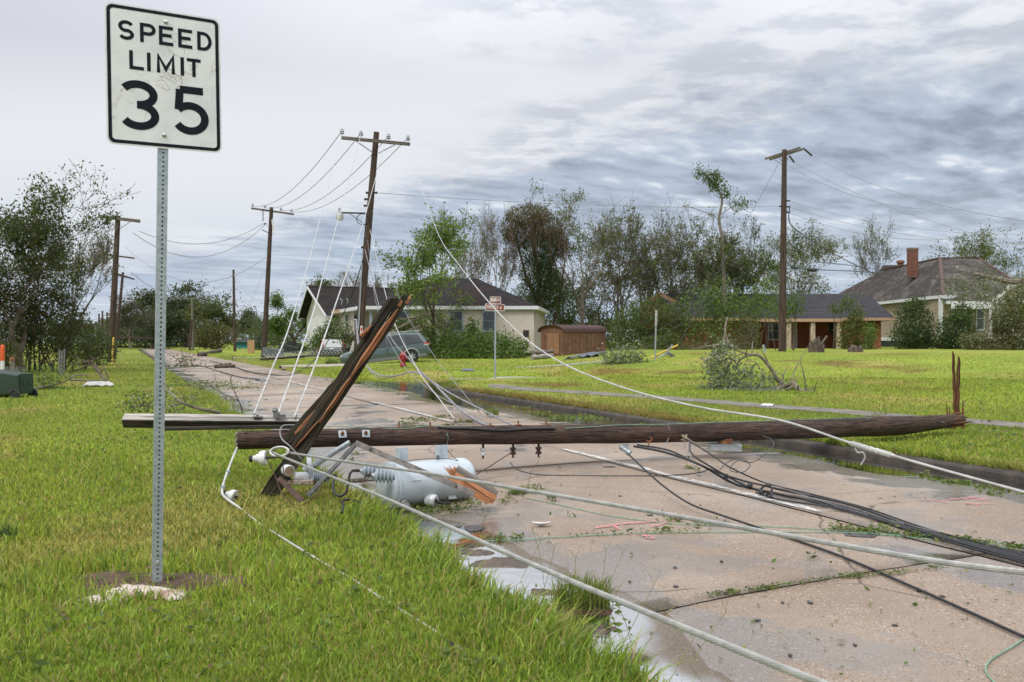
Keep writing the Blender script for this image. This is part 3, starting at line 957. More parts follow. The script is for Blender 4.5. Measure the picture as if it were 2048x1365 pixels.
def glyph(mb, ch, u0, u1, v0, v1, t, frame, step=0.00025):
 """fit a character (including its stroke width) into the box"""
 h = t / 2
 for k, st in enumerate(GL[ch]):
  pts = [(u0 + h + (u1 - u0 - t) * a, v0 + h + (v1 - v0 - t) * b) for a, b in st]
  if ch in 'PEDLTNHB' and k >= 0:
   # run straight strokes out to the corner
   pts2 = list(pts)
   if len(pts2) == 2:
    (ax, ay), (bx, by) = pts2
    l = math.hypot(bx - ax, by - ay)
    dx, dy = (bx - ax) / l * h, (by - ay) / l * h
    pts2 = [(ax - dx, ay - dy), (bx + dx, by + dy)]
   pts = pts2
  if ch == 'I' or ch == 'M':
   if len(pts) == 2:
    pts = [(pts[0][0], v0), (pts[1][0], v1)]
   else:
    pts = [(pts[0][0], v0)] + [pts[1], pts[2], pts[3]] + [(pts[4][0], v0)]
  ribbon(mb, pts, t, lambda a, b, kk=k: frame(a, b, step * kk))
def rrect(w, h, r, n=6):
 out = []
 for cx, cy, a in ((w / 2 - r, h / 2 - r, 0), (-w / 2 + r, h / 2 - r, 90), (-w / 2 + r, -h / 2 + r, 180), (w / 2 - r, -h / 2 + r, 270)):
  out += [(cx + r * math.cos(math.radians(a + 90 * i / n)), cy + r * math.sin(math.radians(a + 90 * i / n))) for i in range(n + 1)]
 return out
def plate(mb, fr, outline, th):
 k = len(outline)
 b = len(mb.v)
 for w in (0.0, -th):
  mb.v += [fr(u, v, w) for u, v in outline]
 mb.face(range(b, b + k))
 mb.face(range(b + 2 * k - 1, b + k - 1, -1))
 for j in range(k):
  j2 = (j + 1) % k
  mb.face((b + j2, b + j, b + k + j, b + k + j2))
def ring(mb, fr, o, i, w):
 k = len(o)
 for j in range(k):
  j2 = (j + 1) % k
  mb.poly([fr(*o[j], w), fr(*o[j2], w), fr(*i[j2], w), fr(*i[j], w)])
# ------------------------------------------------------------------ speed limit sign
def sign_face_material():
 m, t, b = base_mat('sign_sheeting')
 co = t.n('ShaderNodeTexCoord').outputs['Object']
 n = t.noise(co, 4.0, 6, 0.65)
 c = t.mix(t.ramp(n, 0.38, 0.72), (0.745, 0.755, 0.745), (0.61, 0.62, 0.615))
 line = t.noise(t.mapping(co, scale=(1, 1, 0.8), rot=(0, 0.9, 0)), 5.0, 5, 0.6, 1.2)
 rid = t.m('ABSOLUTE', t.m('SUBTRACT', line, 0.5))
 sc = t.m('MULTIPLY', t.ramp(rid, 0.0, 0.016, 1, 0), t.ramp(t.noise(co, 3.0, 2), 0.5, 0.62))
 c = t.mix(t.m('MULTIPLY', sc, 0.8), c, (0.40, 0.32, 0.23))
 c = t.mix(t.ramp(t.noise(t.mapping(co, loc=(3, 2, 8), scale=(2.2, 2.2, 0.7)), 5.0, 7, 0.7), 0.56, 0.72, 0, 0.55), c, (0.47, 0.43, 0.35))
 t.set(b.inputs['Base Color'], c)
 b.inputs['Roughness'].default_value = 0.42
 bn = t.n('ShaderNodeBump', Strength=0.8, Distance=0.006, Height=t.m('ADD', t.noise(co, 5.0, 3, 0.5), t.m('MULTIPLY', sc, 0.25)))
 t.set(b.inputs['Normal'], bn.outputs[0])
 return m
M['sign_face'] = sign_face_material()
def speed_sign():
 TL, TR, BL = P(212, 3, 4.56), P(443, 40, 4.85), P(210, 287, 4.56)
 BR = P(440.5, 307, 4.85)
 cen = (TL + TR + BL + BR) / 4
 e1 = ((TR - TL) + (BR - BL)).normalized()
 e2 = ((TL - BL) + (TR - BR))
 e2 = (e2 - e1 * e2.dot(e1)).normalized()
 n = e1.cross(e2)
 Wd, Ht = ((TR - TL).length + (BR - BL).length) / 2, ((TL - BL).length + (TR - BR).length) / 2
 def fr(u, v, w=0.0):
  return cen + e1 * u + e2 * v + n * w
 def uv(zx, zy):
  px, py = 180 + zx / 4.0133, zy / 4.0133
  d = V(((px - CX) / F, 1, -(py - CY) / F))
  o = V((0, 0, H))
  k = (cen - o).dot(n) / d.dot(n)
  q = o + d * k - cen
  return q.dot(e1), q.dot(e2)
 base = V((P(313, 1178, 4.74).x, 4.74, zg(P(313, 1178, 4.74).x, 4.74)))
 root = thing('speed_limit_sign', 'white speed limit 35 sign with black letters on a perforated steel post', 'road sign', base)
 mb = MB()
 plate(mb, fr, rrect(Wd, Ht, 0.038), 0.003)
 panel = mb.build('sign_panel', M['sign_face'], root)
 mb = MB()
 o, i = rrect(Wd - 0.018, Ht - 0.018, 0.032), rrect(Wd - 0.054, Ht - 0.054, 0.018)
 ring(mb, fr, o, i, 0.0012)
 mb.build('border', M['black'], panel)
 def fr1(a, b, k=0.0):
  return fr(a, b, 0.0012 + k)
 def word(boxes, v0a, v1a, t):
  for ch, x0, x1, yt, yb in boxes:
   a, _ = uv(x0, (yt + yb) / 2)
   b, _ = uv(x1, (yt + yb) / 2)
   m_ = MB()
   glyph(m_, ch, a, b, v0a, v1a, t, fr1)
   m_.build('letter' if ch.isalpha() else 'numeral', M['black'], panel)
 def vrange(pts_t, pts_b):
  return (sum(uv(*q)[1] for q in pts_b) / len(pts_b), sum(uv(*q)[1] for q in pts_t) / len(pts_t))
 v0, v1 = vrange([(290, 163), (610, 212), (763, 238), (900, 260)], [(290, 320), (610, 365), (763, 390), (900, 410)])
 word([('S', 226, 353, 165, 320), ('P', 401, 527, 185, 335), ('E', 553, 667, 210, 365), ('E', 707, 820, 235, 390), ('D', 860, 976, 258, 412)], v0, v1, 0.0185)
 v0, v1 = vrange([(330, 400), (610, 445), (835, 478)], [(330, 552), (610, 590), (835, 626)])
 word([('L', 315, 432, 400, 558), ('I', 458, 486, 420, 572), ('M', 535, 681, 435, 600), ('I', 727, 754, 463, 612), ('T', 778, 889, 475, 626)], v0, v1, 0.0185)
 v0, v1 = vrange([(390, 642), (800, 703)], [(400, 1044), (830, 1087)])
 word([('3', 236, 554, 642, 1044), ('5', 650, 952, 695, 1087)], v0, v1, 0.0415)
 # perforated square post
 top = fr(0.02, Ht * 0.5 - 0.06, -0.03)
 bu, bv = uv((331 - 180) * 4.0133, 45 * 4.0133)
 top = fr(bu, bv + 0.03, -0.030)
 bot = base + V((0, 0, -0.12))
 up = (top - bot).normalized()
 ac = (e1 - up * e1.dot(up)).normalized()
 nn = ac.cross(up)
 hw = 0.0254
 mb = MB()
 L = (top - bot).length
 pitch, r = 0.0254, 0.0056
 cnt = int(L / pitch)
 def perf(o, a, outw):
  for k in range(cnt):
   c0 = o + up * (pitch * (k + 0.5))
   cc = [c0 + (a * math.cos(q) + up * math.sin(q)) * r for q in [math.pi / 8 + math.pi / 4 * j for j in range(8)]]
   ci = [q - outw * 0.003 for q in cc]
   h2 = pitch / 2
   e = [c0 + a * hw + up * h2, c0 - a * hw + up * h2, c0 - a * hw - up * h2, c0 + a * hw - up * h2]
   for j, quad in enumerate(((0, 0, 1), (1, 2, 3), (2, 4, 5), (3, 6, 7))):
    pass
   mb.poly([e[3], e[0], cc[0], cc[7]])
   mb.poly([e[0], cc[1], cc[0]])
   mb.poly([e[0], e[1], cc[2], cc[1]])
   mb.poly([e[1], cc[3], cc[2]])
   mb.poly([e[1], e[2], cc[4], cc[3]])
   mb.poly([e[2], cc[5], cc[4]])
   mb.poly([e[2], e[3], cc[6], cc[5]])
   mb.poly([e[3], cc[7], cc[6]])
   for j in range(8):
    mb.poly([cc[j], cc[(j + 1) % 8], ci[(j + 1) % 8], ci[j]])
 perf(bot + nn * hw, ac, nn)
 perf(bot - ac * hw, nn, -ac)
 a, b, c = bot + ac * hw, bot - nn * hw, up * (cnt * pitch)
 mb.poly([a + nn * hw, a - nn * hw, a - nn * hw + c, a + nn * hw + c])
 mb.poly([b + ac * hw, b - ac * hw, b - ac * hw + c, b + ac * hw + c])
 q = bot + c
 mb.poly([q + ac * hw + nn * hw, q - ac * hw + nn * hw, q - ac * hw - nn * hw, q + ac * hw - nn * hw])
 post = mb.build('post', M['galv'], root)
 # anchor sleeve and bolt at the foot
 mb = MB()
 mb.lathe(base + up * 0.135 + nn * hw, nn, [(0.013, 0.0), (0.013, 0.003), (0.009, 0.004), (0.008, 0.011), (0.0, 0.012)], 10)
 mb.build('foot_bolt', M['steel'], root)
 for zx, zy in ((610, 178), (596, 1087)):
  u, v = uv(zx, zy)
  mb = MB()
  mb.lathe(fr(u, v, 0.0), n, [(0.0125, 0), (0.0125, 0.002), (0.011, 0.005), (0.006, 0.0085), (0.0, 0.0095)], 14)
  mb.build('rivet', M['steel'], root, smooth=True)
speed_sign()
# concrete footing and bare soil round the post
def blob(mb, c, rx, ry, h, seed, n=26, rings=4, tilt=0.0):
 c = V(c)
 b = len(mb.v)
 mb.v.append(c + V((0, 0, h)))
 for k in range(1, rings + 1):
  f = k / rings
  for j in range(n):
   a = 2 * math.pi * j / n
   rr = f * (1 + 0.22 * math.sin(3 * a + seed) + 0.12 * math.sin(5 * a + 2 * seed) + 0.07 * math.sin(9 * a + seed * 3))
   mb.v.append(c + V((rx * rr * math.cos(a), ry * rr * math.sin(a), h * (1 - f ** 2.2) - 0.012 * f ** 4 + 0.004 * math.sin(7 * a + 5 * f + seed))))
 for j in range(n):
  mb.face((b, b + 1 + j, b + 1 + (j + 1) % n))
 for k in range(rings - 1):
  for j in range(n):
   j2 = (j + 1) % n
   mb.face((b + 1 + k * n + j, b + 1 + (k + 1) * n + j, b + 1 + (k + 1) * n + j2, b + 1 + k * n + j2))
M['soil'] = pmat('bare_soil', (0.115, 0.068, 0.042), (0.055, 0.034, 0.022), 0.95, scale=16, detail=8, bump=0.015, bscale=40)
M['footing'] = pmat('pale_footing', (0.52, 0.44, 0.39), (0.30, 0.205, 0.15), 0.75, scale=7, detail=8, bump=0.005, bscale=45, thr=(0.45, 0.68))
mb = MB()
g = V((-2.0, 4.78, zg(-2.0, 4.78)))
blob(mb, g, 0.58, 0.29, 0.026, 1.0, 40, 8)
tag(mb.build('bare_soil', M['soil'], None, g, smooth=True), kind='structure')
mb = MB()
g1 = G(268, 1190)
blob(mb, g1 + V((0, 0.03, 0.012)), 0.22, 0.12, 0.020, 2.0, 30, 6)
g2 = G(345, 1194)
blob(mb, g2 + V((-0.01, 0, 0.014)), 0.10, 0.065, 0.018, 4.0, 24, 4)
blob(mb, G(205, 1203) + V((0, 0, 0.012)), 0.12, 0.055, 0.014, 6.0, 24, 4)
tag(mb.build('concrete_footing', M['footing'], None, g1, smooth=True), 'pale broken concrete footing in bare soil under the speed sign post', 'footing')
# ------------------------------------------------------------------ the fallen utility pole
PA, PB = P(474, 881, 8.0), P(1924, 850, 11.7)
RA, RB = 0.086, 0.138
def pole_at(px):
 k = (px - CX) / F
 t = (k * PA.y - PA.x) / ((PB.x - PA.x) - k * (PB.y - PA.y))
 return PA.lerp(PB, t), RA + (RB - RA) * t
def on_pole(px, py, out=0.0):
 c, r = pole_at(px)
 zz = P(px, py, c.y).z - c.z
 zz = max(-r, min(r, zz))
 dep = math.sqrt(max(0.0, r * r - zz * zz))
 return P(px, py, c.y - dep - out)
AX = (PB - PA).normalized()
AN = V((AX.y, -AX.x, 0)).normalized()       # towards the camera
def fallen_pole():
 root = thing('fallen_utility_pole', 'fallen dark brown wooden utility pole lying across the road with a snapped crossarm', 'utility pole', PB)
 n = 64
 mb = MB()
 pts, rad = [], []
 for i in range(n):
  f = i / (n - 1)
  p = PA.lerp(PB, f) + V((0, 0, 0.010 * math.sin(f * 9) - 0.012 * math.sin(f * 3.1)))
  pts.append(p)
  rad.append((RA + (RB - RA) * f) * (1 + 0.018 * math.sin(f * 47) + 0.012 * math.sin(f * 91 + 1)))
 sides = 26
 prof = [(math.cos(2 * math.pi * j / sides) * (1 + 0.012 * math.sin(j * 2.7)), math.sin(2 * math.pi * j / sides) * (1 + 0.012 * math.cos(j * 3.3))) for j in range(sides)]
 # the butt tapers away where it broke off
 for i in range(n):
  f = i / (n - 1)
  if f > 0.87:
   k_ = ((f - 0.87) / 0.13) ** 1.25
   rad[i] *= 1 - 0.52 * k_
   pts[i] = pts[i] + V((0, 0, 0.068 * k_))
 k0 = len(mb.uv)
 mb.sweep(pts, prof, (0, 0, 1), rad)
 for q in range(k0, len(mb.uv)):
  mb.uv[q] = [(u * 0.12, w) for u, w in mb.uv[q]]
 mb.build('pole', M['pole_wood'], root, smooth=True)
 # weathered end grain with lichen
 mb = MB()
 mb.lathe(PA - AX * 0.004, -AX, [(RA * 1.0, -0.002), (RA * 0.97, 0.004), (RA * 0.6, 0.012), (RA * 0.25, -0.004), (0.0, 0.002)], 26)
 mb.build('end_grain', M['end_grain'], root)
 # splinters at the butt
 for k in range(9):
  a = k * 0.7 + 0.3
  q = PB + V((0, 0, 0.05)) - AX * 0.25 + (AN * math.cos(a) + V((0, 0, 1)) * math.sin(a)) * 0.07
  mb = MB()
  e = q + AX * random.uniform(0.18, 0.42) + V((0, 0, random.uniform(-0.02, 0.06)))
  mb.tube([q, q.lerp(e, 0.6) + V((0, 0, 0.008)), e], [0.022, 0.014, 0.003], 5)
  mb.build('splinter', M['splinter'], root)
 # dark knots and plugs
 for px, py, r in ((608, 866, .017), (785, 865, .019), (975, 882, .022), (1078, 866, .019), (1184, 866, .016), (1518, 856, .017), (880, 862, .020), (492, 866, .012), (543, 884, .013)):
  mb = MB()
  q = on_pole(px, py)
  c, rr = pole_at(px)
  nr = (q - c).normalized()
  mb.lathe(q - nr * 0.004, nr, [(r * 1.25, 0), (r, 0.009), (r * 0.55, 0.004), (0, 0.002)], 12)
  mb.build('knot', M['iron'], root)
 # square washers with rusty bolts
 for px, py in ((685, 869), (732, 868)):
  q = on_pole(px, py)
  c, rr = pole_at(px)
  nr = (q - c).normalized()
  up = V((0, 0, 1)); side = AX
  R = Matrix((side, nr.cross(side), nr)).transposed()
  mb = MB()
  mb.box(q + nr * 0.006, (0.078, 0.078, 0.007), R @ Matrix.Rotation(0.06 if px < 700 else -0.05, 3, 'Z'))
  w = mb.build('square_washer', M['galv'], root)
  mb = MB()
  mb.lathe(q + nr * 0.0095, nr, [(0.019, 0), (0.019, 0.016), (0.010, 0.017), (0.0095, 0.055), (0, 0.056)], 6)
  mb.build('bolt', M['rust'], w)
 # bolts standing on the upper side
 for px, hgt in ((797, .055), (860, .05), (980, .03), (1036, .05), (1092, .03)):
  c, r = pole_at(px)
  mb = MB()
  q = c + V((0, 0, r - 0.006))
  mb.box(q + V((0, 0, 0.006)), (0.075, 0.05, 0.006))
  mb.tube([q, q + V((0.003, 0, hgt))], 0.010, 6)
  mb.build('bolt', M['rust'], root)
 # snapped double crossarm leaning against the pole: two charred-looking timbers and a stub
 def timber(name, a, b, w, h, mat, up, jag=True):
  m_ = MB()
  a, b = V(a), V(b)
  d = (b - a).normalized()
  nseg = 16
  prof0 = [(w / 2, -h / 2 + .006), (w / 2, h / 2 - .006), (w / 2 - .006, h / 2), (-w / 2 + .006, h / 2), (-w / 2, h / 2 - .006), (-w / 2, -h / 2 + .006), (-w / 2 + .006, -h / 2), (w / 2 - .006, -h / 2)]
  pp = [a.lerp(b, i / nseg) + V((0.004 * math.sin(i * 1.9 + w * 99), 0, 0.004 * math.sin(i * 1.3))) for i in range(nseg + 1)]
  m_.sweep(pp, prof0, up)
  if jag:
   for vi in range(len(m_.v) - 8, len(m_.v)):
    m_.v[vi] = m_.v[vi] + d * random.uniform(-0.06, 0.03)
  return m_.build(name, mat, root)
 upv = V((0.18, -1, 0))
 timber('crossarm_timber', P(527, 997, 7.50), P(787, 598, 7.28), 0.088, 0.10, M['arm_dark'], upv)
 timber('crossarm_timber', P(546, 993, 7.47), P(812, 596, 7.22), 0.072, 0.085, M['arm_dark'], upv)
 t3 = timber('crossarm_stub', P(575, 880, 7.60), P(706, 733, 7.52), 0.085, 0.09, M['arm_dark'], upv)
 # fresh split face between the timbers
 for a, b, w in ((P(704, 752, 7.26), P(797, 618, 7.20), 0.055), (P(640, 846, 7.33), P(712, 742, 7.26), 0.035), (P(583, 905, 7.42), P(650, 830, 7.33), 0.02)):
  m_ = MB()
  pp = [a.lerp(b, i / 8) + V((0, -0.012 + 0.006 * math.sin(i * 2.1), 0.003 * math.sin(i * 1.4))) for i in range(9)]
  m_.sweep(pp, [(w / 2, -0.02), (w * 0.3, 0.035), (0, 0.022), (-w * 0.25, 0.038), (-w / 2, -0.02)], upv, [0.25, .6, .9, 1, 1.05, 1, .85, .6, .2])
  m_.build('split_face', M['raw_wood'], root)
 for (x0, y0, x1, y1, dd) in ((798, 612, 806, 592, 7.2), (722, 672, 744, 650, 7.25), (700, 736, 708, 722, 7.5), (718, 738, 722, 726, 7.5), (812, 606, 822, 590, 7.2)):
  m_ = MB()
  m_.tube([P(x0, y0, dd), P((x0 + x1) / 2 + 1, (y0 + y1) / 2, dd - 0.01), P(x1, y1, dd)], [0.02, 0.015, 0.003], 5)
  m_.build('splinter', M['raw_wood'], root)
 m_ = MB()
 pp = [P(590, 868, 7.52).lerp(P(713, 740, 7.48), i / 6) for i in range(7)]
 m_.sweep(pp, [(0.02, -0.012), (0.012, 0.012), (-0.012, 0.012), (-0.02, -0.012)], upv, [.5, 1, 1, 1.1, 1, .9, .6])
 m_.build('split_face', M['raw_wood'], root)
 # second crossarm lying flat, weathered grey on top
 a, b = P(249, 842, 8.15), P(604, 845, 8.28)
 m_ = MB()
 m_.beam(a, b, 0.115, 0.092, (0, -.5, .87), 0.008)
 arm = m_.build('weathered_crossarm', M['arm_dark'], root)
 m_ = MB()
 m_.beam(a + V((-0.002, -.0235, 0.041)), b + V((0, -.0235, 0.041)), 0.108, 0.006, (0, -.5, .87), 0.002)
 m_.build('bleached_top', M['arm_grey'], arm)
 m_ = MB()
 m_.beam(P(330, 858, 8.08), P(600, 853, 8.16), 0.05, 0.035, (0, 0, 1))
 m_.build('crossarm_brace', M['arm_dark'], root)
 m_ = MB()
 q = P(515, 834, 8.2)
 m_.box(q, (0.085, 0.06, 0.008))
 m_.lathe(q + V((0, 0, 0.004)), (0, 0, 1), [(0.016, 0), (0.016, 0.014), (0, 0.015)], 6)
 m_.build('washer', M['galv_dark'], arm)
 m_ = MB()
 q = P(553, 830, 8.2)
 m_.box(q, (0.05, 0.05, 0.05)); m_.box(q + V((0.05, 0, -0.012)), (0.07, 0.04, 0.03))
 m_.lathe(q + V((-0.01, 0, 0.02)), (-0.2, 0, 1), [(0.022, 0), (0.03, 0.02), (0.018, 0.045), (0, 0.05)], 10)
 m_.build('wire_clamp', M['galv_dark'], arm)
 # bell insulators on pins
 def bell(tip, axis, sc, pin):
  m2 = MB()
  m2.lathe(tip, axis, [(0.030, -0.075), (0.040, -0.06), (0.034, -0.045), (0.052, -0.03), (0.048, -0.012), (0.075, 0.0), (0.088, 0.03), (0.088, 0.066), (0.078, 0.075), (0.03, 0.07), (0, 0.07)], 22)
  for q in range(len(m2.v)):
   m2.v[q] = tip + (m2.v[q] - tip) * sc
  o = m2.build('insulator', M['porcelain'], root, smooth=True)
  m2 = MB()
  ax = V(axis).normalized()
  m2.lathe(tip + ax * (-0.078 * sc), ax, [(0.0, -0.03), (0.03 * sc, -0.028), (0.045 * sc, -0.012), (0.028 * sc, 0.0), (0.036 * sc, 0.02), (0.0, 0.022)], 10)
  m2.build('insulator_head', M['iron'], o)
  m2 = MB()
  m2.tube([tip + ax * 0.06 * sc, tip + ax * (0.06 * sc + pin)], 0.011, 8)
  m2.build('insulator_pin', M['iron'], o)
 bell(P(519, 917, 7.30), (1, 0.1, 0.05), 0.74, 0.14)
 bell(P(461, 991, 7.20), (1, -0.25, -0.22), 0.62, 0.03)
 # rusty flat braces
 m_ = MB()
 m_.beam(P(558, 956, 7.32), P(605, 1003, 7.12), 0.045, 0.012, (0.3, -1, 0.2), 0.002)
 m_.build('flat_brace', M['rust_dark'], root)
 m_ = MB()
 a, b, c = P(616, 992, 7.15), P(712, 888, 7.35), P(700, 902, 7.35)
 m_.beam(a, b, 0.040, 0.008, (0.3, -1, 0.1), 0.002)
 m_.beam(a + V((0.018, 0.004, 0.012)), b + V((0.018, 0.004, 0.012)), 0.006, 0.035, (0.3, -1, 0.1), 0.002)
 m_.build('angle_brace', M['galv_dark'], root)
 m_ = MB()
 a, b = P(711, 886, 7.30), P(948, 988, 6.72)
 m_.beam(a, b, 0.046, 0.008, (0.1, -1, 0.25), 0.002)
 m_.beam(a + V((0.0, 0.02, -0.020)), b + V((0.0, 0.02, -0.020)), 0.006, 0.045, (0.1, -1, 0.25), 0.002)
 m_.build('angle_brace', M['brace_grey'], root)
 for u in (0.14, 0.55, 0.86):
  m_ = MB()
  q = a.lerp(b, u) + V((0, -0.006, 0))
  m_.lathe(q, (0.1, -1, 0.2), [(0.011, 0), (0.011, 0.008), (0, 0.009)], 6)
  m_.build('bolt', M['iron'], root)
 # grey pipe bracket behind
 m_ = MB()
 m_.tube([P(622, 936, 7.75), P(668, 905, 7.85), P(700, 885, 7.9)], 0.026, 12)
 m_.lathe(P(618, 938, 7.74), (1, 0.1, 0.7), [(0.045, -0.04), (0.045, 0.02), (0.03, 0.03)], 12)
 m_.build('bracket_pipe', M['galv'], root)
 m_ = MB()
 m_.beam(P(614, 895, 7.75), P(625, 962, 7.5), 0.045, 0.012, (0, -1, 0.1), 0.003)
 m_.build('bracket_bar', M['galv'], root)
 # spool insulators under the pole
 for px, py, mat in ((966, 910, 'porcelain'), (1026, 912, 'porcelain_brown'), (1077, 907, 'porcelain_brown')):
  c, r = pole_at(px)
  q = V((c.x, c.y, c.z - r))
  m_ = MB()
  m_.lathe(q + V((0, 0, -0.035)), (0, 0, -1), [(0.016, 0), (0.034, 0.004), (0.036, 0.022), (0.022, 0.032), (0.022, 0.05), (0.036, 0.06), (0.034, 0.078), (0.016, 0.082)], 14)
  o = m_.build('spool_insulator', M[mat], root, smooth=True)
  m_ = MB()
  m_.tube([q + V((0, 0, 0.01)), q + V((0.002, 0, -0.035))], 0.012, 8)
  m_.build('spool_bolt', M['iron'], o)
  m_ = MB()
  m_.tube([q + V((0, 0, -0.115)), q + V((0.002, 0, -0.15))], 0.010, 8)
  m_.build('spool_bolt', M['iron'], o)
 # cable clamps
 q = P(1250, 900, pole_at(1250)[0].y - 0.10)
 m_ = MB()
 m_.lathe(q, (0.7, -0.4, -0.5), [(0.02, -0.07), (0.032, -0.06), (0.032, -0.03), (0.024, -0.02), (0.024, 0.02), (0.036, 0.03), (0.036, 0.07), (0.012, 0.072)], 14)
 m_.box(q + V((0.02, 0.02, 0.03)), (0.05, 0.03, 0.06))
 m_.build('clevis', M['galv'], root)
 m_ = MB()
 q = on_pole(1292, 878)
 ringp = [q + V((0.03 + 0.032 * math.cos(a), -0.02, -0.004 + 0.024 * math.sin(a))) for a in np.linspace(0, 2 * math.pi, 13)]
 m_.tube(ringp, 0.011, 6, caps=False)
 m_.tube([q + V((-0.04, 0.0, 0.02)), q + V((-0.02, -0.02, 0.005))], [0.022, 0.014], 7)
 m_.tube([q + V((0.03, -0.02, -0.03)), q + V((0.02, -0.03, -0.11))], 0.008, 6)
 m_.build('eye_bolt', M['rust'], root)
 m_ = MB()
 q = on_pole(1366, 874)
 m_.box(q + V((0, -0.012, 0)), (0.075, 0.03, 0.085), Matrix.Rotation(0.3, 3, 'Y'))
 m_.beam(q + V((-0.03, -0.03, 0.03)), q + V((0.11, -0.05, -0.075)), 0.03, 0.03, (0, -1, 0.3), 0.006)
 m_.build('wedge_clamp', M['clamp'], root)
 # terminal box slung underneath
 c, r = pole_at(1442)
 o = c + V((0.02, -0.10, -r - 0.075))
 m_ = MB()
 R = Matrix.Rotation(-0.14, 3, 'Z') @ Matrix.Rotation(0.03, 3, 'Y')
 m_.box(o, (0.36, 0.22, 0.06), R)
 m_.box(o + V((0, 0, 0.032)), (0.38, 0.24, 0.008), R)
 bx = m_.build('terminal_box', M['galv'], root)
 m_ = MB()
 for k in range(12):
  m_.box(o + R @ V((-0.14 + k * 0.025, -0.085, 0.040)), (0.013, 0.045, 0.007), R)
 tag(m_.build('terminal_slot', M['dark'], bx), kind='stuff')
 m_ = MB()
 m_.box(o + V((0.02, 0.06, 0.065)), (0.16, 0.08, 0.06), R)
 m_.build('hanger', M['rust'], bx)
M['rust_dark'] = pmat('dark_rusty_steel', (0.13, 0.075, 0.055), (0.07, 0.045, 0.036), 0.8, 0.2, scale=18, bump=0.002, bscale=60)
M['brace_grey'] = pmat('weathered_brace', (0.21, 0.19, 0.175), (0.11, 0.095, 0.085), 0.7, 0.2, scale=14)
M['clamp'] = pmat('dull_bronze_clamp', (0.40, 0.34, 0.25), (0.26, 0.20, 0.14), 0.55, 0.5, scale=20)
fallen_pole()
# cut-out switch with ribbed porcelain, lying in the grass beside the pole end
def cutout():
 q = P(610, 955, 7.36)
 root = thing('fuse_cutout', 'ribbed white porcelain fuse cutout on a rusty channel hanging under the broken pole end', 'fuse cutout', q)
 a, b = P(580, 957, 7.38), P(662, 957, 7.26)
 d = (b - a).normalized()
 mb = MB()
 mb.beam(a + V((0, -0.02, -0.03)), a.lerp(b, 0.62) + V((0, -0.02, -0.03)), 0.055, 0.04, (0, 0, 1), 0.004)
 mb.build('channel', M['rust_light'], root)
 for u0, n, mat in ((0.14, 6, 'porcelain'), (0.62, 7, 'porcelain_grey')):
  prof = [(0.020, 0)]
  for k in range(n):
   prof += [(0.024, k * 0.019 + 0.002), (0.043, k * 0.019 + 0.006), (0.043, k * 0.019 + 0.010), (0.024, k * 0.019 + 0.015)]
  prof += [(0.02, n * 0.019)]
  mb = MB()
  mb.lathe(a.lerp(b, u0) + V((0, 0, 0.012)), d, prof, 18)
  mb.build('ribbed_insulator', M[mat], root, smooth=False)
 mb = MB()
 mb.lathe(P(575, 941, 7.34), V((0.55, -0.83, 0.0)), [(0.036, -0.05), (0.05, -0.03), (0.05, 0.0), (0.044, 0.006), (0.05, 0.012), (0.05, 0.05), (0.046, 0.056), (0.02, 0.056), (0.02, 0.01), (0.0, 0.008)], 20)
 mb.build('fuse_barrel', M['porcelain'], root, smooth=True)
 mb = MB()
 mb.lathe(P(575, 941, 7.34) + V((0.55, -0.83, 0)) * 0.0575, V((0.55, -0.83, 0.0)), [(0.043, 0), (0.043, 0.003), (0.020, 0.003), (0.018, -0.02), (0, -0.02)], 20)
 mb.build('barrel_face', M['fuse_brown'], root)
 mb = MB()
 mb.box(a + V((-0.01, -0.02, -0.01)), (0.03, 0.05, 0.12))
 mb.tube([a + V((-0.05, -0.02, -0.02)), a + V((0.02, -0.02, -0.02))], 0.018, 8)
 mb.tube([b + V((-0.02, 0, 0.01)), b + V((0.05, -0.01, 0.025))], 0.014, 8)
 mb.build('contact', M['iron'], root)
M['rust_light'] = pmat('rust_streaked_channel', (0.40, 0.36, 0.32), (0.24, 0.11, 0.06), 0.6, 0.3, scale=22, thr=(0.42, 0.58))
M['fuse_brown'] = pmat('fuse_brown', (0.30, 0.22, 0.16), (0.2, 0.14, 0.1), 0.7, scale=20)
cutout()
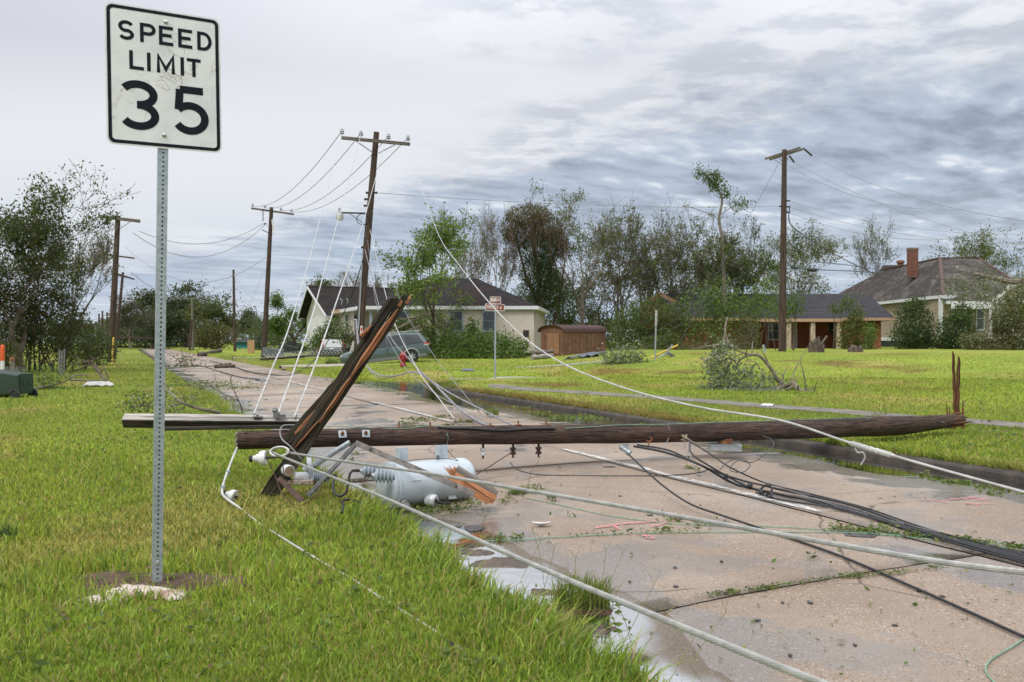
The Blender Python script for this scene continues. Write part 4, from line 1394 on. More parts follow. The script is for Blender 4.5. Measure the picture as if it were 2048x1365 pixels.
# ------------------------------------------------------------------ transformer
def transformer():
 L = P(771, 966, 7.22)
 th = math.radians(33)
 ax = V((math.cos(th), math.sin(th), -0.012)).normalized()
 r = 0.187
 L.z = zg(L.x, L.y) + r + 0.012
 root = thing('transformer', 'grey cylindrical pole transformer tank lying on the road under the fallen pole', 'transformer', V((L.x + 0.3, L.y + 0.2, zg(L.x + .3, L.y + .2))))
 Ln = 0.80
 mb = MB()
 mb.lathe(L, ax, [(r - 0.004, 0.02), (r, 0.024), (r, Ln - 0.06), (r * 0.985, Ln - 0.035), (r * 0.93, Ln - 0.012), (r * 0.86, Ln), (0, Ln)], 48)
 tank = mb.build('tank', M['tank'], root, smooth=True)
 mb = MB()
 mb.lathe(L, ax, [(0, -0.030), (r * 0.6, -0.026), (r * 0.96, -0.012), (r + 0.006, 0.0), (r + 0.009, 0.010), (r + 0.009, 0.030), (r + 0.002, 0.036), (r + 0.002, 0.046), (r + 0.008, 0.05), (r + 0.008, 0.064), (r, 0.068)], 48)
 mb.build('lid', M['tank'], root, smooth=True)
 up = V((0, 0, 1))
 side = ax.cross(up).normalized()        # towards camera side
 if side.y > 0:
  side = -side
 # high-voltage bushings on the lid
 for q0, dv in (((766, 944, 6.98), 0.0), ((790, 953, 6.86), 0.04)):
  a = P(*q0)
  d = V((-0.98, -0.12 - dv, 0.06)).normalized()
  prof = [(0.030, 0)]
  for k in range(5):
   z0 = 0.012 + k * 0.030
   prof += [(0.034, z0), (0.054, z0 + 0.006), (0.057, z0 + 0.013), (0.052, z0 + 0.020), (0.034, z0 + 0.025)]
  prof += [(0.028, 0.166), (0.02, 0.17), (0.016, 0.185), (0.0, 0.186)]
  mb = MB()
  mb.lathe(a, d, prof, 20)
  bs = mb.build('bushing', M['porcelain_grey'], root, smooth=True)
  mb = MB()
  mb.tube([a + d * 0.18, a + d * 0.235], 0.010, 8)
  mb.box(a + d * 0.215, (0.03, 0.03, 0.022))
  mb.build('terminal', M['iron'], bs)
 # hanger lugs up to the pole
 for u in (0.16, 0.55):
  q = L + ax * u + up * r
  c = q + V((0.02, 0.12, 0.0))
  mb = MB()
  mb.box(q + V((0.0, 0.05, 0.055)), (0.085, 0.010, 0.13), Matrix.Rotation(th, 3, 'Z'))
  mb.box(q + V((-0.045, 0.02, 0.055)), (0.010, 0.075, 0.13), Matrix.Rotation(th, 3, 'Z'))
  mb.build('hanger_lug', M['tank'], root)
 # nameplate-like ribs and a small cover
 for k in range(2):
  mb = MB()
  q = L + ax * 0.20 + side * (r * 0.93) + up * (0.052 - 0.032 * k)
  mb.beam(q - ax * 0.045, q + ax * 0.045, 0.022, 0.006, (0, 0, 1), 0.002)
  mb.build('rib', M['tank'], root)
 mb = MB()
 q = L + ax * 0.56 + side * (r * 0.80) - up * 0.118
 R = Matrix((ax, side, ax.cross(side))).transposed()
 mb.box(q, (0.075, 0.012, 0.055), R @ Matrix.Rotation(-0.6, 3, 'X'))
 mb.build('name_plate', M['plate_grey'], root)
 # drain/ground fittings and lower bushings
 mb = MB()
 q = L + ax * 0.50 + up * (r + 0.0)
 mb.lathe(q, up, [(0.018, -0.004), (0.018, 0.02), (0.012, 0.024), (0.012, 0.038), (0, 0.04)], 8)
 mb.build('ground_lug', M['galv_dark'], root)
 for u, sc in ((0.10, 0.8), (0.34, 1.0)):
  q = L + ax * u + side * (r * 0.75) - up * (r * 0.70)
  d = (side * 0.85 + ax * 0.55 - up * 0.12).normalized() if sc == 1.0 else (side * 0.5 - up * 0.6 + ax * 0.1).normalized()
  mb = MB()
  mb.lathe(q, d, [(0.05 * sc, -0.02), (0.056 * sc, 0.0), (0.056 * sc, 0.02), (0.050 * sc, 0.024), (0.056 * sc, 0.03), (0.056 * sc, 0.06), (0.048 * sc, 0.07), (0.025 * sc, 0.07), (0.02 * sc, 0.04), (0, 0.04)], 20)
  lb = mb.build('low_bushing', M['porcelain'] if sc == 1.0 else M['galv_dark'], root, smooth=True)
  mb = MB()
  mb.tube([q + d * 0.04, q + d * 0.19], 0.014 * sc, 8)
  mb.box(q + d * 0.19, (0.04 * sc, 0.04 * sc, 0.035 * sc))
  mb.build('stud', M['iron'], lb)
M['plate_grey'] = pmat('grey_plate', (0.34, 0.36, 0.375), (0.28, 0.30, 0.31), 0.5)
transformer()
# splintered orange wood piece leaning on the tank
def wood_chunk():
 a, b = P(908, 950, 7.02), P(990, 1000, 6.98)
 b = V((b.x, b.y, max(b.z, zg(b.x, b.y) + 0.03)))
 root = thing('broken_wood_piece', 'splintered orange wood piece leaning on the transformer tank', 'broken wood', b)
 mb = MB()
 n = 9
 pp = [a.lerp(b, i / (n - 1)) for i in range(n)]
 mb.sweep(pp, [(0.018, -0.07), (0.018, 0.055), (-0.018, 0.06), (-0.018, -0.065)], (0.35, 0.3, 1), [1.05, .98, 1.02, .97, 1, 1.0, .98, .85, .55])
 for q in range(4):
  mb.v[q] = mb.v[q] - (b - a).normalized() * random.uniform(0, .05)
 mb.build('board', M['raw_wood'], root)
 mb = MB()
 pp2 = [p + V((0.022, 0.018, 0.05)) for p in pp]
 mb.sweep(pp2, [(0.022, -0.028), (0.022, 0.024), (-0.022, 0.024), (-0.022, -0.028)], (0.35, 0.3, 1), [1, 1, 1.02, .97, 1, 1.0, .98, .85, .65])
 mb.build('weathered_side', M['arm_far'], root)
 for k in range(8):
  mb = MB()
  q = a + V((random.uniform(-.015, .02), random.uniform(-.02, .02), random.uniform(-.05, .05)))
  e = q - (b - a).normalized() * random.uniform(.03, .09) + V((0, 0, random.uniform(0, .03)))
  mb.tube([q, e], [0.012, 0.002], 5)
  mb.build('splinter', M['raw_wood'], root)
wood_chunk()
# stump shards still standing at the butt
def stump():
 g = on(1916, 12.3)
 root = thing('broken_pole_stump', 'two tall rusty brown shards of the snapped pole standing on the grass', 'stump', g)
 for x0, x1, y0, y1, w in ((1906, 1911, 703, 834, .030), (1918, 1914, 713, 834, .040)):
  d = 12.3
  a, b = P(x0, y0, d), P(x1, y1, d)
  mb = MB()
  n = 12
  pp = [b.lerp(a, i / (n - 1)) + V((0.006 * math.sin(i * 2.1), 0, 0)) for i in range(n)]
  mb.sweep(pp, [(w / 2, -.02), (w / 2, .018), (0, .026), (-w / 2, .02), (-w / 2, -.022)], (0, -1, 0.02), [1.4, 1.15, 1.1, 1.0, 1.03, .95, 1, .92, .95, .9, .8, .35])
  mb.build('shard', M['splinter'], root)
 for px, py, h in ((1893, 808, .20), (1899, 815, .12), (1926, 800, .22), (1904, 824, .08)):
  a = P(px, py, 12.25)
  b = V((a.x + random.uniform(-.02, .08), a.y, g.z - 0.02))
  mb = MB()
  mb.tube([b, b.lerp(a, .5), a], [0.025, 0.018, 0.004], 5)
  mb.build('shard', M['splinter'], root)
stump()
# ------------------------------------------------------------------ cables and wires
def smooth_path(pts, per=8):
 pts = [V(p) for p in pts]
 if len(pts) < 3:
  return [pts[0].lerp(pts[1], i / 10) for i in range(11)]
 out = []
 e = [pts[0] * 2 - pts[1]] + pts + [pts[-1] * 2 - pts[-2]]
 for i in range(1, len(e) - 2):
  p0, p1, p2, p3 = e[i - 1:i + 3]
  for k in range(per):
   t = k / per
   out.append(0.5 * ((2 * p1) + (p2 - p0) * t + (2 * p0 - 5 * p1 + 4 * p2 - p3) * t * t + (3 * p1 - p0 - 3 * p2 + p3) * t ** 3))
 out.append(pts[-1])
 return out
def cable(name, label, pts, r, mat, sides=8, cat='cable', group=None, per=8, parent=None):
 mb = MB()
 mb.tube(smooth_path(pts, per), r, sides)
 o = mb.build(name, M[mat], parent, origin=pts[0], smooth=True)
 if parent is None:
  tag(o, label, cat, group)
 return o
def stranded(name, label, pts, r, lobes, pitch, mat):
 path = smooth_path(pts, 60)
 k = lobes * 4
 prof = []
 for j in range(k):
  a = 2 * math.pi * j / k
  rr = r * (0.78 + 0.22 * abs(math.cos(a * lobes / 2)))
  prof.append((rr * math.cos(a), rr * math.sin(a)))
 mb = MB()
 mb.sweep(path, prof, (0, 0, 1), twist=2 * math.pi / pitch)
 o = mb.build(name, M[mat], origin=pts[0])
 tag(o, label, 'cable')
 return o
SA = [P(572, 905, 7.15), P(700, 925, 6.1), P(850, 946, 5.3), P(1000, 972, 4.75), P(1200, 1006, 4.15), P(1400, 1041, 3.6), P(1700, 1094, 3.0), P(1900, 1127, 2.72), P(2060, 1147, 2.55), P(2300, 1180, 2.3)]
SA = [p.lerp(p, 1) for p in SA]
stranded('strand_cable', 'thick twisted grey strand cable looped on the crossarm and stretching over the road', SA, 0.0098, 9, 0.27, 'strand')
SB = [P(536, 902, 7.2), P(640, 945, 6.0), P(760, 993, 4.9), P(900, 1055, 3.95), P(1000, 1101, 3.45), P(1150, 1166, 2.95), P(1300, 1228, 2.55), P(1450, 1290, 2.2), P(1650, 1370, 1.9), P(1850, 1445, 1.7)]
stranded('strand_cable', 'twisted grey strand cable crossing the grass edge low above the puddle', SB, 0.0096, 10, 0.24, 'strand')
# the loop and hitch round the crossarm
q = P(565, 903, 7.05)
lp = [q + V((0.075 * math.cos(a) - 0.02, -0.02 + 0.03 * math.sin(a), 0.035 * math.sin(a))) for a in np.linspace(0, 4 * math.pi, 30)]
cable('cable_hitch', 'knot of grey wire wrapped round the leaning crossarm', lp, 0.009, 'strand', 7, 'wire', per=2)
LA = 'white covered wire running steeply from the leaning pole down to the weathered crossarm, '
for xs, lab in (([(683, 268, 33.6), (632, 470, 19), (583, 640, 12), (545, 735, 9.7), (508, 828, 8.25)], 'first from the street sign'),
    ([(722, 270, 33.8), (676, 440, 20), (628, 620, 12.2), (590, 735, 9.6), (555, 832, 8.2)], 'middle one'),
    ([(770, 287, 34.0), (728, 440, 20), (671, 610, 12.2), (628, 735, 9.6), (588, 836, 8.2)], 'nearest the splintered beam')):
 lab2 = {'first from the street sign': 'white wire from the leaning pole crossarm tip to the grey crossarm, nearest the speed sign',
   'middle one': 'white wire ending in a clamp on the grey crossarm, between two others',
   'nearest the splintered beam': 'white wire passing closest to the splintered leaning beam'}[lab]
 cable('power_wire', lab2, [P(*a) for a in xs], 0.0098, 'cable_white', 8, 'wire', 'wires torn down from the leaning pole')
WC = [(820, 285, 34.2), (836, 352, 27), (858, 420, 20), (882, 480, 15.5), (920, 533, 11.8), (972, 598, 9.2), (1040, 668, 7.4), (1125, 727, 6.2), (1250, 777, 5.3), (1400, 815, 4.8), (1560, 841, 4.4), (1700, 886, 4.05), (1850, 930, 3.8), (2060, 988, 3.5), (2250, 1040, 3.3)]
cable('power_wire', 'long white wire sweeping down past the street name sign and over the pole butt', [P(*a) for a in WC], 0.0058, 'cable_white', 8, 'wire', 'wires torn down from the leaning pole')
# splice on it
a, b = P(1698, 886, 4.05), P(1790, 913, 3.9)
mb = MB()
mb.tube([a, a.lerp(b, .15), a.lerp(b, .5), a.lerp(b, .85), b], [0.008, 0.0125, 0.0115, 0.0125, 0.008], 10)
for k in range(7):
 q = a.lerp(b, 0.1 + k * 0.13)
 mb.lathe(q, (b - a), [(0.013, -0.006), (0.0145, 0), (0.013, 0.006)], 10)
mb.tube(smooth_path([a.lerp(b, .1), P(1715, 905, 4.02), P(1725, 905, 4.0), P(1730, 915, 4.0), P(1722, 930, 4.02)], 4), 0.004, 5)
tag(mb.build('wire_splice', M['cable_white'], origin=a), 'white bulky splice with loose wire tails on the long white wire', 'wire splice')
GW = [P(474, 896, 7.9), P(462, 925, 7.6), P(450, 958, 7.35), P(444, 983, 7.15), P(452, 997, 7.0)]
GW += [G(x, y, 0.025) for x, y in ((480, 1017), (520, 1048), (560, 1073), (600, 1098))] + [G(x, y, -0.002) for x, y in ((650, 1128), (700, 1156), (760, 1195), (850, 1250), (925, 1300))]
cable('ground_wire', 'frayed white wire drooping from the pole end and lying in the grass', GW, [0.0105 if i < 40 else 0.0062 for i in range((len(GW) - 1) * 8 + 1)], 'cable_white', 8, 'wire')
mb = MB()
for u in (P(456, 945, 7.45), P(446, 975, 7.2)):
 mb.lathe(u, (-0.3, -0.2, -1), [(0.014, -0.02), (0.020, -0.012), (0.020, 0.012), (0.014, 0.02)], 8)
tag(mb.build('wire_clip', M['galv'], origin=GW[2]), 'small grey clips on the white wire hanging off the pole end', 'wire clip')
# black cables
BC = [P(1256, 908, 8.35), P(1290, 940, 7.9), P(1330, 975, 7.45), P(1380, 1008, 6.9), P(1440, 1030, 6.55)] + [G(x, y, 0.013) for x, y in ((1560, 1070), (1680, 1112), (1800, 1163), (1920, 1216), (2048, 1274), (2200, 1340), (2600, 1510))]
cable('black_cable', 'single black cable hanging from the pole clevis then lying across the wet road', BC, 0.0085, 'black_rubber', 8, group='black cables on the road')
bl = [([(1268, 893, 8.9), (1330, 905, 8.4), (1400, 930, 7.9)], [(1470, 968), (1560, 989), (1680, 1013), (1830, 1060), (2048, 1118), (2200, 1160), (2700, 1300)], 0.0125, 'thick black cable forming the core of the bundle on the road'),
  ([(1275, 890, 8.9), (1340, 902, 8.4), (1410, 935, 7.9)], [(1480, 960), (1600, 988), (1700, 1010), (1850, 1062), (2048, 1113), (2200, 1154), (2700, 1292)], 0.0095, 'black cable on the pole side of the bundle'),
  ([(1380, 880, 8.7), (1382, 905, 8.2), (1415, 930, 7.9)], [(1500, 975), (1600, 997), (1720, 1030), (1850, 1067), (2048, 1122), (2200, 1165), (2700, 1308)], 0.009, 'black cable bending down from the wedge clamp into the bundle'),
  ([(1372, 878, 8.7), (1420, 908, 8.3), (1460, 935, 7.95)], [(1530, 966), (1620, 988), (1730, 1016), (1860, 1060), (2048, 1109), (2200, 1148), (2700, 1284)], 0.007, 'slim black cable straight from the wedge clamp along the bundle')]
for air, gnd, r, lab in bl:
 cable('black_cable', lab, [P(*a) for a in air] + [G(x, y, r + 0.012) for x, y in gnd], r, 'black_rubber', 8, group='black cables on the road')
cable('black_cable', 'black cable with a frayed end trailing beside the bundle', [G(x, y, 0.02) for x, y in ((1512, 985), (1545, 996), (1600, 1006), (1700, 1021), (1850, 1071), (2048, 1126), (2300, 1196))], 0.008, 'black_rubber', 8, group='black cables on the road')
mb = MB()
for (x, y) in ((1452, 953), (1500, 972), (1523, 985)):
 q = G(x, y, 0.035)
 mb.lathe(q, (0.8, -0.5, -0.1), [(0.022, -0.02), (0.027, -0.01), (0.027, 0.012), (0.02, 0.02)], 10)
 tag(mb.build('cable_clip', M['black_rubber'], origin=q), {1452: 'black clip on the cable bundle nearest the fallen pole', 1500: 'middle black clip on the cable bundle', 1523: 'black clip on the bundle just before its hooks'}[x], 'cable clip', 'clips on the cable bundle')
 mb = MB()
q = G(1520, 980, 0.03)
mb.tube(smooth_path([q, q + V((0.05, -0.03, 0.05)), q + V((0.09, -0.05, 0.03)), q + V((0.08, -0.08, 0.0))], 4), 0.010, 6)
tag(mb.build('cable_hook', M['black_rubber'], origin=q), 'black plastic hook curling up from the cable bundle', 'cable hook')
mb = MB()
q = G(1533, 990, 0.03)
mb.tube(smooth_path([q, q + V((0.03, -0.05, 0.02)), q + V((0.01, -0.09, 0.0))], 4), 0.012, 6)
tag(mb.build('cable_hook', M['black_rubber'], origin=q), 'short thick black cable stub pointing away from the bundle', 'cable stub')
cable('pole_cable', 'black cable lying along the upper side of the fallen pole', [on_pole(x, y, 0.012) for x, y in ((876, 855), (905, 857), (935, 857), (965, 859), (1000, 861), (1030, 860), (1060, 858), (1110, 857))], 0.013, 'black_rubber', 8)
cable('black_lead', 'short black lead looped from the transformer bushing to the fuse cutout', [P(708, 940, 7.0), P(700, 948, 6.98), P(697, 965, 6.95), P(692, 985, 6.92), P(682, 992, 6.92), P(670, 988, 6.95), P(666, 972, 7.0), P(668, 955, 7.1), P(660, 953, 7.2)], 0.0105, 'black_rubber', 8)
cable('black_lead', 'black lead curling out of the grass by the transformer foot', [G(683, 1026, 0.03), G(687, 1012, 0.05), G(684, 1003, 0.06), G(700, 1000, 0.05), G(730, 1008, 0.03), G(765, 1018, 0.03)], 0.010, 'black_rubber', 8)
# thin loose wires round the pole
thin = [
 ('green bare wire wandering along the upper side of the fallen pole', [on_pole(x, y, 0.006) for x, y in ((632, 853), (680, 853), (740, 856), (790, 858), (820, 857), (850, 853), (880, 853), (895, 870), (896, 885))] , .0042, 'green_wire'),
 ('green bare wire lying along the pole towards its butt end', [on_pole(x, y, 0.006) for x, y in ((1130, 857), (1200, 853), (1250, 850), (1330, 849), (1400, 846), (1500, 843), (1600, 840), (1750, 836), (1850, 838), (1890, 846))], .004, 'green_wire'),
 ('thin dark wire dangling from the pole to the transformer lug', [on_pole(895, 880, 0.006), P(895, 898, 7.8), P(905, 912, 7.6), P(916, 922, 7.4)], .003, 'wire_dark'),
 ('thin dark wire lying over the transformer tank', [P(700, 945, 7.1), P(740, 938, 7.1), P(775, 932, 7.25), P(830, 920, 7.35), P(890, 918, 7.45), P(915, 922, 7.45)], .003, 'wire_dark'),
 ('rusty twisted wire from the brown spool to the road', [P(1024, 905, 8.6), P(1000, 920, 8.4), P(985, 930, 8.3), P(958, 946, 8.2), G(950, 950, 0.01)], .005, 'rust_dark'),
 ('thin rusty wire hanging from the second brown spool', [P(1077, 922, 8.6), P(1068, 935, 8.4), P(1060, 952, 8.2), G(1057, 975, 0.01)], .003, 'rust_dark'),
 ('dark wire trailing level across the road below the spools', [P(1020, 925, 8.6), P(1035, 940, 8.4), G(1080, 950, 0.01), G(1150, 951, 0.01), G(1250, 952, 0.01), G(1340, 951, 0.01), G(1395, 946, 0.01), G(1420, 938, 0.01)], .0055, 'wire_dark'),
 ('thin grey wire looped down between the clamps', [on_pole(1336, 850, 0.006), on_pole(1339, 862, 0.008), on_pole(1338, 875, 0.01), P(1328, 895, 8.6), P(1320, 905, 8.5), P(1330, 902, 8.4)], .0035, 'wire_grey'),
 ('curling grey wire hanging near the terminal box', [P(1345, 890, 8.7), P(1365, 895, 8.5), P(1380, 915, 8.3), P(1385, 930, 8.1), P(1392, 938, 8.0), P(1395, 945, 7.9)], .0035, 'wire_grey'),
 ('tangle of dark wire looping over the cable bundle', [P(1440, 940, 7.9), P(1455, 925, 7.95), P(1480, 918, 8.0), P(1500, 930, 7.9), P(1485, 945, 7.8), P(1460, 940, 7.8), P(1475, 922, 7.9), P(1505, 925, 8.0), P(1535, 905, 8.3), P(1548, 890, 8.6), P(1540, 878, 8.9), P(1525, 872, 9.1)], .0045, 'wire_dark'),
 ('thin wire curving from the leaning beam down to the grass', [P(588, 850, 7.3), P(566, 852, 7.25), P(560, 865, 7.2), P(565, 880, 7.15), P(580, 893, 7.1), P(600, 915, 7.1), P(620, 937, 7.2)], .0055, 'wire_grey'),
 ('thin brown wire drooping in a loop under the broken beam', [P(556, 900, 7.1), P(536, 905, 7.1), P(535, 920, 7.1), P(545, 940, 7.1), P(555, 965, 7.05), P(565, 990, 7.0), P(585, 1008, 6.95), P(605, 1010, 6.95), P(630, 995, 6.95), P(640, 975, 7.0), P(640, 960, 7.1)], .004, 'rust_dark'),
 ('dark wire hanging straight from the hitch', [P(563, 915, 7.15), P(567, 940, 7.15), P(568, 960, 7.2)], .004, 'wire_dark'),
]
for lab, pts, r, mt in thin:
 cable('loose_wire', lab, pts, r, mt, 6, 'wire')
# green wires on the road
for lab, pts in (('green wire from under the transformer across the puddle to the leaf litter', [(752, 1022), (800, 1035), (870, 1062), (920, 1073), (975, 1082), (1100, 1076), (1250, 1068), (1400, 1065), (1700, 1066), (1850, 1078), (2048, 1100)]),
     ('green wire running level over the road beyond the ceramic shard', [(1050, 996), (1120, 1010), (1210, 1030), (1310, 1044), (1400, 1050), (1550, 1054), (1680, 1062), (1820, 1072), (2048, 1090)]),
     ('pale green wire curling at the road edge near the black cable end', [(2060, 1270), (2030, 1290), (1985, 1318), (1972, 1334), (1975, 1350), (1995, 1372)])):
 cable('green_wire', lab, [G(x, y, 0.006) for x, y in pts], .0036, 'green_wire', 6, 'wire')
cable('thin_wire', 'hair thin grey wire stretched beside the black cable bundle', [G(1560, 975, 0.05), G(1700, 1020, 0.03), G(1900, 1070, 0.02), G(2060, 1105, 0.02)], .003, 'wire_grey', 5, 'wire')
# white ceramic shard
mb = MB()
g = G(1077, 1054)
n = 12
for k in range(3):
 pass
b0 = []
rad = 0.058
vv = []
for i in range(5):
 for j in range(n):
  a = math.radians(200 + 165 * j / (n - 1))
  rr = rad * (i / 4) if i else 0.002
  vv.append(g + V((rr * 1.25 * math.cos(a) + 0.02, rr * math.sin(a) * 0.8 + 0.03, 0.010 + 0.028 * (i / 4) ** 2)))
mb.v = list(vv)
for i in range(4):
 for j in range(n - 1):
  mb.face((i * n + j, (i + 1) * n + j, (i + 1) * n + j + 1, i * n + j + 1))
o = mb.build('ceramic_shard', M['porcelain'], origin=g, smooth=True)
sol = o.modifiers.new('thickness', 'SOLIDIFY')
sol.thickness = 0.009
tag(o, 'white curved ceramic shard lying on the road before the transformer', 'shard')
# ------------------------------------------------------------------ standing utility poles
def up_pole(label, base, top, r0, r1, arms, pins=(), mat='pole_far', braces=(), spools=(), stubs=(), name='utility_pole'):
 """arms: (end a, end b, w, h); pins: insulators standing on the arm"""
 root = thing(name, label, 'utility pole', base)
 b = V(base) - V((0, 0, 0.3))
 n = 14
 mb = MB()
 mb.tube([b.lerp(V(top), i / n) for i in range(n + 1)], [r0 + (r1 - r0) * i / n for i in range(n + 1)], 12)
 mb.build('pole', M[mat], root, smooth=True)
 for a, c, w, h in arms:
  mb = MB()
  mb.beam(a, c, w, h, (0, 0, 1))
  mb.build('crossarm', M['arm_far'], root)
 for a, c in braces:
  mb = MB()
  mb.beam(a, c, 0.035, 0.012, (0, -1, 0))
  mb.build('arm_brace', M['galv_dark'], root)
 for p in pins:
  p = V(p)
  mb = MB()
  mb.tube([p, p + V((0, 0, 0.16))], 0.014, 6)
  mb.lathe(p + V((0, 0, 0.13)), (0, 0, 1), [(0.035, 0), (0.095, 0.02), (0.09, 0.05), (0.055, 0.07), (0.085, 0.10), (0.08, 0.13), (0.05, 0.16), (0.06, 0.19), (0, 0.2)], 12)
  mb.build('insulator', M['porcelain_grey'], root, smooth=True)
 for p in spools:
  mb = MB()
  mb.lathe(p, (1, 0, 0), [(0.0, -0.10), (0.05, -0.09), (0.05, -0.03), (0.03, 0.0), (0.05, 0.03), (0.05, 0.09), (0, 0.10)], 8)
  mb.build('spool_insulator', M['iron'], root)
 for a, c, r, mt in stubs:
  mb = MB()
  mb.tube([a, c], r, 8)
  mb.build('fitting', M[mt], root)
 return root
# leaning pole by the corner
dA = 34.5
baseA = on(711, 34.5)
topA = P(753, 265, dA)
armA = (P(683, 276, 33.8), P(820, 289, 34.5), 0.12, 0.12)
pinsA = [P(684, 275, 33.8), P(722, 279, 34.0), P(777, 285, 34.3), P(816, 288, 34.5)]
pa = up_pole('leaning dark utility pole with a street lamp arm behind the fire hydrant', baseA, topA, 0.19, 0.115, [armA], pinsA,
    braces=[(P(710, 281, 34.0), P(747, 307, dA - .15)), (P(794, 288, 34.3), P(757, 307, dA - .15))],
    spools=[P(736, 386, dA), P(733, 399, dA), P(732, 412, dA), P(750, 386, dA), P(727, 495, dA)])
mb = MB()
mb.tube([P(734, 427, dA), P(690, 426, dA), P(684, 426, dA)], 0.035, 8)
mb.tube([P(730, 450, dA), P(700, 428, dA)], 0.015, 6)
arm = mb.build('lamp_arm', M['iron'], pa)
mb = MB()
mb.lathe(P(679.5, 421, dA), (0, 0, -1), [(0.0, -0.10), (0.06, -0.09), (0.06, 0.06), (0.10, 0.10), (0.10, 0.16), (0, 0.16)], 12)
mb.build('lamp_head', M['galv'], arm)
mb = MB()
mb.lathe(P(679.5, 428, dA), (0, 0, -1), [(0.10, 0), (0.145, 0.03), (0.15, 0.20), (0.12, 0.26), (0, 0.27)], 14)
M['lamp_bowl'] = pmat('frosted_lamp_bowl', (0.60, 0.60, 0.56), (0.5, 0.5, 0.47), 0.3)
mb.build('lamp_bowl', M['lamp_bowl'], arm, smooth=True)
mb = MB()
mb.tube([P(735, 440, dA) + V((0.26 * math.cos(a) - 0.16, -0.15, 0.22 * math.sin(a))) for a in np.linspace(0, 2 * math.pi, 15)], 0.016, 6, caps=False)
mb.build('wire_coil', M['iron'], pa)
mb = MB()
mb.tube([P(726, 500, dA - .15), P(722, 560, dA - .18), P(718, 640, dA - .2), P(716, 662, dA - .22)], 0.03, 6)
mb.build('ground_conduit', M['galv'], pa)
mb = MB()
mb.box(P(723, 660, dA - .25), (0.10, 0.03, 0.30))
pl = mb.build('white_tag', M['white'], pa)
M['red'] = pmat('red_print', (0.50, 0.03, 0.035), (0.42, 0.03, 0.03), 0.5)
mb = MB()
mb.box(P(723, 659, dA - .268), (0.07, 0.006, 0.16))
mb.build('red_patch', M['red'], pl)
# second pole, further along the verge
dB = 60
pb = up_pole('straight brown utility pole beside the toppled grey bins', on(527, dB), P(543, 415, dB), 0.20, 0.13,
    [(P(502, 417, dB), P(588, 429, dB + 0.8), 0.13, 0.12)], [P(505, 417, dB), P(530, 420, dB), P(562, 425, dB), P(583, 428, dB)],
    spools=[P(537, 527, dB), P(537, 533, dB), P(536, 545, dB), P(530, 448, dB)],
    stubs=[(P(545, 440, dB - .2), P(548, 467, dB - .2), 0.07, 'white'), (P(526, 418, dB), P(526, 443, dB), 0.03, 'iron'), (P(524, 460, dB), P(545, 470, dB), 0.03, 'iron')])
# far left pole with doubled arms
dC = 54
pc = up_pole('weathered pole with two stacked lower crossarms beside the big roadside tree', on(221, dC), P(236, 432, dC), 0.22, 0.15,
    [(P(197, 433, dC - .15), P(280, 443, dC - .15), 0.12, 0.20), (P(197, 433, dC + .2), P(280, 443, dC + .2), 0.12, 0.20)], [],
    braces=[(P(214, 440, dC), P(233, 458, dC)), (P(262, 443, dC), P(240, 458, dC)), (P(231, 452, dC - .3), P(223, 465, dC - .3)), (P(236, 452, dC - .3), P(229, 466, dC - .3))])
for (a, b, w) in (((207, 509), (269, 517), .10), ((222, 544), (268, 559), .10), ((222, 673), (306, 678), .14)):
 mb = MB()
 mb.beam(P(*a, dC + 3), P(*b, dC + 3), w, w, (0, 0, 1))
 mb.build('crossarm', M['arm_brown'] if 'arm_brown' in M else M['pole_far'], pc)
# twin pole close behind it
pc2 = up_pole('thin second pole standing tight behind the weathered roadside pole', on(228, 64), P(246, 545, 64), 0.13, 0.09, [(P(222, 548, 64), P(256, 556, 64), .09, .09)])
for k, (px, ty) in enumerate(((197, 628), (204, 622), (213, 625))):
 o = up_pole('bare post standing beyond the roadside pole against the sky', on(px, 85 + 4 * k), P(px + 1, ty, 85 + 4 * k), 0.10, 0.08, [], name='bare_post')
 o['group'] = 'bare posts beyond the roadside pole'
 o['label'] = ('farthest from the pole of three bare posts against the sky', 'middle one of three bare posts beyond the roadside pole', 'bare post closest to the weathered roadside pole against the sky')[k]
 o['category'] = 'post'
up_pole('bare dark pole without any arms rising over the far verge', on(470, 92), P(467, 540, 92), 0.17, 0.12, [])
up_pole('short pale brown snapped pole standing far along the road', on(386, 108), P(384, 596, 108), 0.17, 0.12, [], mat='pole_pale' if 'pole_pale' in M else 'arm_far')
up_pole('short dark leaning stub beside the pale snapped pole', on(379, 107), P(384, 640, 107), 0.16, 0.12, [])
# right-hand pole in the lawn
dD = 47
pd = up_pole('tall dark utility pole on the lawn before the brick house', on(1564, dD), P(1569, 300, dD), 0.22, 0.13,
    [(P(1531, 318, dD - .2), P(1600, 296, dD + .4), .11, .12), (P(1540, 319.5, dD + .2), P(1609, 298, dD + .8), .11, .12)], [],
    braces=[(P(1549, 320, dD), P(1565, 330, dD)), (P(1579, 311, dD), P(1572, 323, dD)), (P(1558, 317, dD), P(1565, 324, dD))],
    spools=[P(1577, 402, dD), P(1577, 414, dD), P(1562, 413, dD), P(1577, 425, dD)],
    stubs=[(P(1609, 299, dD + .8), P(1624, 312, dD + 1), .05, 'iron'), (P(1579, 312, dD), P(1588, 325, dD + .3), .045, 'iron')])
# yellow guy guard by the far left pole
mb = MB()
mb.tube([on(224, 50), P(227, 676, 51)], 0.055, 8)
M['yellow'] = pmat('yellow_plastic', (0.62, 0.40, 0.03), (0.55, 0.35, 0.03), 0.5)
tag(mb.build('guy_guard', M['yellow'], origin=on(224, 50)), 'yellow plastic guy wire guard standing at the foot of the weathered pole', 'guy guard')
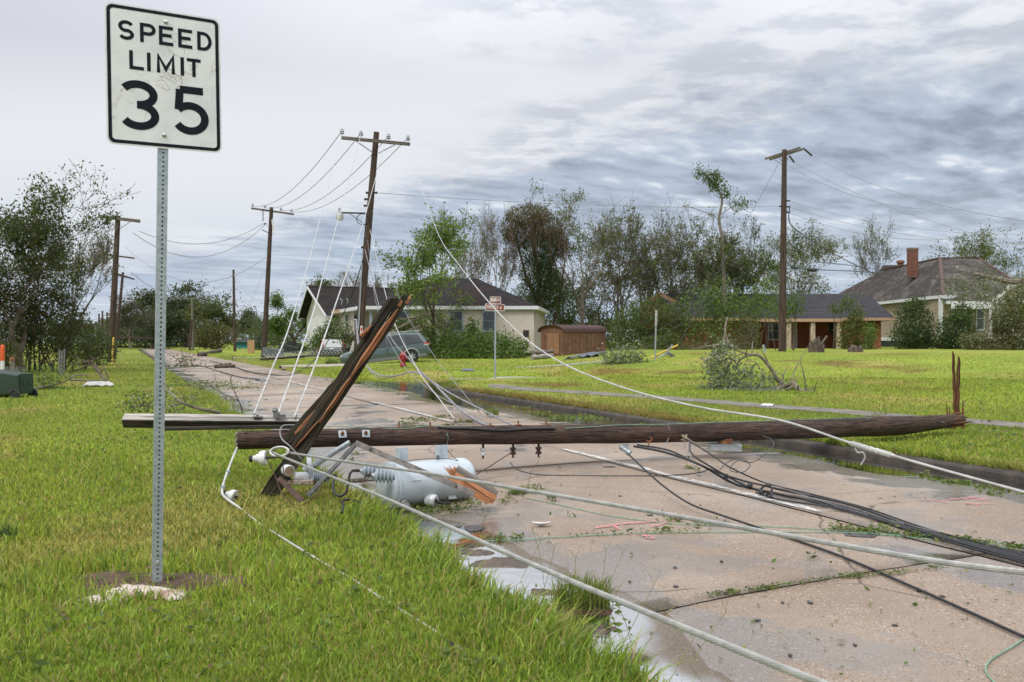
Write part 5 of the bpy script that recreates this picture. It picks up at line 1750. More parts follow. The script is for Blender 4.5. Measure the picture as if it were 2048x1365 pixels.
# wires in the air
def span(lab, a, b, sag, r=0.012, mat='wire_grey', group='overhead wires'):
 a, b = V(a), V(b)
 pts = [a.lerp(b, i / 12) - V((0, 0, sag * 4 * (i / 12) * (1 - i / 12))) for i in range(13)]
 cable('overhead_wire', lab, pts, r, mat, 5, 'wire', group, per=1)
for a, b, lab in zip(pinsA, [P(505, 413, dB), P(530, 416, dB), P(562, 421, dB), P(583, 424, dB)], ('uppermost', 'second highest', 'third highest', 'lowest')):
 span(lab + ' of four wires from the leaning pole crossarm to the brown pole', a + V((0, 0, .25)), b, 0.9, 0.016)
span('upper of two sagging wires from the brown pole to the weathered pole', P(526, 448, dB), P(279, 463, dC), 1.1, 0.02)
span('deeper hanging of two wires from the brown pole to the weathered pole', P(530, 450, dB), P(266, 466, dC), 1.9, 0.02)
span('thin wire from the brown pole to the right side of the far pole', P(532, 515, dB), P(250, 494, 64), 2.2, 0.016)
span('thin low wire drooping between the bare pole and the weathered pole', P(467, 546, 92), P(262, 545, 64), 2.4, 0.02)
for x0, y0, x1, y1, lab in ((470, 548, 525, 600, 'slack thin wire from the bare far pole top to the brown pole'), (468, 548, 500, 612, 'steep slack wire falling from the bare far pole top'), (528, 540, 470, 640, 'slack wire from the brown pole down to the foot of the bare pole')):
 span(lab, P(x0, y0, 88), P(x1, y1, 80), 0.8, 0.02)
span('long level wire from the leaning pole to the pole on the lawn', P(752, 386, dA), P(1562, 413, dD), 0.25, 0.013)
for x0, y0, y1, x1, d1 in ((1624, 312, 470, 2060, 30), (1588, 325, 520, 2060, 34), (1577, 402, 496, 2060, 40), (1577, 414, 515, 2060, 42), (1577, 425, 505, 1900, 44), (1572, 330, 445, 1850, 45)):
 span({1624: 'wire leaving the outer arm tip of the lawn pole', 1588: 'wire leaving the short stub under the lawn pole crossarm', 1572: 'thin wire leaving the lawn pole just below its crossarm'}.get(x0, {402: 'uppermost wire leaving the side spools of the lawn pole', 414: 'middle wire leaving the side spools of the lawn pole', 425: 'lowest wire leaving the side spools of the lawn pole'}.get(y0)), P(x0, y0, dD), P(x1, y1 - 26, d1), 0.5, 0.011)
cable('overhead_wire', 'slack service drop wire curving from the lawn pole to the slate house roof', [P(1579, 415, dD), P(1578, 440, dD), P(1590, 458, dD + 2), P(1640, 492, dD + 7), P(1700, 525, dD + 14), P(1760, 553, dD + 19), P(1800, 566, dD + 22), P(1845, 583, dD + 24)], .03, 'wire_dark', 6, 'wire', 'overhead wires')
cable('overhead_wire', 'dark level wire with a black splice case behind the lawn pole', [P(1585, 538, 52), P(1640, 540, 53), P(1740, 545, 58), P(1850, 556, 66), P(1900, 560, 70)], .03, 'wire_dark', 6, 'wire', 'overhead wires')
cable('overhead_wire', 'thin wire just above the black splice case', [P(1628, 524, 53), P(1690, 530, 58), P(1760, 540, 68)], .025, 'wire_dark', 5, 'wire', 'overhead wires')
mb = MB()
mb.lathe(P(1614, 540, 52.5), (1, 0.1, -0.03), [(0.03, 0), (0.11, 0.05), (0.12, 0.3), (0.12, 0.6), (0.03, 0.66)], 10)
mb.lathe(P(1582, 536, 52.5), (1, 0.1, -0.03), [(0.03, 0), (0.10, 0.05), (0.10, 0.4), (0.03, 0.46)], 10)
tag(mb.build('splice_case', M['black_rubber'], origin=P(1614, 540, 52.5)), 'black splice case hanging on the wire beside the lawn pole', 'splice case')
gA, gB = on(1297, 40), on(1318, 41)
for lab, a, b in (('guy wire from the lawn pole top down to the yellow guard', P(1556, 330, dD), P(1355, 693, 42)),
     ('slack guy wire crossing behind the narrow white sign', P(1480, 560, 48), P(1282, 706, 42)),
     ('second slack guy wire crossing behind the narrow white sign', P(1500, 540, 48), P(1275, 690, 43))):
 cable('guy_wire', lab, [V(a), V(b)], 0.010, 'wire_dark', 5, 'wire')
mb = MB()
mb.tube([on(1296, 40, -.05), P(1355, 691, 42)], 0.045, 8)
tag(mb.build('guy_guard', M['yellow'], origin=on(1296, 40)), 'yellow guy guard leaning beside the narrow white sign', 'guy guard')
mb = MB()
mb.tube([on(1310, 40, -.05), P(1336, 707, 41)], 0.035, 8)
tag(mb.build('guy_rod', M['galv'], origin=on(1310, 40)), 'thin grey guy rod just under the yellow leaning guard', 'rod')
mb = MB()
mb.beam(on(1326, 40.5, -.05), P(1345, 690, 40.8), 0.09, 0.05, (0, -1, 0.2))
tag(mb.build('leaning_post', M['galv_dark'], origin=on(1326, 40.5)), 'grey post leaning next to the yellow guy guard', 'post')
mb = MB()
mb.beam(on(1531, 44, -.05), P(1526, 690, 44), 0.12, 0.05, (0, -1, 0.2))
tag(mb.build('leaning_post', M['galv'], origin=on(1531, 44)), 'short pale metal post leaning beside the lawn utility pole', 'post')
for lab, pts, r, mt in (
 ('looping pair wire from the leaning pole down over the kerb', [P(713, 640, 33), P(716, 690, 30), P(728, 725, 27), P(755, 749, 24), P(790, 752, 22), P(825, 745, 20.5), P(855, 757, 19), P(885, 785, 17.5), P(920, 820, 15.5), P(960, 845, 13.5), P(1000, 858, 12), P(1040, 866, 11)], .022, 'wire_grey'),
 ('second looping wire hanging just below the first one', [P(712, 640, 33), P(722, 705, 30), P(742, 745, 26), P(765, 757, 23.5), P(795, 752, 22), P(830, 744, 20.5), P(857, 757, 19), P(888, 790, 17.4), P(925, 825, 15.4), P(965, 850, 13.4), P(1010, 862, 12)], .014, 'wire_grey'),
 ('wire running straight from the leaning pole past the hydrant', [P(730, 500, 34.3), P(770, 650, 27), P(825, 726, 21), P(880, 774, 17), P(960, 818, 14), P(1030, 853, 11.5), P(1060, 860, 11)], .014, 'wire_grey'),
 ('pale wire dropping steeply from the leaning pole to the road', [P(740, 460, 34.3), P(780, 620, 27), P(830, 730, 20), P(880, 800, 15.5), P(906, 835, 13.5), G(918, 846, .02)], .011, 'cable_white'),
 ('thin grey wire dropping from the leaning pole towards the puddle', [P(735, 480, 34.3), P(755, 620, 28), P(800, 720, 22), P(860, 780, 17), P(930, 820, 14), P(990, 856, 11.8)], .007, 'wire_grey'),
 ('thin wire from the leaning pole crossing before the street name sign', [P(745, 420, 34.4), P(800, 600, 27), P(860, 700, 21.5), P(930, 790, 16), G(965, 832, .02)], .006, 'wire_grey'),
 ('black wire dropping from the leaning pole to the driveway', [P(726, 520, 34.2), P(700, 600, 36), P(668, 660, 38), P(645, 700, 39), P(622, 727, 39.5), G(585, 749, .03), G(545, 750, .03), G(500, 744, .03), G(465, 733, .03), G(420, 722, .03)], .022, 'black_rubber')):
 cable('loose_wire', lab, pts, r, mt, 6, 'wire')
for lab, pts in (('dark wire lying across the far road towards the log', [(330, 704), (350, 716), (372, 730), (400, 733), (425, 733)]),
     ('wire trailing along the far lane past the branch twigs', [(395, 730), (420, 737), (470, 752), (520, 760)])):
 cable('road_wire', lab, [G(x, y, .03) for x, y in pts], .022, 'wire_dark', 5, 'wire')
# ------------------------------------------------------------------ street furniture
def name_sign():
 d = 31.5
 g = on(990, d)
 root = thing('street_name_sign', 'brown street name blades BELDEN ST and HODGES ST on a grey post', 'street sign', g)
 mb = MB()
 mb.tube([g - V((0, 0, .2)), P(991, 622, d)], 0.033, 10)
 mb.build('post', M['galv'], root)
 M['sign_brown'] = pmat('brown_sign_sheeting', (0.23, 0.062, 0.028), (0.19, 0.05, 0.024), 0.5, scale=3)
 s = d / F
 for (cx, cy, wpx, hpx, yaw, words) in ((991, 601, 22, 14, -0.12, [('BELDEN', -.40, .18, -.20, .30), ('ST', .24, .36, -.15, .22)]),
           (989.6, 615.2, 39, 13.5, 0.10, [('HODGES', -.42, .20, -.20, .28), ('ST', .26, .36, -.2, .14)])):
  c = P(cx, cy, d - 0.04)
  e1, e2 = V((math.cos(yaw), math.sin(yaw), -0.035)).normalized(), V((0, 0, 1))
  n = e1.cross(e2)
  fr = lambda u, v, w=0.0, c=c, e1=e1, e2=e2, n=n: c + e1 * u + e2 * v + n * w
  W_, H_ = wpx * s, hpx * s
  mb = MB()
  plate(mb, fr, rrect(W_, H_, 0.03, 4), 0.012)
  bl_ = mb.build('name_blade', M['white'], root)
  mb = MB()
  o_ = rrect(W_ - .030, H_ - .034, 0.03, 4)
  mb.v += [fr(u, v, 0.002) for u, v in o_]
  mb.face(range(len(o_)))
  mb.build('blade_face', M['sign_brown'], bl_)
  for wd, u0, u1, v0, v1 in words:
   k = len(wd)
   for i, ch in enumerate(wd):
    a = u0 + (u1 - u0) * i / k
    b = a + (u1 - u0) / k * 0.78
    m_ = MB()
    glyph(m_, ch, a * W_, b * W_, v0 * H_, v1 * H_, 0.017, lambda u, v, kk=0.0: fr(u, v, 0.004 + kk))
    m_.build('letter', M['white'], bl_)
 mb = MB()
 mb.box(P(990, 608, d), (0.09, 0.05, 0.06))
 mb.box(P(990, 622.5, d), (0.10, 0.05, 0.05))
 mb.build('blade_bracket', M['galv'], root)
name_sign()
def narrow_sign():
 d = 38
 g = on(1310, d)
 root = thing('narrow_sign', 'narrow white sign with red marks on a thin grey post before the brush', 'road sign', g)
 mb = MB()
 mb.tube([g - V((0, 0, .2)), P(1312.5, 622, d)], 0.035, 8)
 mb.build('post', M['galv'], root)
 c = P(1312.6, 636, d - .05)
 yaw = 1.05
 e1, e2 = V((math.cos(yaw), math.sin(yaw), 0)), V((0.03, 0, 1)).normalized()
 n = e1.cross(e2)
 fr = lambda u, v, w=0.0: c + e1 * u + e2 * v + n * w
 mb = MB()
 plate(mb, fr, rrect(0.27, 0.66, 0.03, 4), 0.006)
 pn = mb.build('sign_panel', M['white'], root)
 mb = MB()
 for a, b, t in (([(-.06, .20), (-.06, .27), (.05, .25), (.05, .21)], None, .035), ([(.08, .25), (.08, -.28)], None, .014), ([(-.08, -.12), (-.08, -.25), (.05, -.26), (.05, -.13)], None, .035)):
  ribbon(mb, a, t, lambda u, v: fr(u, v, .003))
 mb.build('red_marks', M['red'], pn)
 mb = MB()
 ribbon(mb, [(-.05, -.03), (-.05, .07), (.05, -.03), (.05, .07)], .03, lambda u, v: fr(u, v, .003))
 mb.build('dark_mark', M['black'], pn)
narrow_sign()
def hydrant():
 d = 38.5
 g = on(806, d)
 root = thing('fire_hydrant', 'red fire hydrant on the grass in front of the green estate car', 'fire hydrant', g)
 root.scale = (1.12, 1.12, 1.12)
 M['hyd'] = pmat('hydrant_red', (0.36, 0.022, 0.024), (0.25, 0.018, 0.02), 0.45, scale=8)
 z = V((0, 0, 1))
 mb = MB()
 mb.lathe(g - z * .05, z, [(0.12, 0), (0.12, .10), (0.15, .105), (0.15, .14), (0.105, .15), (0.10, .44), (0.125, .46), (0.125, .50), (0.11, .51)], 16)
 mb.build('barrel', M['hyd'], root, smooth=True)
 mb = MB()
 mb.lathe(g + z * .455, z, [(0.135, 0), (0.135, .03), (0.115, .06), (0.085, .13), (0.045, .165), (0.03, .17), (0.03, .21), (0, .215)], 16)
 mb.build('bonnet', M['hyd'], root, smooth=True)
 for ax in ((-1, -0.1, 0), (1, 0.1, 0), (0.15, -1, 0)):
  mb = MB()
  q = g + z * .36
  mb.lathe(q, ax, [(0.06, .08), (0.06, .13), (0.08, .135), (0.08, .17), (0.03, .175), (0.03, .205), (0, .21)], 12)
  mb.build('outlet_cap', M['hyd'], root)
 mb = MB()
 mb.lathe(g - z * .08, z, [(0.13, 0), (0.13, .07), (0.0, .07)], 14)
 mb.build('base', M['iron'], root)
hydrant()
def wheelie_bin(name, label, loc, rot, mat, group=None, lid_open=True, wheels=True):
 """local frame: stands along +Z, lid hinge and wheels on the +Y side"""
 root = thing(name, label, 'bin', loc, group, rot)
 mb = MB()
 for k, (z0, z1, w0, w1, d0, d1) in enumerate(((0.05, 0.90, .23, .285, .24, .33), (0.90, 0.97, .30, .30, .345, .345))):
  a = [V((sx * w0, sy * d0, z0)) for sx, sy in ((-1, -1), (1, -1), (1, 1), (-1, 1))]
  b = [V((sx * w1, sy * d1, z1)) for sx, sy in ((-1, -1), (1, -1), (1, 1), (-1, 1))]
  # rounded corners by cutting each corner
  def rnd(q, r=0.05):
   out = []
   for i in range(4):
    p, pr, nx = q[i], q[i - 1], q[(i + 1) % 4]
    out += [p + (pr - p).normalized() * r, p + ((pr - p).normalized() + (nx - p).normalized()) * r * .29, p + (nx - p).normalized() * r]
   return out
  a, b = rnd(a), rnd(b)
  n = len(a)
  i0 = len(mb.v)
  mb.v += a + b
  for j in range(n):
   j2 = (j + 1) % n
   mb.face((i0 + j, i0 + j2, i0 + n + j2, i0 + n + j))
  if k == 0:
   mb.face(range(i0 + n - 1, i0 - 1, -1))
 body = mb.build('body', M[mat], root, local=True)
 mb = MB()
 mb.box((0, 0, 0.955), (0.52, 0.60, 0.006))
 mb.build('opening', M['dark'], root, local=True)
 # base panel with a ring, as seen on the underside
 mb = MB()
 mb.box((0, -0.01, 0.045), (0.34, 0.36, 0.014))
 mb.lathe((0, -0.01, 0.038), (0, 0, -1), [(0.10, 0), (0.10, .012), (0.085, .012), (0.085, .002), (0, .002)], 20)
 mb.build('base_panel', M[mat], root, local=True)
 mb = MB()
 if lid_open:
  R = Matrix.Rotation(math.radians(-115), 3, 'X')
  c = V((0, .36, .97)) + R @ V((0, -.33, .03))
  mb.box(c, (.62, .70, .05), R)
  mb.box(c + R @ V((0, 0, .035)), (.50, .56, .03), R)
 else:
  mb.box((0, 0, 1.0), (.62, .72, .06))
  mb.box((0, 0, 1.04), (.50, .56, .03))
 mb.build('lid', M[mat], root, local=True)
 if wheels:
  for sx in (-1, 1):
   mb = MB()
   mb.lathe((sx * .24, .25, .105), (sx, 0, 0), [(.10, 0), (.13, .008), (.13, .055), (.10, .062), (.085, .045), (.03, .05), (0, .05)], 20)
   mb.build('wheel', M['black_rubber'], root, local=True)
 mb = MB()
 mb.tube([(-.25, .38, .93), (.25, .38, .93)], .018, 8)
 mb.build('handle', M[mat], root, local=True)
 return root
M['bin_green'] = pmat('dark_green_plastic', (0.022, 0.042, 0.028), (0.030, 0.052, 0.036), 0.34, scale=5, spec=0.5)
M['bin_grey'] = pmat('grey_green_plastic', (0.13, 0.155, 0.15), (0.10, 0.12, 0.118), 0.4, scale=4)
M['bin_dark'] = pmat('blackish_plastic', (0.030, 0.038, 0.034), (0.02, 0.026, 0.024), 0.4, scale=4)
# near bin lying on its back, its base turned to the road
gb = on(14, 20.6)
bin_rot = Matrix(((.26, 0, -.965), (.965, 0, .26), (0, -1, 0))).to_euler()
wheelie_bin('wheelie_bin', 'dark green wheeled bin lying on its side on the near lawn', V((XW(55, 20.6), 20.6, gb.z + 0.33)), bin_rot, 'bin_green')
gg = 'bins blown over by the driveway'
wheelie_bin('wheelie_bin', 'grey green bin lying on its side at the foot of the brown pole', on(569, 59, .32), (math.radians(0), math.radians(-87), math.radians(8)), 'bin_grey', gg, wheels=False)
wheelie_bin('wheelie_bin', 'blackish bin lying open mouth first behind the grey toppled bin', on(598, 66, .36), (math.radians(0), math.radians(-80), math.radians(14)), 'bin_dark', gg, wheels=False)
wheelie_bin('wheelie_bin', 'dark bin toppled next to the white house corner', on(612, 72, .36), (math.radians(10), math.radians(-70), math.radians(40)), 'bin_dark', gg)
# orange topped marker post, timber post
g = on(4, 24)
root = thing('marker_post', 'white marker post with an orange top beside the green bin', 'marker post', g)
M['orange'] = pmat('orange_plastic', (0.70, 0.105, 0.02), (0.62, 0.09, 0.02), 0.5)
top = P(5.5, 690, 24)
mid = P(5.0, 722, 24)
mb = MB(); mb.tube([g - V((0, 0, .1)), mid], .053, 12); mb.build('white_tube', M['white'], root, smooth=True)
mb = MB(); mb.lathe(mid, (0, 0, 1), [(.056, 0), (.056, top.z - mid.z - .06), (.048, top.z - mid.z - .02), (.02, top.z - mid.z), (0, top.z - mid.z)], 12); mb.build('orange_cap', M['orange'], root, smooth=True)
g = on(28, 26)
root = thing('gate_post', 'short weathered grey post with a rusty top beside the marker post', 'post', g)
mb = MB(); mb.tube([g - V((0, 0, .1)), P(25, 722, 26)], .065, 10); mb.build('post', M['arm_far'], root, smooth=True)
mb = MB(); mb.lathe(P(25, 722, 26), (-0.1, 0, 1), [(.075, 0), (.075, .06), (.04, .09), (.04, .14), (0, .15)], 10); mb.build('rusty_cap', M['rust'], root)
for k, (px, y0, d) in enumerate(((118, 700, 34), (123, 702, 34.3), (128, 698, 35))):
 mb = MB(); mb.beam(on(px, d), P(px + 1, y0, d), .07, .02, (0, -1, 0));
 tag(mb.build('metal_post', M['galv_dark'], origin=on(px, d)), ('broad grey metal post nearest the big tree trunk in the brush', 'middle thin grey metal post in the brush', 'thin grey metal post nearest the dark green shrub')[k], 'post', 'thin metal posts in the brush')
# chain link scrap by the post
mb = MB()
for k in range(9):
 q = on(8 + k * 3, 27)
 mb.tube([q, q + V((.35, 0, .55))], .006, 4); mb.tube([q + V((.35, 0, 0)), q + V((0, 0, .55))], .006, 4)
tag(mb.build('wire_fence', M['wire_grey'], origin=on(10, 27)), 'scrap of rusty wire fence between marker post and grey post', 'fence')
# white crumpled panel on the near verge
def panel(name, label, cat, pts, mat, th=.02, curl=.0):
 mb = MB()
 q = [V(p) for p in pts]
 n = 8
 V0 = []
 for i in range(n + 1):
  a, b = q[0].lerp(q[1], i / n), q[3].lerp(q[2], i / n)
  for j in range(3):
   V0.append(a.lerp(b, j / 2) + V((0, 0, curl * abs(math.sin(i * 1.3 + j)) + th)))
 mb.v = V0
 for i in range(n):
  for j in range(2):
   mb.face((i * 3 + j, (i + 1) * 3 + j, (i + 1) * 3 + j + 1, i * 3 + j + 1))
 o = mb.build(name, M[mat], origin=q[0])
 s_ = o.modifiers.new('thickness', 'SOLIDIFY'); s_.thickness = max(th, .01)
 return tag(o, label, cat)
panel('crumpled_panel', 'white crumpled metal panel lying on the verge by the roadside tree', 'debris', [G(164, 774), G(228, 774), on(222, 27.5), on(180, 28)], 'cable_white', .02, .05)
M['slate'] = pmat('blue_grey_sheet', (0.12, 0.14, 0.18), (0.09, 0.105, 0.13), 0.5, scale=3)
panel('roof_sheet', 'blue grey sheet lying flat on the lawn before the shed', 'debris', [on(1128, 44.5), on(1190, 45.5), on(1216, 50), on(1180, 51)], 'slate', .04, .15)
panel('dark_slab', 'dark flat slab lying in the muddy grass behind the street sign kerb', 'debris', [on(922, 34), on(948, 34), on(945, 35.6), on(926, 35.6)], 'slate', .03, .03)
panel('white_sheet', 'torn white paper scrap on the grass beside the pavement', 'debris', [on(1520, 16.3), on(1545, 16.2), on(1548, 16.6), on(1528, 16.7)], 'white', .012, .03)
mb = MB()
q = on(1337, 40)
mb.box(q + V((.1, 0, .1)), (.35, .25, .12), Matrix.Rotation(.5, 3, 'Y'))
tag(mb.build('scrap_box', M['slate'], origin=q), 'small blue grey scrap lying behind the leaning grey post', 'debris')
# ladder-like aluminium frame on the driveway
def ladder():
 a, b = on(533, 50.5, .12), on(690, 57, .3)
 root = thing('metal_ladder', 'long pale aluminium ladder lying across the driveway', 'ladder', a)
 d = (b - a)
 nn = V((-d.y, d.x, 0)).normalized()
 for k in (0, 1):
  mb = MB(); mb.beam(a + nn * .42 * k + V((0, 0, .28 * k)), b + nn * .42 * k + V((0, 0, .28 * k)), .05, .14 if k == 0 else .06, (0, 0, 1)); mb.build('rail', M['galv_dark'], root)
 for k in range(22):
  q = a + d * ((k + .5) / 22)
  mb = MB(); mb.tube([q, q + nn * .42 + V((0, 0, .28))], .03, 6); mb.build('rung', M['galv_dark'], root)
 mb = MB(); mb.beam(a + V((-.2, -.3, -.02)), a + d * .45 + V((0, -.25, -.02)), .3, .12, (0, 0, 1))
 mb.build('dark_plank', M['pole_far'], root)
ladder()
# plywood sheet standing by the far verge
g = on(502, 78)
mb = MB()
mb.box(g + V((0, 0, .6)), (.62, .10, 1.25))
M['plywood'] = pmat('plywood', (0.42, 0.26, 0.125), (0.34, 0.20, 0.095), 0.8, scale=4)
tag(mb.build('plywood_sheet', M['plywood'], origin=g), 'sheet of bare plywood standing upright on the far verge', 'plywood')
# logs on the road, stumps in the lawn
def log(label, a, b, r, mat='bark'):
 mb = MB()
 a, b = V(a), V(b)
 mb.tube([a.lerp(b, i / 8) + V((0, 0, .02 * math.sin(i * 2))) for i in range(9)], [r * (1 + .12 * math.sin(i * 1.7)) for i in range(9)], 9)
 tag(mb.build('log', M[mat], origin=a, smooth=True), label, 'log')
log('long dark log on the far verge lying at the road edge', on(398, 76, .15), on(441, 88, .2), .2)
log('short dark log lying across the far lane edge', G(430, 734, .08), G(468, 733, .08), .11)
log('thin bark piece beside the short dark log', G(440, 730, .1), G(462, 728, .15), .06)
def tree_stump(label, g, w, h, seed):
 random.seed(seed)
 root = thing('tree_stump', label, 'stump', g)
 mb = MB()
 for k in range(9):
  a = k * .7 + seed
  q = g + V((w * .45 * math.cos(a), w * .3 * math.sin(a), -.05))
  e = g + V((w * .7 * math.cos(a) * random.uniform(.3, 1), w * .3 * math.sin(a), h * random.uniform(.35, 1)))
  mb.tube([q, q.lerp(e, .5) + V((random.uniform(-.1, .1), 0, .1)), e], [w * .24, w * .17, w * .06], 7)
 mb.build('roots', M['bark'], root, smooth=True)
 mb = MB()
 mb.lathe(g + V((0, 0, -.1)), (0.15, 0, 1), [(w * .55, 0), (w * .42, h * .2), (w * .30, h * .4), (0, h * .5)], 9)
 mb.build('stump_body', M['bark'], root, smooth=True)
tree_stump('uprooted dark tree stump standing in the lawn before the brick house', on(1632, 44.5), .62, .85, 3)
tree_stump('low broken stump lying flat in the lawn nearer the tan house', on(1711, 45), .6, .38, 8)
random.seed(11)
# white stick and garbage near the stump
log('pale broken stick leaning on the uprooted stump', on(1640, 44.4, .35), on(1654, 44.2, .85), .05, 'bark_pale')
log('pale round timbers piled beside the shed, upper one', on(1066, 50.5, .42), on(1105, 52, .38), .12, 'arm_far')
log('pale round timbers piled beside the shed, lower one', on(1064, 50, .16), on(1104, 51.5, .13), .14, 'arm_grey')
# ------------------------------------------------------------------ houses
M['siding_cream'] = pmat('cream_siding', (0.575, 0.52, 0.425), (0.52, 0.465, 0.375), 0.6, scale=1.2)
M['siding_white'] = pmat('peeling_white_boards', (0.66, 0.665, 0.66), (0.50, 0.50, 0.49), 0.7, scale=4, detail=8, thr=(0.5, 0.68))
M['siding_tan'] = pmat('tan_siding', (0.43, 0.35, 0.245), (0.38, 0.31, 0.215), 0.65, scale=1.2)
M['trim_white'] = pmat('white_trim', (0.68, 0.69, 0.70), (0.60, 0.61, 0.62), 0.5)
M['trim_blue'] = pmat('pale_blue_trim', (0.34, 0.41, 0.47), (0.29, 0.35, 0.41), 0.5)
M['trim_peach'] = pmat('peach_fascia', (0.46, 0.29, 0.185), (0.40, 0.25, 0.16), 0.6)
M['brick'] = pmat('red_brick', (0.30, 0.088, 0.046), (0.20, 0.062, 0.036), 0.85, scale=9, detail=8)
M['turquoise'] = pmat('turquoise_wall', (0.05, 0.29, 0.29), (0.04, 0.24, 0.25), 0.6)
M['shed_wood'] = pmat('orange_brown_boards', (0.20, 0.096, 0.055), (0.12, 0.06, 0.037), 0.8, scale=3)
M['shed_roof'] = pmat('maroon_shingle', (0.085, 0.042, 0.038), (0.055, 0.028, 0.027), 0.85, scale=5)
def shingle(name, a, b, c3=None):
 m, t, bs = base_mat(name)
 co = t.n('ShaderNodeTexCoord').outputs['Object']
 br = t.n('ShaderNodeTexVoronoi', {'feature': 'F1'}, Vector=t.mapping(co, scale=(1, 1, 2.2)), Scale=3.2)
 hue = t.n('ShaderNodeSeparateColor', Color=br.outputs['Color'])
 c = t.mix(hue.outputs[0], a, b)
 if c3:
  c = t.mix(t.ramp(t.noise(co, 0.55, 5, 0.65), 0.48, 0.62, 0, .85), c, c3)
 c = t.mix(t.ramp(t.noise(co, 1.6, 6, 0.65), 0.36, 0.66, 0.0, 0.6), c, tuple(v * 0.55 for v in a))
 t.set(bs.inputs['Base Color'], c)
 bs.inputs['Roughness'].default_value = 0.9
 bs.inputs['Specular IOR Level'].default_value = 0.25
 bn = t.n('ShaderNodeBump', Strength=1.0, Distance=0.02, Height=t.noise(co, 9, 4))
 t.set(bs.inputs['Normal'], bn.outputs[0])
 return m
M['roof_dark'] = shingle('dark_shingle', (0.026, 0.022, 0.024), (0.038, 0.032, 0.034), (0.046, 0.027, 0.023))
M['roof_grey'] = shingle('charcoal_shingle', (0.048, 0.048, 0.054), (0.06, 0.059, 0.066))
M['roof_brown'] = shingle('brown_black_shingle', (0.024, 0.019, 0.018), (0.036, 0.029, 0.026))
M['roof_slate'] = shingle('mossy_slate', (0.055, 0.047, 0.044), (0.10, 0.087, 0.078), (0.17, 0.15, 0.135))
M['ridge_red'] = pmat('rusty_ridge_cap', (0.10, 0.055, 0.046), (0.075, 0.045, 0.038), 0.8)
def out_of(a, b):
 """horizontal normal of wall a-b pointing to the camera"""
 d = (V(b) - V(a)); d.z = 0
 n = V((d.y, -d.x, 0)).normalized()
 m_ = (V(a) + V(b)) / 2
 return n if n.dot(V((0, 0, H)) - m_) > 0 else -n
def window(root, wa, wb, u0, u1, z0, z1, frame, bars=True, mull=1, proud=.075, fw=.10):
 """window on the wall from wa to wb between fractions u0..u1 and heights z0..z1"""
 a, b = V(wa), V(wb)
 n = out_of(a, b)
 p0, p1 = a.lerp(b, u0), a.lerp(b, u1)
 d = (p1 - p0).normalized()
 if p1.x < p0.x:
  p0, p1, d = p1, p0, -d
 mb = MB()
 q = lambda p, z, o: V((p.x, p.y, z)) + n * o
 for (x0, x1, y0, y1) in ((p0 - d * fw, p0, z0 - fw, z1 + fw), (p1, p1 + d * fw, z0 - fw, z1 + fw)):
  mb.beam(q((x0 + x1) / 2, y0, proud), q((x0 + x1) / 2, y1, proud), (x1 - x0).length, .07, n)
 for y in (z0 - fw / 2, z1 + fw / 2):
  mb.beam(q(p0, y, proud), q(p1, y, proud), .07, fw, (0, 0, 1))
 mb.beam(q(p0, (z0 + z1) / 2, proud), q(p1, (z0 + z1) / 2, proud), .05, .045, (0, 0, 1))
 w = mb.build('window', M[frame], root)
 mb = MB()
 mb.poly([q(p0, z0, .062), q(p1, z0, .062), q(p1, z1, .062), q(p0, z1, .062)])
 mb.build('pane', M['glass'], w)
 mb = MB()
 mb.beam(q(p0 - d * (fw + .06), z0 - fw - .03, proud + .04), q(p1 + d * (fw + .06), z0 - fw - .03, proud + .04), .12, .05, (0, 0, 1))
 mb.build('sill', M[frame], w)
 if bars:
  mb = MB()
  k = 7
  for i in range(k + 1):
   p = p0.lerp(p1, i / k)
   mb.tube([q(p, z0, proud + .09), q(p, z1 - .1, proud + .09)], .012, 4)
  for f in (.08, .55, .9):
   z = z0 + (z1 - z0) * f
   mb.tube([q(p0, z, proud + .09), q(p1, z, proud + .09)], .014, 4)
  for i in (1.5, 3.5, 5.5):
   p = p0.lerp(p1, i / k)
   z = z0 + (z1 - z0) * .3
   mb.tube([q(p + d * .07 * math.cos(t_), z + .1 * math.sin(t_), proud + .09) for t_ in np.linspace(0, 2 * math.pi, 9)], .014, 4, caps=False)
  tag(mb.build('window_grille', M['iron_blue'], w), kind='stuff')
M['iron_blue'] = pmat('painted_grille', (0.16, 0.18, 0.22), (0.12, 0.13, 0.16), 0.5)
def wall(root, a, b, z0, z1, n, mat, name='siding', lift=.045, stuff=True):
 a, b = V(a), V(b)
 mb = MB()
 mb.rows(V((a.x, a.y, z0)), V((b.x, b.y, z0)), V((b.x, b.y, z1)), V((a.x, a.y, z1)), n, lift, out_of(a, b))
 o = mb.build(name, M[mat], root)
 if stuff:
  o['kind'] = 'stuff'
 return o
def roof_plane(root, a, b, c, d, n, mat, name='roof_slope', lift=.022):
 a, b, c, d = V(a), V(b), V(c), V(d)
 nn = (b - a).cross(d - a)
 if nn.length < 1e-6:
  nn = (b - a).cross(c - a)
 nn.normalize()
 if nn.z < 0:
  nn = -nn
 mb = MB()
 mb.rows(a, b, c, d, n, lift, nn)
 o = mb.build(name, M[mat], root)
 o['kind'] = 'stuff'
 return o
def fascia(root, a, b, h, mat, th=.05, name='fascia', out=.0):
 a, b = V(a), V(b)
 mb = MB()
 n = out_of(a, b)
 mb.beam(a + n * out, b + n * out, th, h, (0, 0, 1))
 return mb.build(name, M[mat], root)
def flat(p, z):
 return V((p.x, p.y, z))
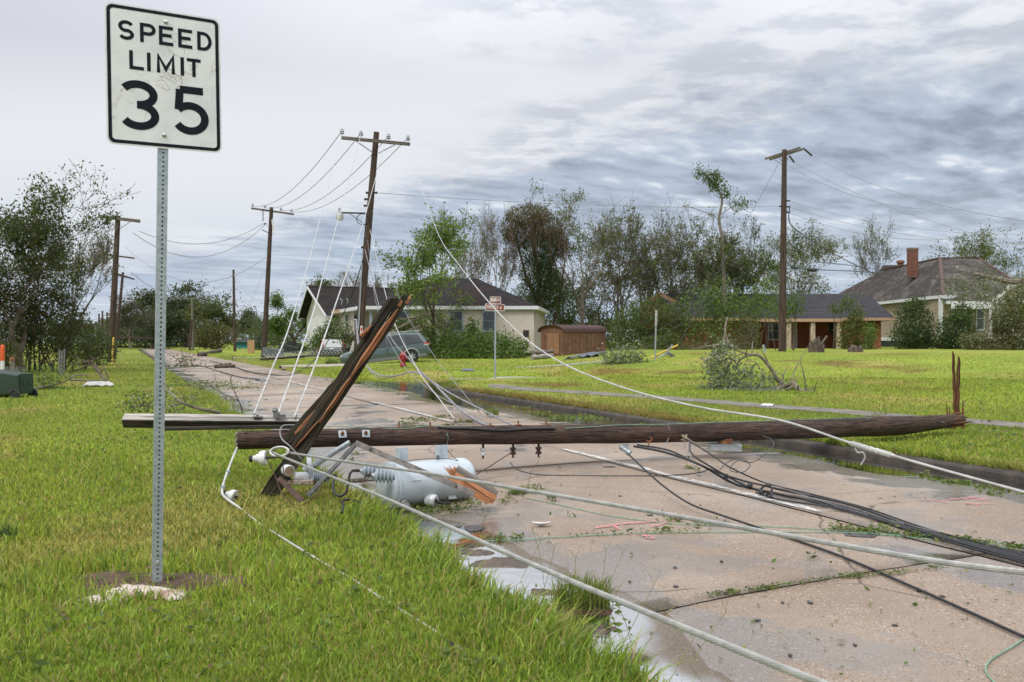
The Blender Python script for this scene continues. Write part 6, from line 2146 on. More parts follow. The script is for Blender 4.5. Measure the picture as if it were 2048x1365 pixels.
# ---- cream house with hipped dark roof
def cream_house():
 dF = 60
 gz = zg(0, dF)
 root = thing('cream_house', 'cream clapboard house with dark hipped roof behind the piled brush', 'house', V((0, 64, gz)))
 A, B, Cc, D = P(717, 613, dF), P(1077, 612, dF), P(1099, 624, 71), P(664, 621, 69)
 A.z = B.z = (A.z + B.z) / 2
 Cc.z = D.z = A.z
 D, Cc = flat(P(664, 600, 70.5), A.z), flat(P(1099, 600, 71), A.z)
 R1, R2 = P(852, 556, 65.5), P(950, 557, 65.5)
 R1.z = R2.z = (R1.z + R2.z) / 2
 roof_plane(root, A, B, R2, R1, 24, 'roof_dark')
 roof_plane(root, B, Cc, R2, R2, 24, 'roof_dark')
 roof_plane(root, Cc, D, R1, R2, 24, 'roof_dark')
 roof_plane(root, D, A, R1, R1, 24, 'roof_dark')
 for a, b in ((A, B), (B, Cc), (D, A)):
  fascia(root, a - V((0, 0, .12)), b - V((0, 0, .12)), .24, 'trim_white')
 mb = MB()
 mb.poly([A - V((0, 0, .23)), B - V((0, 0, .23)), Cc - V((0, 0, .23)), D - V((0, 0, .23))])
 mb.build('soffit', M['trim_white'], root)
 cen = (A + B + Cc + D) / 4
 ins = lambda p, k=.93: flat(cen + (p - cen) * k, 0)
 a, b, c, d = ins(A), ins(B, .955), ins(Cc, .95), ins(D)
 zt = A.z - .235
 # recessed porch at the left part of the front
 pr = a.lerp(b, .135)
 wall(root, pr, b, gz + .35, zt, 22, 'siding_cream')
 wall(root, b, c, gz + .35, zt, 22, 'siding_cream')
 wall(root, d.lerp(a, .0), d.lerp(a, .62), gz + .35, zt, 22, 'siding_cream')
 back = a.lerp(b, .02) + V((0.2, 3.2, 0))
 wall(root, d.lerp(a, .62) + V((.1, 1.2, 0)), pr + V((0, 2.6, 0)), gz + .35, zt, 22, 'siding_cream')
 wall(root, pr, pr + V((0, 2.6, 0)), gz + .35, zt, 22, 'siding_cream')
 mb = MB()
 mb.box2(flat(d, gz - .2) + V((.5, .5, 0)), flat(b, gz + .36) + V((-.2, .3, 0)))
 mb.build('foundation', M['dark'], root)
 for k in (.035, .11):
  mb = MB(); p = a.lerp(b, k); mb.beam(flat(p, gz + .35), flat(p, zt), .16, .16, (0, 1, 0)); mb.build('porch_post', M['trim_blue'], root)
 mb = MB(); p = pr + V((.02, -.03, 0)); mb.beam(flat(p, gz + .35), flat(p, zt), .14, .05, (0, 1, 0)); mb.build('corner_board', M['siding_cream'], root)
 L = (b - pr).length
 zw0, zw1 = P(0, 660, dF).z, P(0, 622, dF).z
 def fu(px):
  x = XW(px, (pr.y + b.y) / 2)
  return (x - pr.x) / (b.x - pr.x)
 for x0, x1 in ((901, 924), (967, 989), (797, 815)):
  window(root, pr, b, fu(x0), fu(x1), zw0, zw1 - .08, 'trim_blue')
 window(root, d, d.lerp(a, .62), .50, .68, zw0 + .1, zw1 - .1, 'trim_white', bars=False, fw=.05)
 mb = MB(); q = pr + V((-1.2, 2.5, 0)); mb.box(flat(q, gz + 1.4), (.95, .06, 2.1)); mb.build('door', M['trim_blue'], root)
 # vents on the roof
 mb = MB(); q = R1.lerp(R2, .22) - V((0, .7, .25)); mb.lathe(q, (0, 0, 1), [(.16, 0), (.16, .3), (.24, .34), (.30, .48), (.24, .66), (.1, .74), (0, .75)], 14); mb.build('roof_vent', M['galv'], root, smooth=True)
 mb = MB(); q = P(928, 601, 62); mb.tube([q, q + V((0, 0, .38))], .06, 8); mb.tube([q + V((0, 0, .02)), q + V((.2, 0, .0))], .05, 6); mb.build('vent_pipe', M['galv'], root)
 # bare patches where shingles blew off
 for px, py, w, h in ((846, 570, .15, .5), (847, 579, .12, .35), (857, 563, .12, .35)):
  q = P(px, py, 60)
  # drop the point on the front slope
  f = (q.z - A.z) / (R1.z - A.z)
  dd = A.y + (R1.y - A.y) * f
  q = P(px, py, dd)
  mb = MB(); mb.box(q + V((0, -.03, .02)), (w, .02, h), Matrix.Rotation(math.atan2(R1.y - A.y, R1.z - A.z) * -1, 3, 'X')); mb.build('bare_decking', M['bare'], root)
 # bent satellite arms on the near eave
 mb = MB()
 for px in (683, 695):
  q = P(px, 610, 66)
  mb.tube([q, q + V((.05, 0, .35)), q + V((-.12, 0, .5))], .04, 6)
 mb.build('dish_arm', M['galv'], root)
 mb = MB(); q = P(1052, 668, 59.2); mb.box(q, (.42, .2, .5)); mb.tube([q + V((0, 0, -.25)), q + V((0, 0, -1.2))], .03, 6); mb.build('meter_box', M['iron'], root)
 # splintered peach fascia end
 fascia(root, D.lerp(A, .0) - V((0, 0, .1)), D.lerp(A, .35) - V((0, 0, .1)), .28, 'trim_peach', .07, 'torn_fascia', .02)
M['bare'] = pmat('bare_roof_boards', (0.52, 0.36, 0.17), (0.42, 0.28, 0.13), 0.8)
cream_house()
def white_house():
 gz = zg(-17, 78) + .1
 root = thing('white_house', 'white peeling clapboard house with a steep gable next to the cream house', 'house', V((-16, 80, gz)))
 apex, le, re = P(615, 573, 76), P(595, 637, 80.5), P(653, 632, 72)
 rz = apex.z
 le.z = re.z = (le.z + re.z) / 2
 back = V((11.5, 4.5, 0))
 apx2, re2, le2 = apex + back, re + back, le + back
 roof_plane(root, re, re2, apx2, apex, 22, 'roof_brown')
 roof_plane(root, le2, le, apex, apx2, 22, 'roof_brown')
 # gable wall set back under the rakes
 set_ = back.normalized() * .7
 gl, gr, ga = le + set_ + (re - le) * .07, re + set_ - (re - le) * .07, apex + set_ - V((0, 0, .3))
 n = out_of(gl, gr)
 mb = MB()
 zt = le.z + .1
 mb.rows(flat(gl, gz + .2), flat(gr, gz + .2), flat(gr, zt), flat(gl, zt), 20, .02, n)
 for i in range(12):
  f0, f1 = i / 12, (i + 1) / 12
  a0, b0 = flat(gl, zt).lerp(ga, f0), flat(gr, zt).lerp(ga, f0)
  a1, b1 = flat(gl, zt).lerp(ga, f1), flat(gr, zt).lerp(ga, f1)
  mb.poly([a0 + n * .02, b0 + n * .02, b1, a1])
 o = mb.build('gable_wall', M['siding_white'], root); o['kind'] = 'stuff'
 for a, b in ((le, apex), (re, apex)):
  mb = MB(); mb.beam(a + n * .03 - V((0, 0, .10)), b + n * .03 - V((0, 0, .10)), .05, .2, (0, 0, 1)); mb.build('rake_board', M['trim_white'], root)
 wall(root, gr, gr + back * .9, gz + .2, zt - .5, 20, 'siding_white')
 mb = MB(); mb.beam(gr + set_ * .5 - V((0, 0, .55)), gr + back * .5 - V((0, 0, .55)), .08, .45, (0, 0, 1)); mb.build('porch_beam', M['siding_white'], root)
 mb = MB(); q = gl.lerp(gr, .25); mb.box(flat(q, gz + .25) + n * .1, (1.6, .5, .35)); mb.build('step', M['trim_white'], root)
 mb = MB(); mb.beam(apex - V((0, 0, -.02)), apx2 - V((0, 0, -.02)), .2, .06, (0, 0, 1)); mb.build('ridge_cap', M['ridge_red'], root)
white_house()
def shed():
 d = 56
 gz = zg(XW(1140, d), d)
 root = thing('garden_shed', 'orange brown wooden shed with a maroon barrel shaped roof', 'shed', V((XW(1140, d), d, gz)))
 a, b, c = P(1082, 700, d + .5), P(1128, 702, d - .6), P(1212, 700, d + 2)
 zt = P(0, 664, d).z
 off = (c - b)
 n1, n2 = out_of(a, b), out_of(b, c)
 for (p, q, k, nn) in ((a, b, 6, n1), (b, c, 11, n2)):
  for i in range(k):
   p0, p1 = p.lerp(q, i / k), p.lerp(q, (i + .94) / k)
   mb = MB(); mb.beam(flat((p0 + p1) / 2, gz - .1), flat((p0 + p1) / 2, zt), (p1 - p0).length, .04, nn); mb.build('board', M['shed_wood'], root)
 mb = MB(); mb.poly([flat(a, gz), flat(b, gz), flat(b, zt), flat(a, zt)]); mb.poly([flat(b, gz), flat(c, gz), flat(c, zt), flat(b, zt)])
 for q in range(len(mb.v)):
  mb.v[q] = mb.v[q] + V((0, .05, 0))
 mb.build('inner_wall', M['dark'], root)
 # barrel roof: swept arch
 arch = []
 w = (b - a)
 for k in range(9):
  t_ = math.pi * k / 8
  p = a.lerp(b, .5 - .56 * math.cos(t_))
  arch.append(flat(p, zt - .02 + 0.46 * math.sin(t_) ** .8) - off.normalized() * .15)
 mb = MB()
 far = [p + off * 1.04 for p in arch]
 for k in range(8):
  mb.rows(arch[k], far[k], far[k + 1], arch[k + 1], 3, .015, V((0, -1, 1)))
 o = mb.build('roof', M['shed_roof'], root); o['kind'] = 'stuff'
 mb = MB(); mb.poly([p + off.normalized() * .12 for p in arch]); mb.build('gable', M['shed_wood'], root)
 mb = MB(); mb.tube([p + n1 * .02 for p in arch], .045, 5); mb.build('gable_trim', M['shed_roof'], root)
 for i in (0.30, .56):
  p0, p1 = a.lerp(b, i), a.lerp(b, i + .25)
  mb = MB(); mb.beam(flat((p0 + p1) / 2, gz + .05) + n1 * .05, flat((p0 + p1) / 2, zt - .1) + n1 * .05, (p1 - p0).length, .03, n1); mb.build('door', M['door_tan'], root)
 mb = MB(); mb.beam(flat(b, zt + .02) + n2 * .05, flat(c, zt + .02) + n2 * .05, .05, .1, (0, 0, 1)); mb.build('eave_board', M['shed_roof'], root)
M['door_tan'] = pmat('tan_door', (0.28, 0.15, 0.08), (0.22, 0.115, 0.06), 0.8)
shed()
def brick_house():
 d = 66
 gz = zg(20, d)
 root = thing('brick_house', 'low red brick ranch house with charcoal roof and porch columns', 'house', V((XW(1540, d), d, gz)))
 zE = P(0, 636, d).z
 eL, eR = P(1312, 0, d), P(1789, 0, d)
 eL.z = eR.z = zE
 rL, rR = P(1318, 588, d + 5.2), P(1735, 588, d + 5.2)
 rR.z = rL.z
 bL, bR = eL + V((0, 10.5, 0)), eR + V((0, 10.5, 0))
 roof_plane(root, eL, eR, rR, rL, 20, 'roof_grey')
 roof_plane(root, eR, bR, rR, rR, 20, 'roof_grey')
 roof_plane(root, bR, bL, rL, rR, 20, 'roof_grey')
 fascia(root, eL - V((0, 0, .11)), eR - V((0, 0, .11)), .22, 'trim_peach')
 fascia(root, eR - V((0, 0, .11)), bR - V((0, 0, .11)), .22, 'trim_peach')
 w0, w1 = eL + V((.4, .8, 0)), eR + V((-.7, .8, 0))
 # brick front: set back under the porch between 1515 and 1685
 pA, pB = P(1512, 0, d), P(1690, 0, d)
 zt = zE - .2
 def bw(a, b, name='brick_wall'):
  mb = MB()
  n = out_of(a, b)
  L_, k = (flat(b, 0) - flat(a, 0)).length, 26
  mb.rows(flat(a, gz - .2), flat(b, gz - .2), flat(b, zt), flat(a, zt), 30, .008, n)
  o = mb.build(name, M['brick'], root); o['kind'] = 'stuff'
 y0 = eL.y + .8
 f = lambda p, y: V((p.x, y, 0))
 bw(f(w0, y0), f(pA, y0))
 bw(f(pA, y0 + 1.4), f(pB, y0 + 1.4))
 bw(f(pA, y0), f(pA, y0 + 1.4)); bw(f(pB, y0), f(pB, y0 + 1.4))
 bw(f(pB, y0), f(w1, y0))
 bw(f(w1, y0), f(w1, y0 + 9))
 bw(f(w0, y0 + 9), f(w0, y0))
 # gable end on the brush side with vent louvre
 g0, g1, ga = P(1279, 622, d - .2), P(1345, 604, d - .2), P(1318, 588, d - .2)
 mb = MB(); mb.poly([flat(g0, zt), flat(P(1360, 0, d - .2), zt), ga - V((0, 0, .2)), P(1285, 612, d - .2)]); mb.build('gable_wall', M['brown_board'], root)
 for a, b in ((g0, ga), (ga, P(1352, 606, d - .2))):
  mb = MB(); mb.beam(a - V((0, .1, 0)), b - V((0, .1, 0)), .08, .28, (0, 0, 1)); mb.build('rake_board', M['trim_brown'], root)
 mb = MB(); mb.poly([P(1302, 606, d - .35), P(1338, 606, d - .35), P(1320, 594, d - .35)]); mb.build('gable_vent', M['dark'], root)
 roof_plane(root, P(1279, 622, d - .4), P(1279, 622, d + 6), P(1318, 588, d + 6), P(1318, 588, d - .4), 12, 'roof_grey')
 # porch roof, fascia and columns
 q0, q1 = P(1508, 641, d - 1.1), P(1686, 641, d - 1.1)
 q1.z = q0.z
 e0, e1 = flat(q0, 0) + V((0, 1.9, zE + .45)), flat(q1, 0) + V((0, 1.9, zE + .45))
 roof_plane(root, q0 + V((0, 0, .12)), q1 + V((0, 0, .12)), e1, e0, 6, 'roof_grey', 'porch_roof')
 fascia(root, q0, q1, .24, 'trim_peach', .06, 'porch_fascia')
 for px in (1577, 1625, 1677):
  p = P(px, 0, d - .85)
  mb = MB(); mb.beam(flat(p, gz), flat(p, q0.z - .1), .34, .30, (0, 1, 0), .02); mb.build('porch_column', M['column'], root)
 yb = y0 + 1.4
 wa, wb = f(pA, yb), f(pB, yb)
 fx = lambda px, y: (XW(px, y) - wa.x) / (wb.x - wa.x)
 window(root, wa, wb, fx(1658, yb), fx(1672, yb), gz + 1.25, gz + 2.05, 'trim_dark', bars=False, fw=.05)
 mb = MB(); p = V((XW(1588, yb), yb - .03, gz + 1.05)); mb.box(p, (.42, .06, 2.1)); mb.build('door', M['column_plain'], root)
 for px in (1571, 1592):
  mb = MB(); p = V((XW(px, yb), yb - .06, gz + 1.08)); mb.box(p, (.12, .08, 2.2)); mb.build('door_frame', M['trim_white'], root)
 wa2, wb2 = f(w0, y0), f(pA, y0)
 window(root, wa2, wb2, .90, 1.0, gz + .9, gz + 2.0, 'trim_white', bars=False, fw=.05)
 window(root, f(pA, yb), f(pB, yb), fx(1536, yb), fx(1556, yb), gz + .75, gz + 2.0, 'trim_white', bars=False, fw=.06)
 wa3, wb3 = f(pB, y0), f(w1, y0)
 window(root, wa3, wb3, .62, .80, gz + .75, gz + 2.05, 'trim_dark', bars=False, fw=.05)
 mb = MB(); mb.poly([f(w0, y0) + V((0, .1, zt)), f(w1, y0) + V((0, .1, zt)), f(w1, y0 + 9) + V((0, 0, zt)), f(w0, y0 + 9) + V((0, 0, zt))]); mb.build('soffit', M['trim_peach'], root)
M['brown_board'] = pmat('brown_gable_boards', (0.15, 0.085, 0.05), (0.11, 0.06, 0.036), 0.85)
M['trim_brown'] = pmat('brown_rake_trim', (0.24, 0.135, 0.08), (0.18, 0.10, 0.06), 0.8)
M['trim_dark'] = pmat('dark_trim', (0.06, 0.065, 0.07), (0.05, 0.05, 0.055), 0.6)
M['column'] = pmat('patterned_stone_column', (0.52, 0.42, 0.31), (0.19, 0.12, 0.075), 0.8, scale=10, thr=(0.50, 0.58))
M['column_plain'] = pmat('peach_column', (0.50, 0.36, 0.26), (0.45, 0.32, 0.23), 0.7)
brick_house()
def tan_house():
 d = 72
 gz = zg(30, d)
 root = thing('tan_house', 'tall tan clapboard house with a mossy slate roof and brick chimney', 'house', V((XW(1885, d), d, gz)))
 zE = P(0, 590, d).z
 Q, Lf, Rt = P(1887, 0, d), P(1690, 0, 94), P(2075, 0, 74)
 for p in (Q, Lf, Rt):
  p.z = zE
 R1, R2 = P(1880, 517, 81), P(1957, 520, 81)
 zR = R1.z
 R2.z = zR
 R0 = P(1765, 532, 93); R0.z = zR * .985
 roof_plane(root, Lf, Q, R1, R0, 26, 'roof_slate')
 roof_plane(root, Q, Rt, R2, R1, 26, 'roof_slate')
 B2 = Rt + V((1, 18, 0))
 roof_plane(root, Rt, B2, R2, R2, 26, 'roof_slate')
 Lb = Lf + V((-1.5, 6, 0))
 roof_plane(root, Lb, Lf, R0, R0, 20, 'roof_slate')
 roof_plane(root, B2, Lb, R0, R1, 20, 'roof_slate')
 for a, b in ((R1, Q), (R1, R2), (R0, R1), (R2, Rt)):
  mb = MB(); mb.beam(V(a) + V((0, 0, .05)), V(b) + V((0, 0, .05)), .28, .07, (0, 0, 1)); mb.build('ridge_cap', M['ridge_red'], root)
 # secondary hip towards the back
 e0 = P(1712, 592, 97)
 roof_plane(root, e0, P(1800, 600, 88), P(1800, 530, 92), P(1768, 531, 95), 16, 'roof_slate')
 for a, b in ((Lf, Q), (Q, Rt)):
  fascia(root, V(a) - V((0, 0, .14)), V(b) - V((0, 0, .14)), .28, 'trim_white', .08)
  fascia(root, V(a) - V((0, 0, .55)), V(b) - V((0, 0, .55)), .42, 'trim_white', .06, 'frieze_board', -.55)
 wq = Q + V((.15, .75, 0)); wl = Lf + V((.6, .5, 0)); wr = Rt + V((0, .7, 0))
 wall(root, wl, wq, gz + .9, zE - .3, 34, 'siding_tan')
 wall(root, wq, wr, gz + .9, zE - .3, 34, 'siding_tan')
 mb = MB(); mb.beam(flat(wq, gz + .75) + V((-.05, -.1, 0)), flat(wq, zE - .3) + V((-.05, -.1, 0)), .28, .28, (0, 1, 0)); mb.build('corner_board', M['trim_white'], root)
 for a, b in ((wl, wq), (wq, wr)):
  fascia(root, flat(a, gz + .75), flat(b, gz + .75), .32, 'trim_white', .06, 'skirt_board', .04)
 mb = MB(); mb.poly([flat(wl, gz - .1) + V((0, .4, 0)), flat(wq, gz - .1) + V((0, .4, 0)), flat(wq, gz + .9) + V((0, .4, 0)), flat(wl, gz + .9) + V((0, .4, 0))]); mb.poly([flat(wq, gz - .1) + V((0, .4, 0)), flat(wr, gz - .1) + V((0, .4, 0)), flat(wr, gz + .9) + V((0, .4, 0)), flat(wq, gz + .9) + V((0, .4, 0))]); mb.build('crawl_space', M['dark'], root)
 for k in (.0, .25, .5):
  p = wq.lerp(wr, k)
  mb = MB(); mb.box(flat(p, gz + .25), (.4, .4, .9)); mb.build('pier', M['brick'], root)
 # porch on the right with gable and posts
 p0, p1 = P(1893, 603, d - 1.6), P(1995, 603, d - 1.0)
 p1.z = p0.z
 t0, t1 = P(1935, 583, d + .6), P(2010, 583, d + .6)
 roof_plane(root, p0, p1, t1, t0, 8, 'roof_slate', 'porch_roof')
 fascia(root, p0 - V((0, 0, .1)), p1 - V((0, 0, .1)), .22, 'trim_white', .08, 'porch_fascia')
 fascia(root, p0 - V((-.4, 0, .42)), p1 - V((0, 0, .42)), .40, 'trim_white', .06, 'porch_beam')
 for px in (1981, 1997):
  p = P(px, 0, d - 1.3)
  mb = MB(); mb.beam(flat(p, gz + .7), flat(p, p0.z - .4), .17, .17, (0, 1, 0)); mb.build('porch_post', M['trim_white'], root)
 # cross gable
 ga, gl, gr_ = P(2024, 568, d - 1.2), P(1985, 604, d - 1.2), P(2065, 604, d - 1.2)
 mb = MB(); mb.poly([gl, gr_, ga]); mb.build('porch_gable', M['siding_tan'], root)
 for a, b in ((gl, ga), (gr_, ga), (gl, gr_)):
  mb = MB(); mb.beam(V(a) - V((0, .1, 0)), V(b) - V((0, .1, 0)), .08, .26, (0, 0, 1)); mb.build('gable_trim', M['trim_white'], root)
 roof_plane(root, P(1985, 604, d - 1.3), P(1985, 604, d + 6), P(2024, 568, d + 6), P(2024, 568, d - 1.3), 10, 'roof_slate', 'porch_roof')
 for x0, x1 in ((1915, 1935), (1962, 1977)):
  fxx = lambda px: (XW(px, wq.y) - wq.x) / (wr.x - wq.x)
  window(root, wq, wr, fxx(x0), fxx(x1), gz + 1.6, gz + 3.4, 'trim_white', bars=False, fw=.1)
 # hole torn in the front slope
 hole = [(1912, 535), (1922, 533), (1940, 536), (1952, 541), (1956, 546), (1946, 549), (1934, 545), (1920, 541)]
 def on_slope(px, py, up=0.03):
  nn = (Rt - Q).cross(R1 - Q).normalized()
  if nn.z < 0:
   nn = -nn
  dr = V(((px - CX) / F, 1, -(py - CY) / F)); o = V((0, 0, H))
  k = (Q - o).dot(nn) / dr.dot(nn)
  return o + dr * k + nn * up
 mb = MB(); mb.poly([on_slope(*p) for p in hole]); mb.build('roof_hole', M['hole_wood'], root)
 for i in range(len(hole)):
  a, b = hole[i], hole[(i + 1) % len(hole)]
  if a[1] > 535 or i == 0:
   mb = MB(); mb.beam(on_slope(*a, .05), on_slope(*b, .07), .16, .06, (0, 0, 1)); mb.build('torn_edge', M['torn'], root)
 # chimney of brick courses and a stub flue
 c = P(1825, 550, 82)
 zt = P(0, 500, 82).z
 mb = MB()
 hw, hd = 8.2 * 82 / F, .36
 zb = P(0, 556, 82).z
 k = 16
 for i in range(k):
  z0, z1 = zb + (zt - zb) * i / k, zb + (zt - zb) * (i + .86) / k
  mb.box(V((c.x, c.y, (z0 + z1) / 2)), (hw * 2 * (1 + .012 * (i % 2)), hd * 2, z1 - z0))
 ch = mb.build('chimney', M['brick_old'], root); ch['kind'] = 'stuff'
 mb = MB(); mb.box(V((c.x, c.y, zt + .08)), (hw * 2.15, hd * 2.2, .18)); mb.box(V((c.x, c.y, (zt + zb) / 2)), (hw * 1.9, hd * 1.85, zt - zb)); mb.build('chimney_cap', M['mortar'], ch)
 q = P(1801, 531, 90)
 mb = MB(); mb.lathe(q - V((0, 0, .4)), (0, 0, 1), [(.3, 0), (.3, .6), (.42, .62), (.42, .85), (.2, .95), (0, .96)], 10); mb.build('flue', M['brick_old'], root)
M['hole_wood'] = pmat('dark_roof_hole', (0.035, 0.022, 0.018), (0.02, 0.014, 0.012), 0.9)
M['torn'] = pmat('torn_pale_edge', (0.46, 0.40, 0.34), (0.34, 0.29, 0.25), 0.8)
M['brick_old'] = pmat('old_orange_brick', (0.235, 0.098, 0.062), (0.13, 0.058, 0.042), 0.9, scale=6, detail=8)
M['mortar'] = pmat('chimney_mortar', (0.21, 0.155, 0.125), (0.16, 0.12, 0.10), 0.9)
tan_house()
def far_house():
 d = 130
 g = on(487, d)
 root = thing('turquoise_house', 'small far turquoise house with a grey roof beyond the plywood sheet', 'house', g)
 s = d / F
 a, b = P(471, 697, d), P(522, 697, d)
 zt, zr = P(0, 685, d).z, P(0, 676, d).z
 wall(root, flat(a, 0), flat(b, 0), g.z - .2, zt, 8, 'turquoise')
 roof_plane(root, flat(a, zt) + V((-.5, -.5, 0)), flat(b, zt) + V((.5, -.5, 0)), flat(b, zr) + V((-1.5, 3.5, 0)), flat(a, zr) + V((1.5, 3.5, 0)), 6, 'roof_grey')
 mb = MB(); mb.poly([flat(a, zt), flat(a, zt) + V((0, 7, 0)), flat(a, zr) + V((1.5, 3.5, 0))]); mb.build('gable_wall', M['turquoise'], root)
far_house()
# ------------------------------------------------------------------ vehicles
def loft(mb, stations):
 """stations: (x, [(y, z), ...]) half sections, mirrored"""
 k = None
 b = len(mb.v)
 for x, sec in stations:
  full = [(y, z) for y, z in sec] + [(-y, z) for y, z in reversed(sec)]
  k = len(full)
  mb.v += [V((x, y, z)) for y, z in full]
 for i in range(len(stations) - 1):
  for j in range(k):
   j2 = (j + 1) % k
   mb.face((b + i * k + j, b + (i + 1) * k + j, b + (i + 1) * k + j2, b + i * k + j2))
 mb.face(range(b, b + k))
 mb.face(range(b + (len(stations) - 1) * k + k - 1, b + (len(stations) - 1) * k - 1, -1))
def make_wheel(root, x, y, r, side):
 mb = MB()
 ax = (0, side, 0)
 mb.lathe((x, y, r), ax, [(r * .62, -.20), (r * .95, -.20), (r, -.17), (r, -.03), (r * .95, 0), (r * .66, 0)], 24)
 w = mb.build('wheel', M['black_rubber'], root, local=True, smooth=True)
 mb = MB()
 mb.lathe((x, y - side * .02, r), ax, [(r * .68, -.05), (r * .68, .012), (r * .60, .012), (r * .57, -.06), (0, -.06)], 24)
 for k in range(7):
  a = 2 * math.pi * k / 7
  p = V((x, y - side * .012, r))
  e = p + V((math.cos(a), 0, math.sin(a))) * r * .60
  mb.beam(p, e, .06, .025, (0, side, 0), .004)
 mb.lathe((x, y - side * .01, r), ax, [(.06, 0), (.05, .025), (0, .03)], 12)
 mb.build('rim', M['rim'], w, local=True)
M['rim'] = pmat('alloy_rim', (0.60, 0.61, 0.62), (0.5, 0.51, 0.52), 0.3, 0.7)
M['car_green'] = pmat('grey_green_car_paint', (0.105, 0.145, 0.142), (0.095, 0.132, 0.13), 0.22, 0.35, scale=1.0, spec=0.6)
M['car_trim'] = pmat('grey_lower_cladding', (0.16, 0.165, 0.165), (0.13, 0.135, 0.135), 0.5)
M['car_white'] = pmat('white_car_paint', (0.72, 0.73, 0.74), (0.66, 0.67, 0.68), 0.25, spec=0.6)
M['lamp_red'] = pmat('red_tail_lamp', (0.42, 0.012, 0.012), (0.36, 0.01, 0.01), 0.2, spec=0.6)
M['lamp_amber'] = pmat('amber_lamp', (0.65, 0.22, 0.02), (0.6, 0.2, 0.02), 0.25)
M['lamp_clear'] = pmat('clear_lamp', (0.62, 0.60, 0.60), (0.55, 0.53, 0.53), 0.15)
M['tint'] = pmat('tinted_glass', (0.015, 0.018, 0.020), (0.02, 0.024, 0.026), 0.06, spec=0.8)
def estate_car():
 d = 49
 rear = on(820, 48.6)
 L = 5.0
 # nose towards the left of the street, dipping into the ditch
 yaw = math.radians(180 + 14)
 root = thing('estate_car', 'grey green estate car nose down in the yard behind the fire hydrant', 'car',
     V((rear.x - 1.36, rear.y - 0.45, rear.z - 0.17)), None, (0, math.radians(6.2), yaw))
 W_ = .93
 def sec(zb, zbelt, zr, w, wr):
  return [(w * .80, zb), (w * .97, zb + .10), (w, zb + .35), (w * .985, zbelt), (wr + (w - wr) * .25, zbelt + (zr - zbelt) * .55), (wr, zr - .07), (wr * .86, zr), (0, zr + .015)]
 # x: forward is +
 S_ = [(-2.48, sec(.42, .80, .86, .80, .75)), (-2.44, sec(.34, .95, 1.02, .90, .80)), (-2.38, sec(.32, 1.03, 1.25, W_, .74)), (-2.10, sec(.30, 1.05, 1.64, W_, .70)),
   (-1.7, sec(.28, 1.04, 1.69, W_, .71)), (-.8, sec(.26, 1.02, 1.72, W_, .73)), (.1, sec(.26, 1.0, 1.70, W_, .73)), (.55, sec(.26, .99, 1.62, W_, .71)),
   (1.0, sec(.26, .98, 1.30, W_, .74)), (1.35, sec(.27, .97, 1.06, W_, .78)), (1.9, sec(.28, .90, .98, .91, .76)), (2.3, sec(.30, .80, .86, .84, .70)), (2.48, sec(.36, .64, .68, .70, .6))]
 mb = MB()
 loft(mb, S_)
 mb.build('body', M['car_green'], root, local=True, smooth=True)
 for sd_ in (-1, 1):
  # lower cladding
  mb = MB()
  mb.beam((-2.3, sd_ * .945, .37), (2.2, sd_ * .93, .37), .03, .17, (0, 0, 1), .01)
  mb.build('cladding', M['car_trim'], root, local=True)
  # side glass: quads lying on the cabin side, slightly proud
  def side_pt(x, f):
   zb, zr = 1.02, (1.66 if x > -1.9 else 1.58)
   y0, y1 = .925, .745
   return V((x, sd_ * (y0 + (y1 - y0) * f + .012), zb + (zr - zb) * (0.06 + .84 * f)))
  for (x0, x1, x2, x3) in ((.78, -.12, -.12, .22), (-.20, -1.10, -1.06, -.20), (-1.18, -2.20, -1.92, -1.16)):
   mb = MB()
   q = [side_pt(x0, 0), side_pt(x1, 0), side_pt(x2, 1), side_pt(x3, 1)]
   mb.poly(q if sd_ < 0 else q[::-1])
   mb.build('side_window', M['tint'], root, local=True)
  # door seams and handles
  for x in (.86, -.16, -1.12):
   mb = MB(); mb.beam((x, sd_ * .933, .42), (x, sd_ * .930, 1.03), .012, .006, (0, sd_, 0), .001); mb.build('door_seam', M['dark'], root, local=True)
  for x in (-.02, -1.0):
   mb = MB(); mb.beam((x, sd_ * .945, .90), (x - .17, sd_ * .945, .90), .025, .035, (0, 0, 1), .008); mb.build('door_handle', M['car_green'], root, local=True)
  mb = MB(); mb.tube(smooth_path([(-2.0, sd_ * .66, 1.71), (-1.9, sd_ * .66, 1.76), (0, sd_ * .67, 1.79), (.45, sd_ * .66, 1.72)], 4), .022, 6); mb.build('roof_rail', M['galv'], root, local=True)
  for x in (-1.44, 1.43):
   mb = MB()
   arch_ = [(x + .43 * math.cos(a), sd_ * .935, .37 + .43 * math.sin(a)) for a in np.linspace(-.15, math.pi + .15, 15)]
   mb.tube(arch_, .045, 6)
   mb.build('wheel_arch', M['arch_grey'], root, local=True)
   mb = MB(); mb.lathe((x, sd_ * .90, .37), (0, sd_, 0), [(.40, 0), (.40, .036), (0, .036)], 22); mb.build('wheel_well', M['dark'], root, local=True)
   make_wheel(root, x, sd_ * 1.0, .355, sd_)
  mb = MB(); mb.box((-2.33, sd_ * .84, .98), (.26, .16, .18)); lt = mb.build('tail_light', M['lamp_red'], root, local=True)
  mb = MB(); mb.box((-2.33, sd_ * .845, .94), (.27, .165, .045)); mb.build('tail_light_lens', M['lamp_clear'], lt, local=True)
  mb = MB(); mb.box((.85, sd_ * 1.02, 1.06), (.10, .18, .14)); mb.build('mirror', M['car_green'], root, local=True)
  mb = MB(); mb.box((2.3, sd_ * .62, .74), (.2, .3, .14)); mb.build('headlight', M['lamp_clear'], root, local=True)
 mb = MB(); mb.poly([V((-2.405, .62, 1.12)), V((-2.405, -.62, 1.12)), V((-2.16, -.58, 1.56)), V((-2.16, .58, 1.56))]);
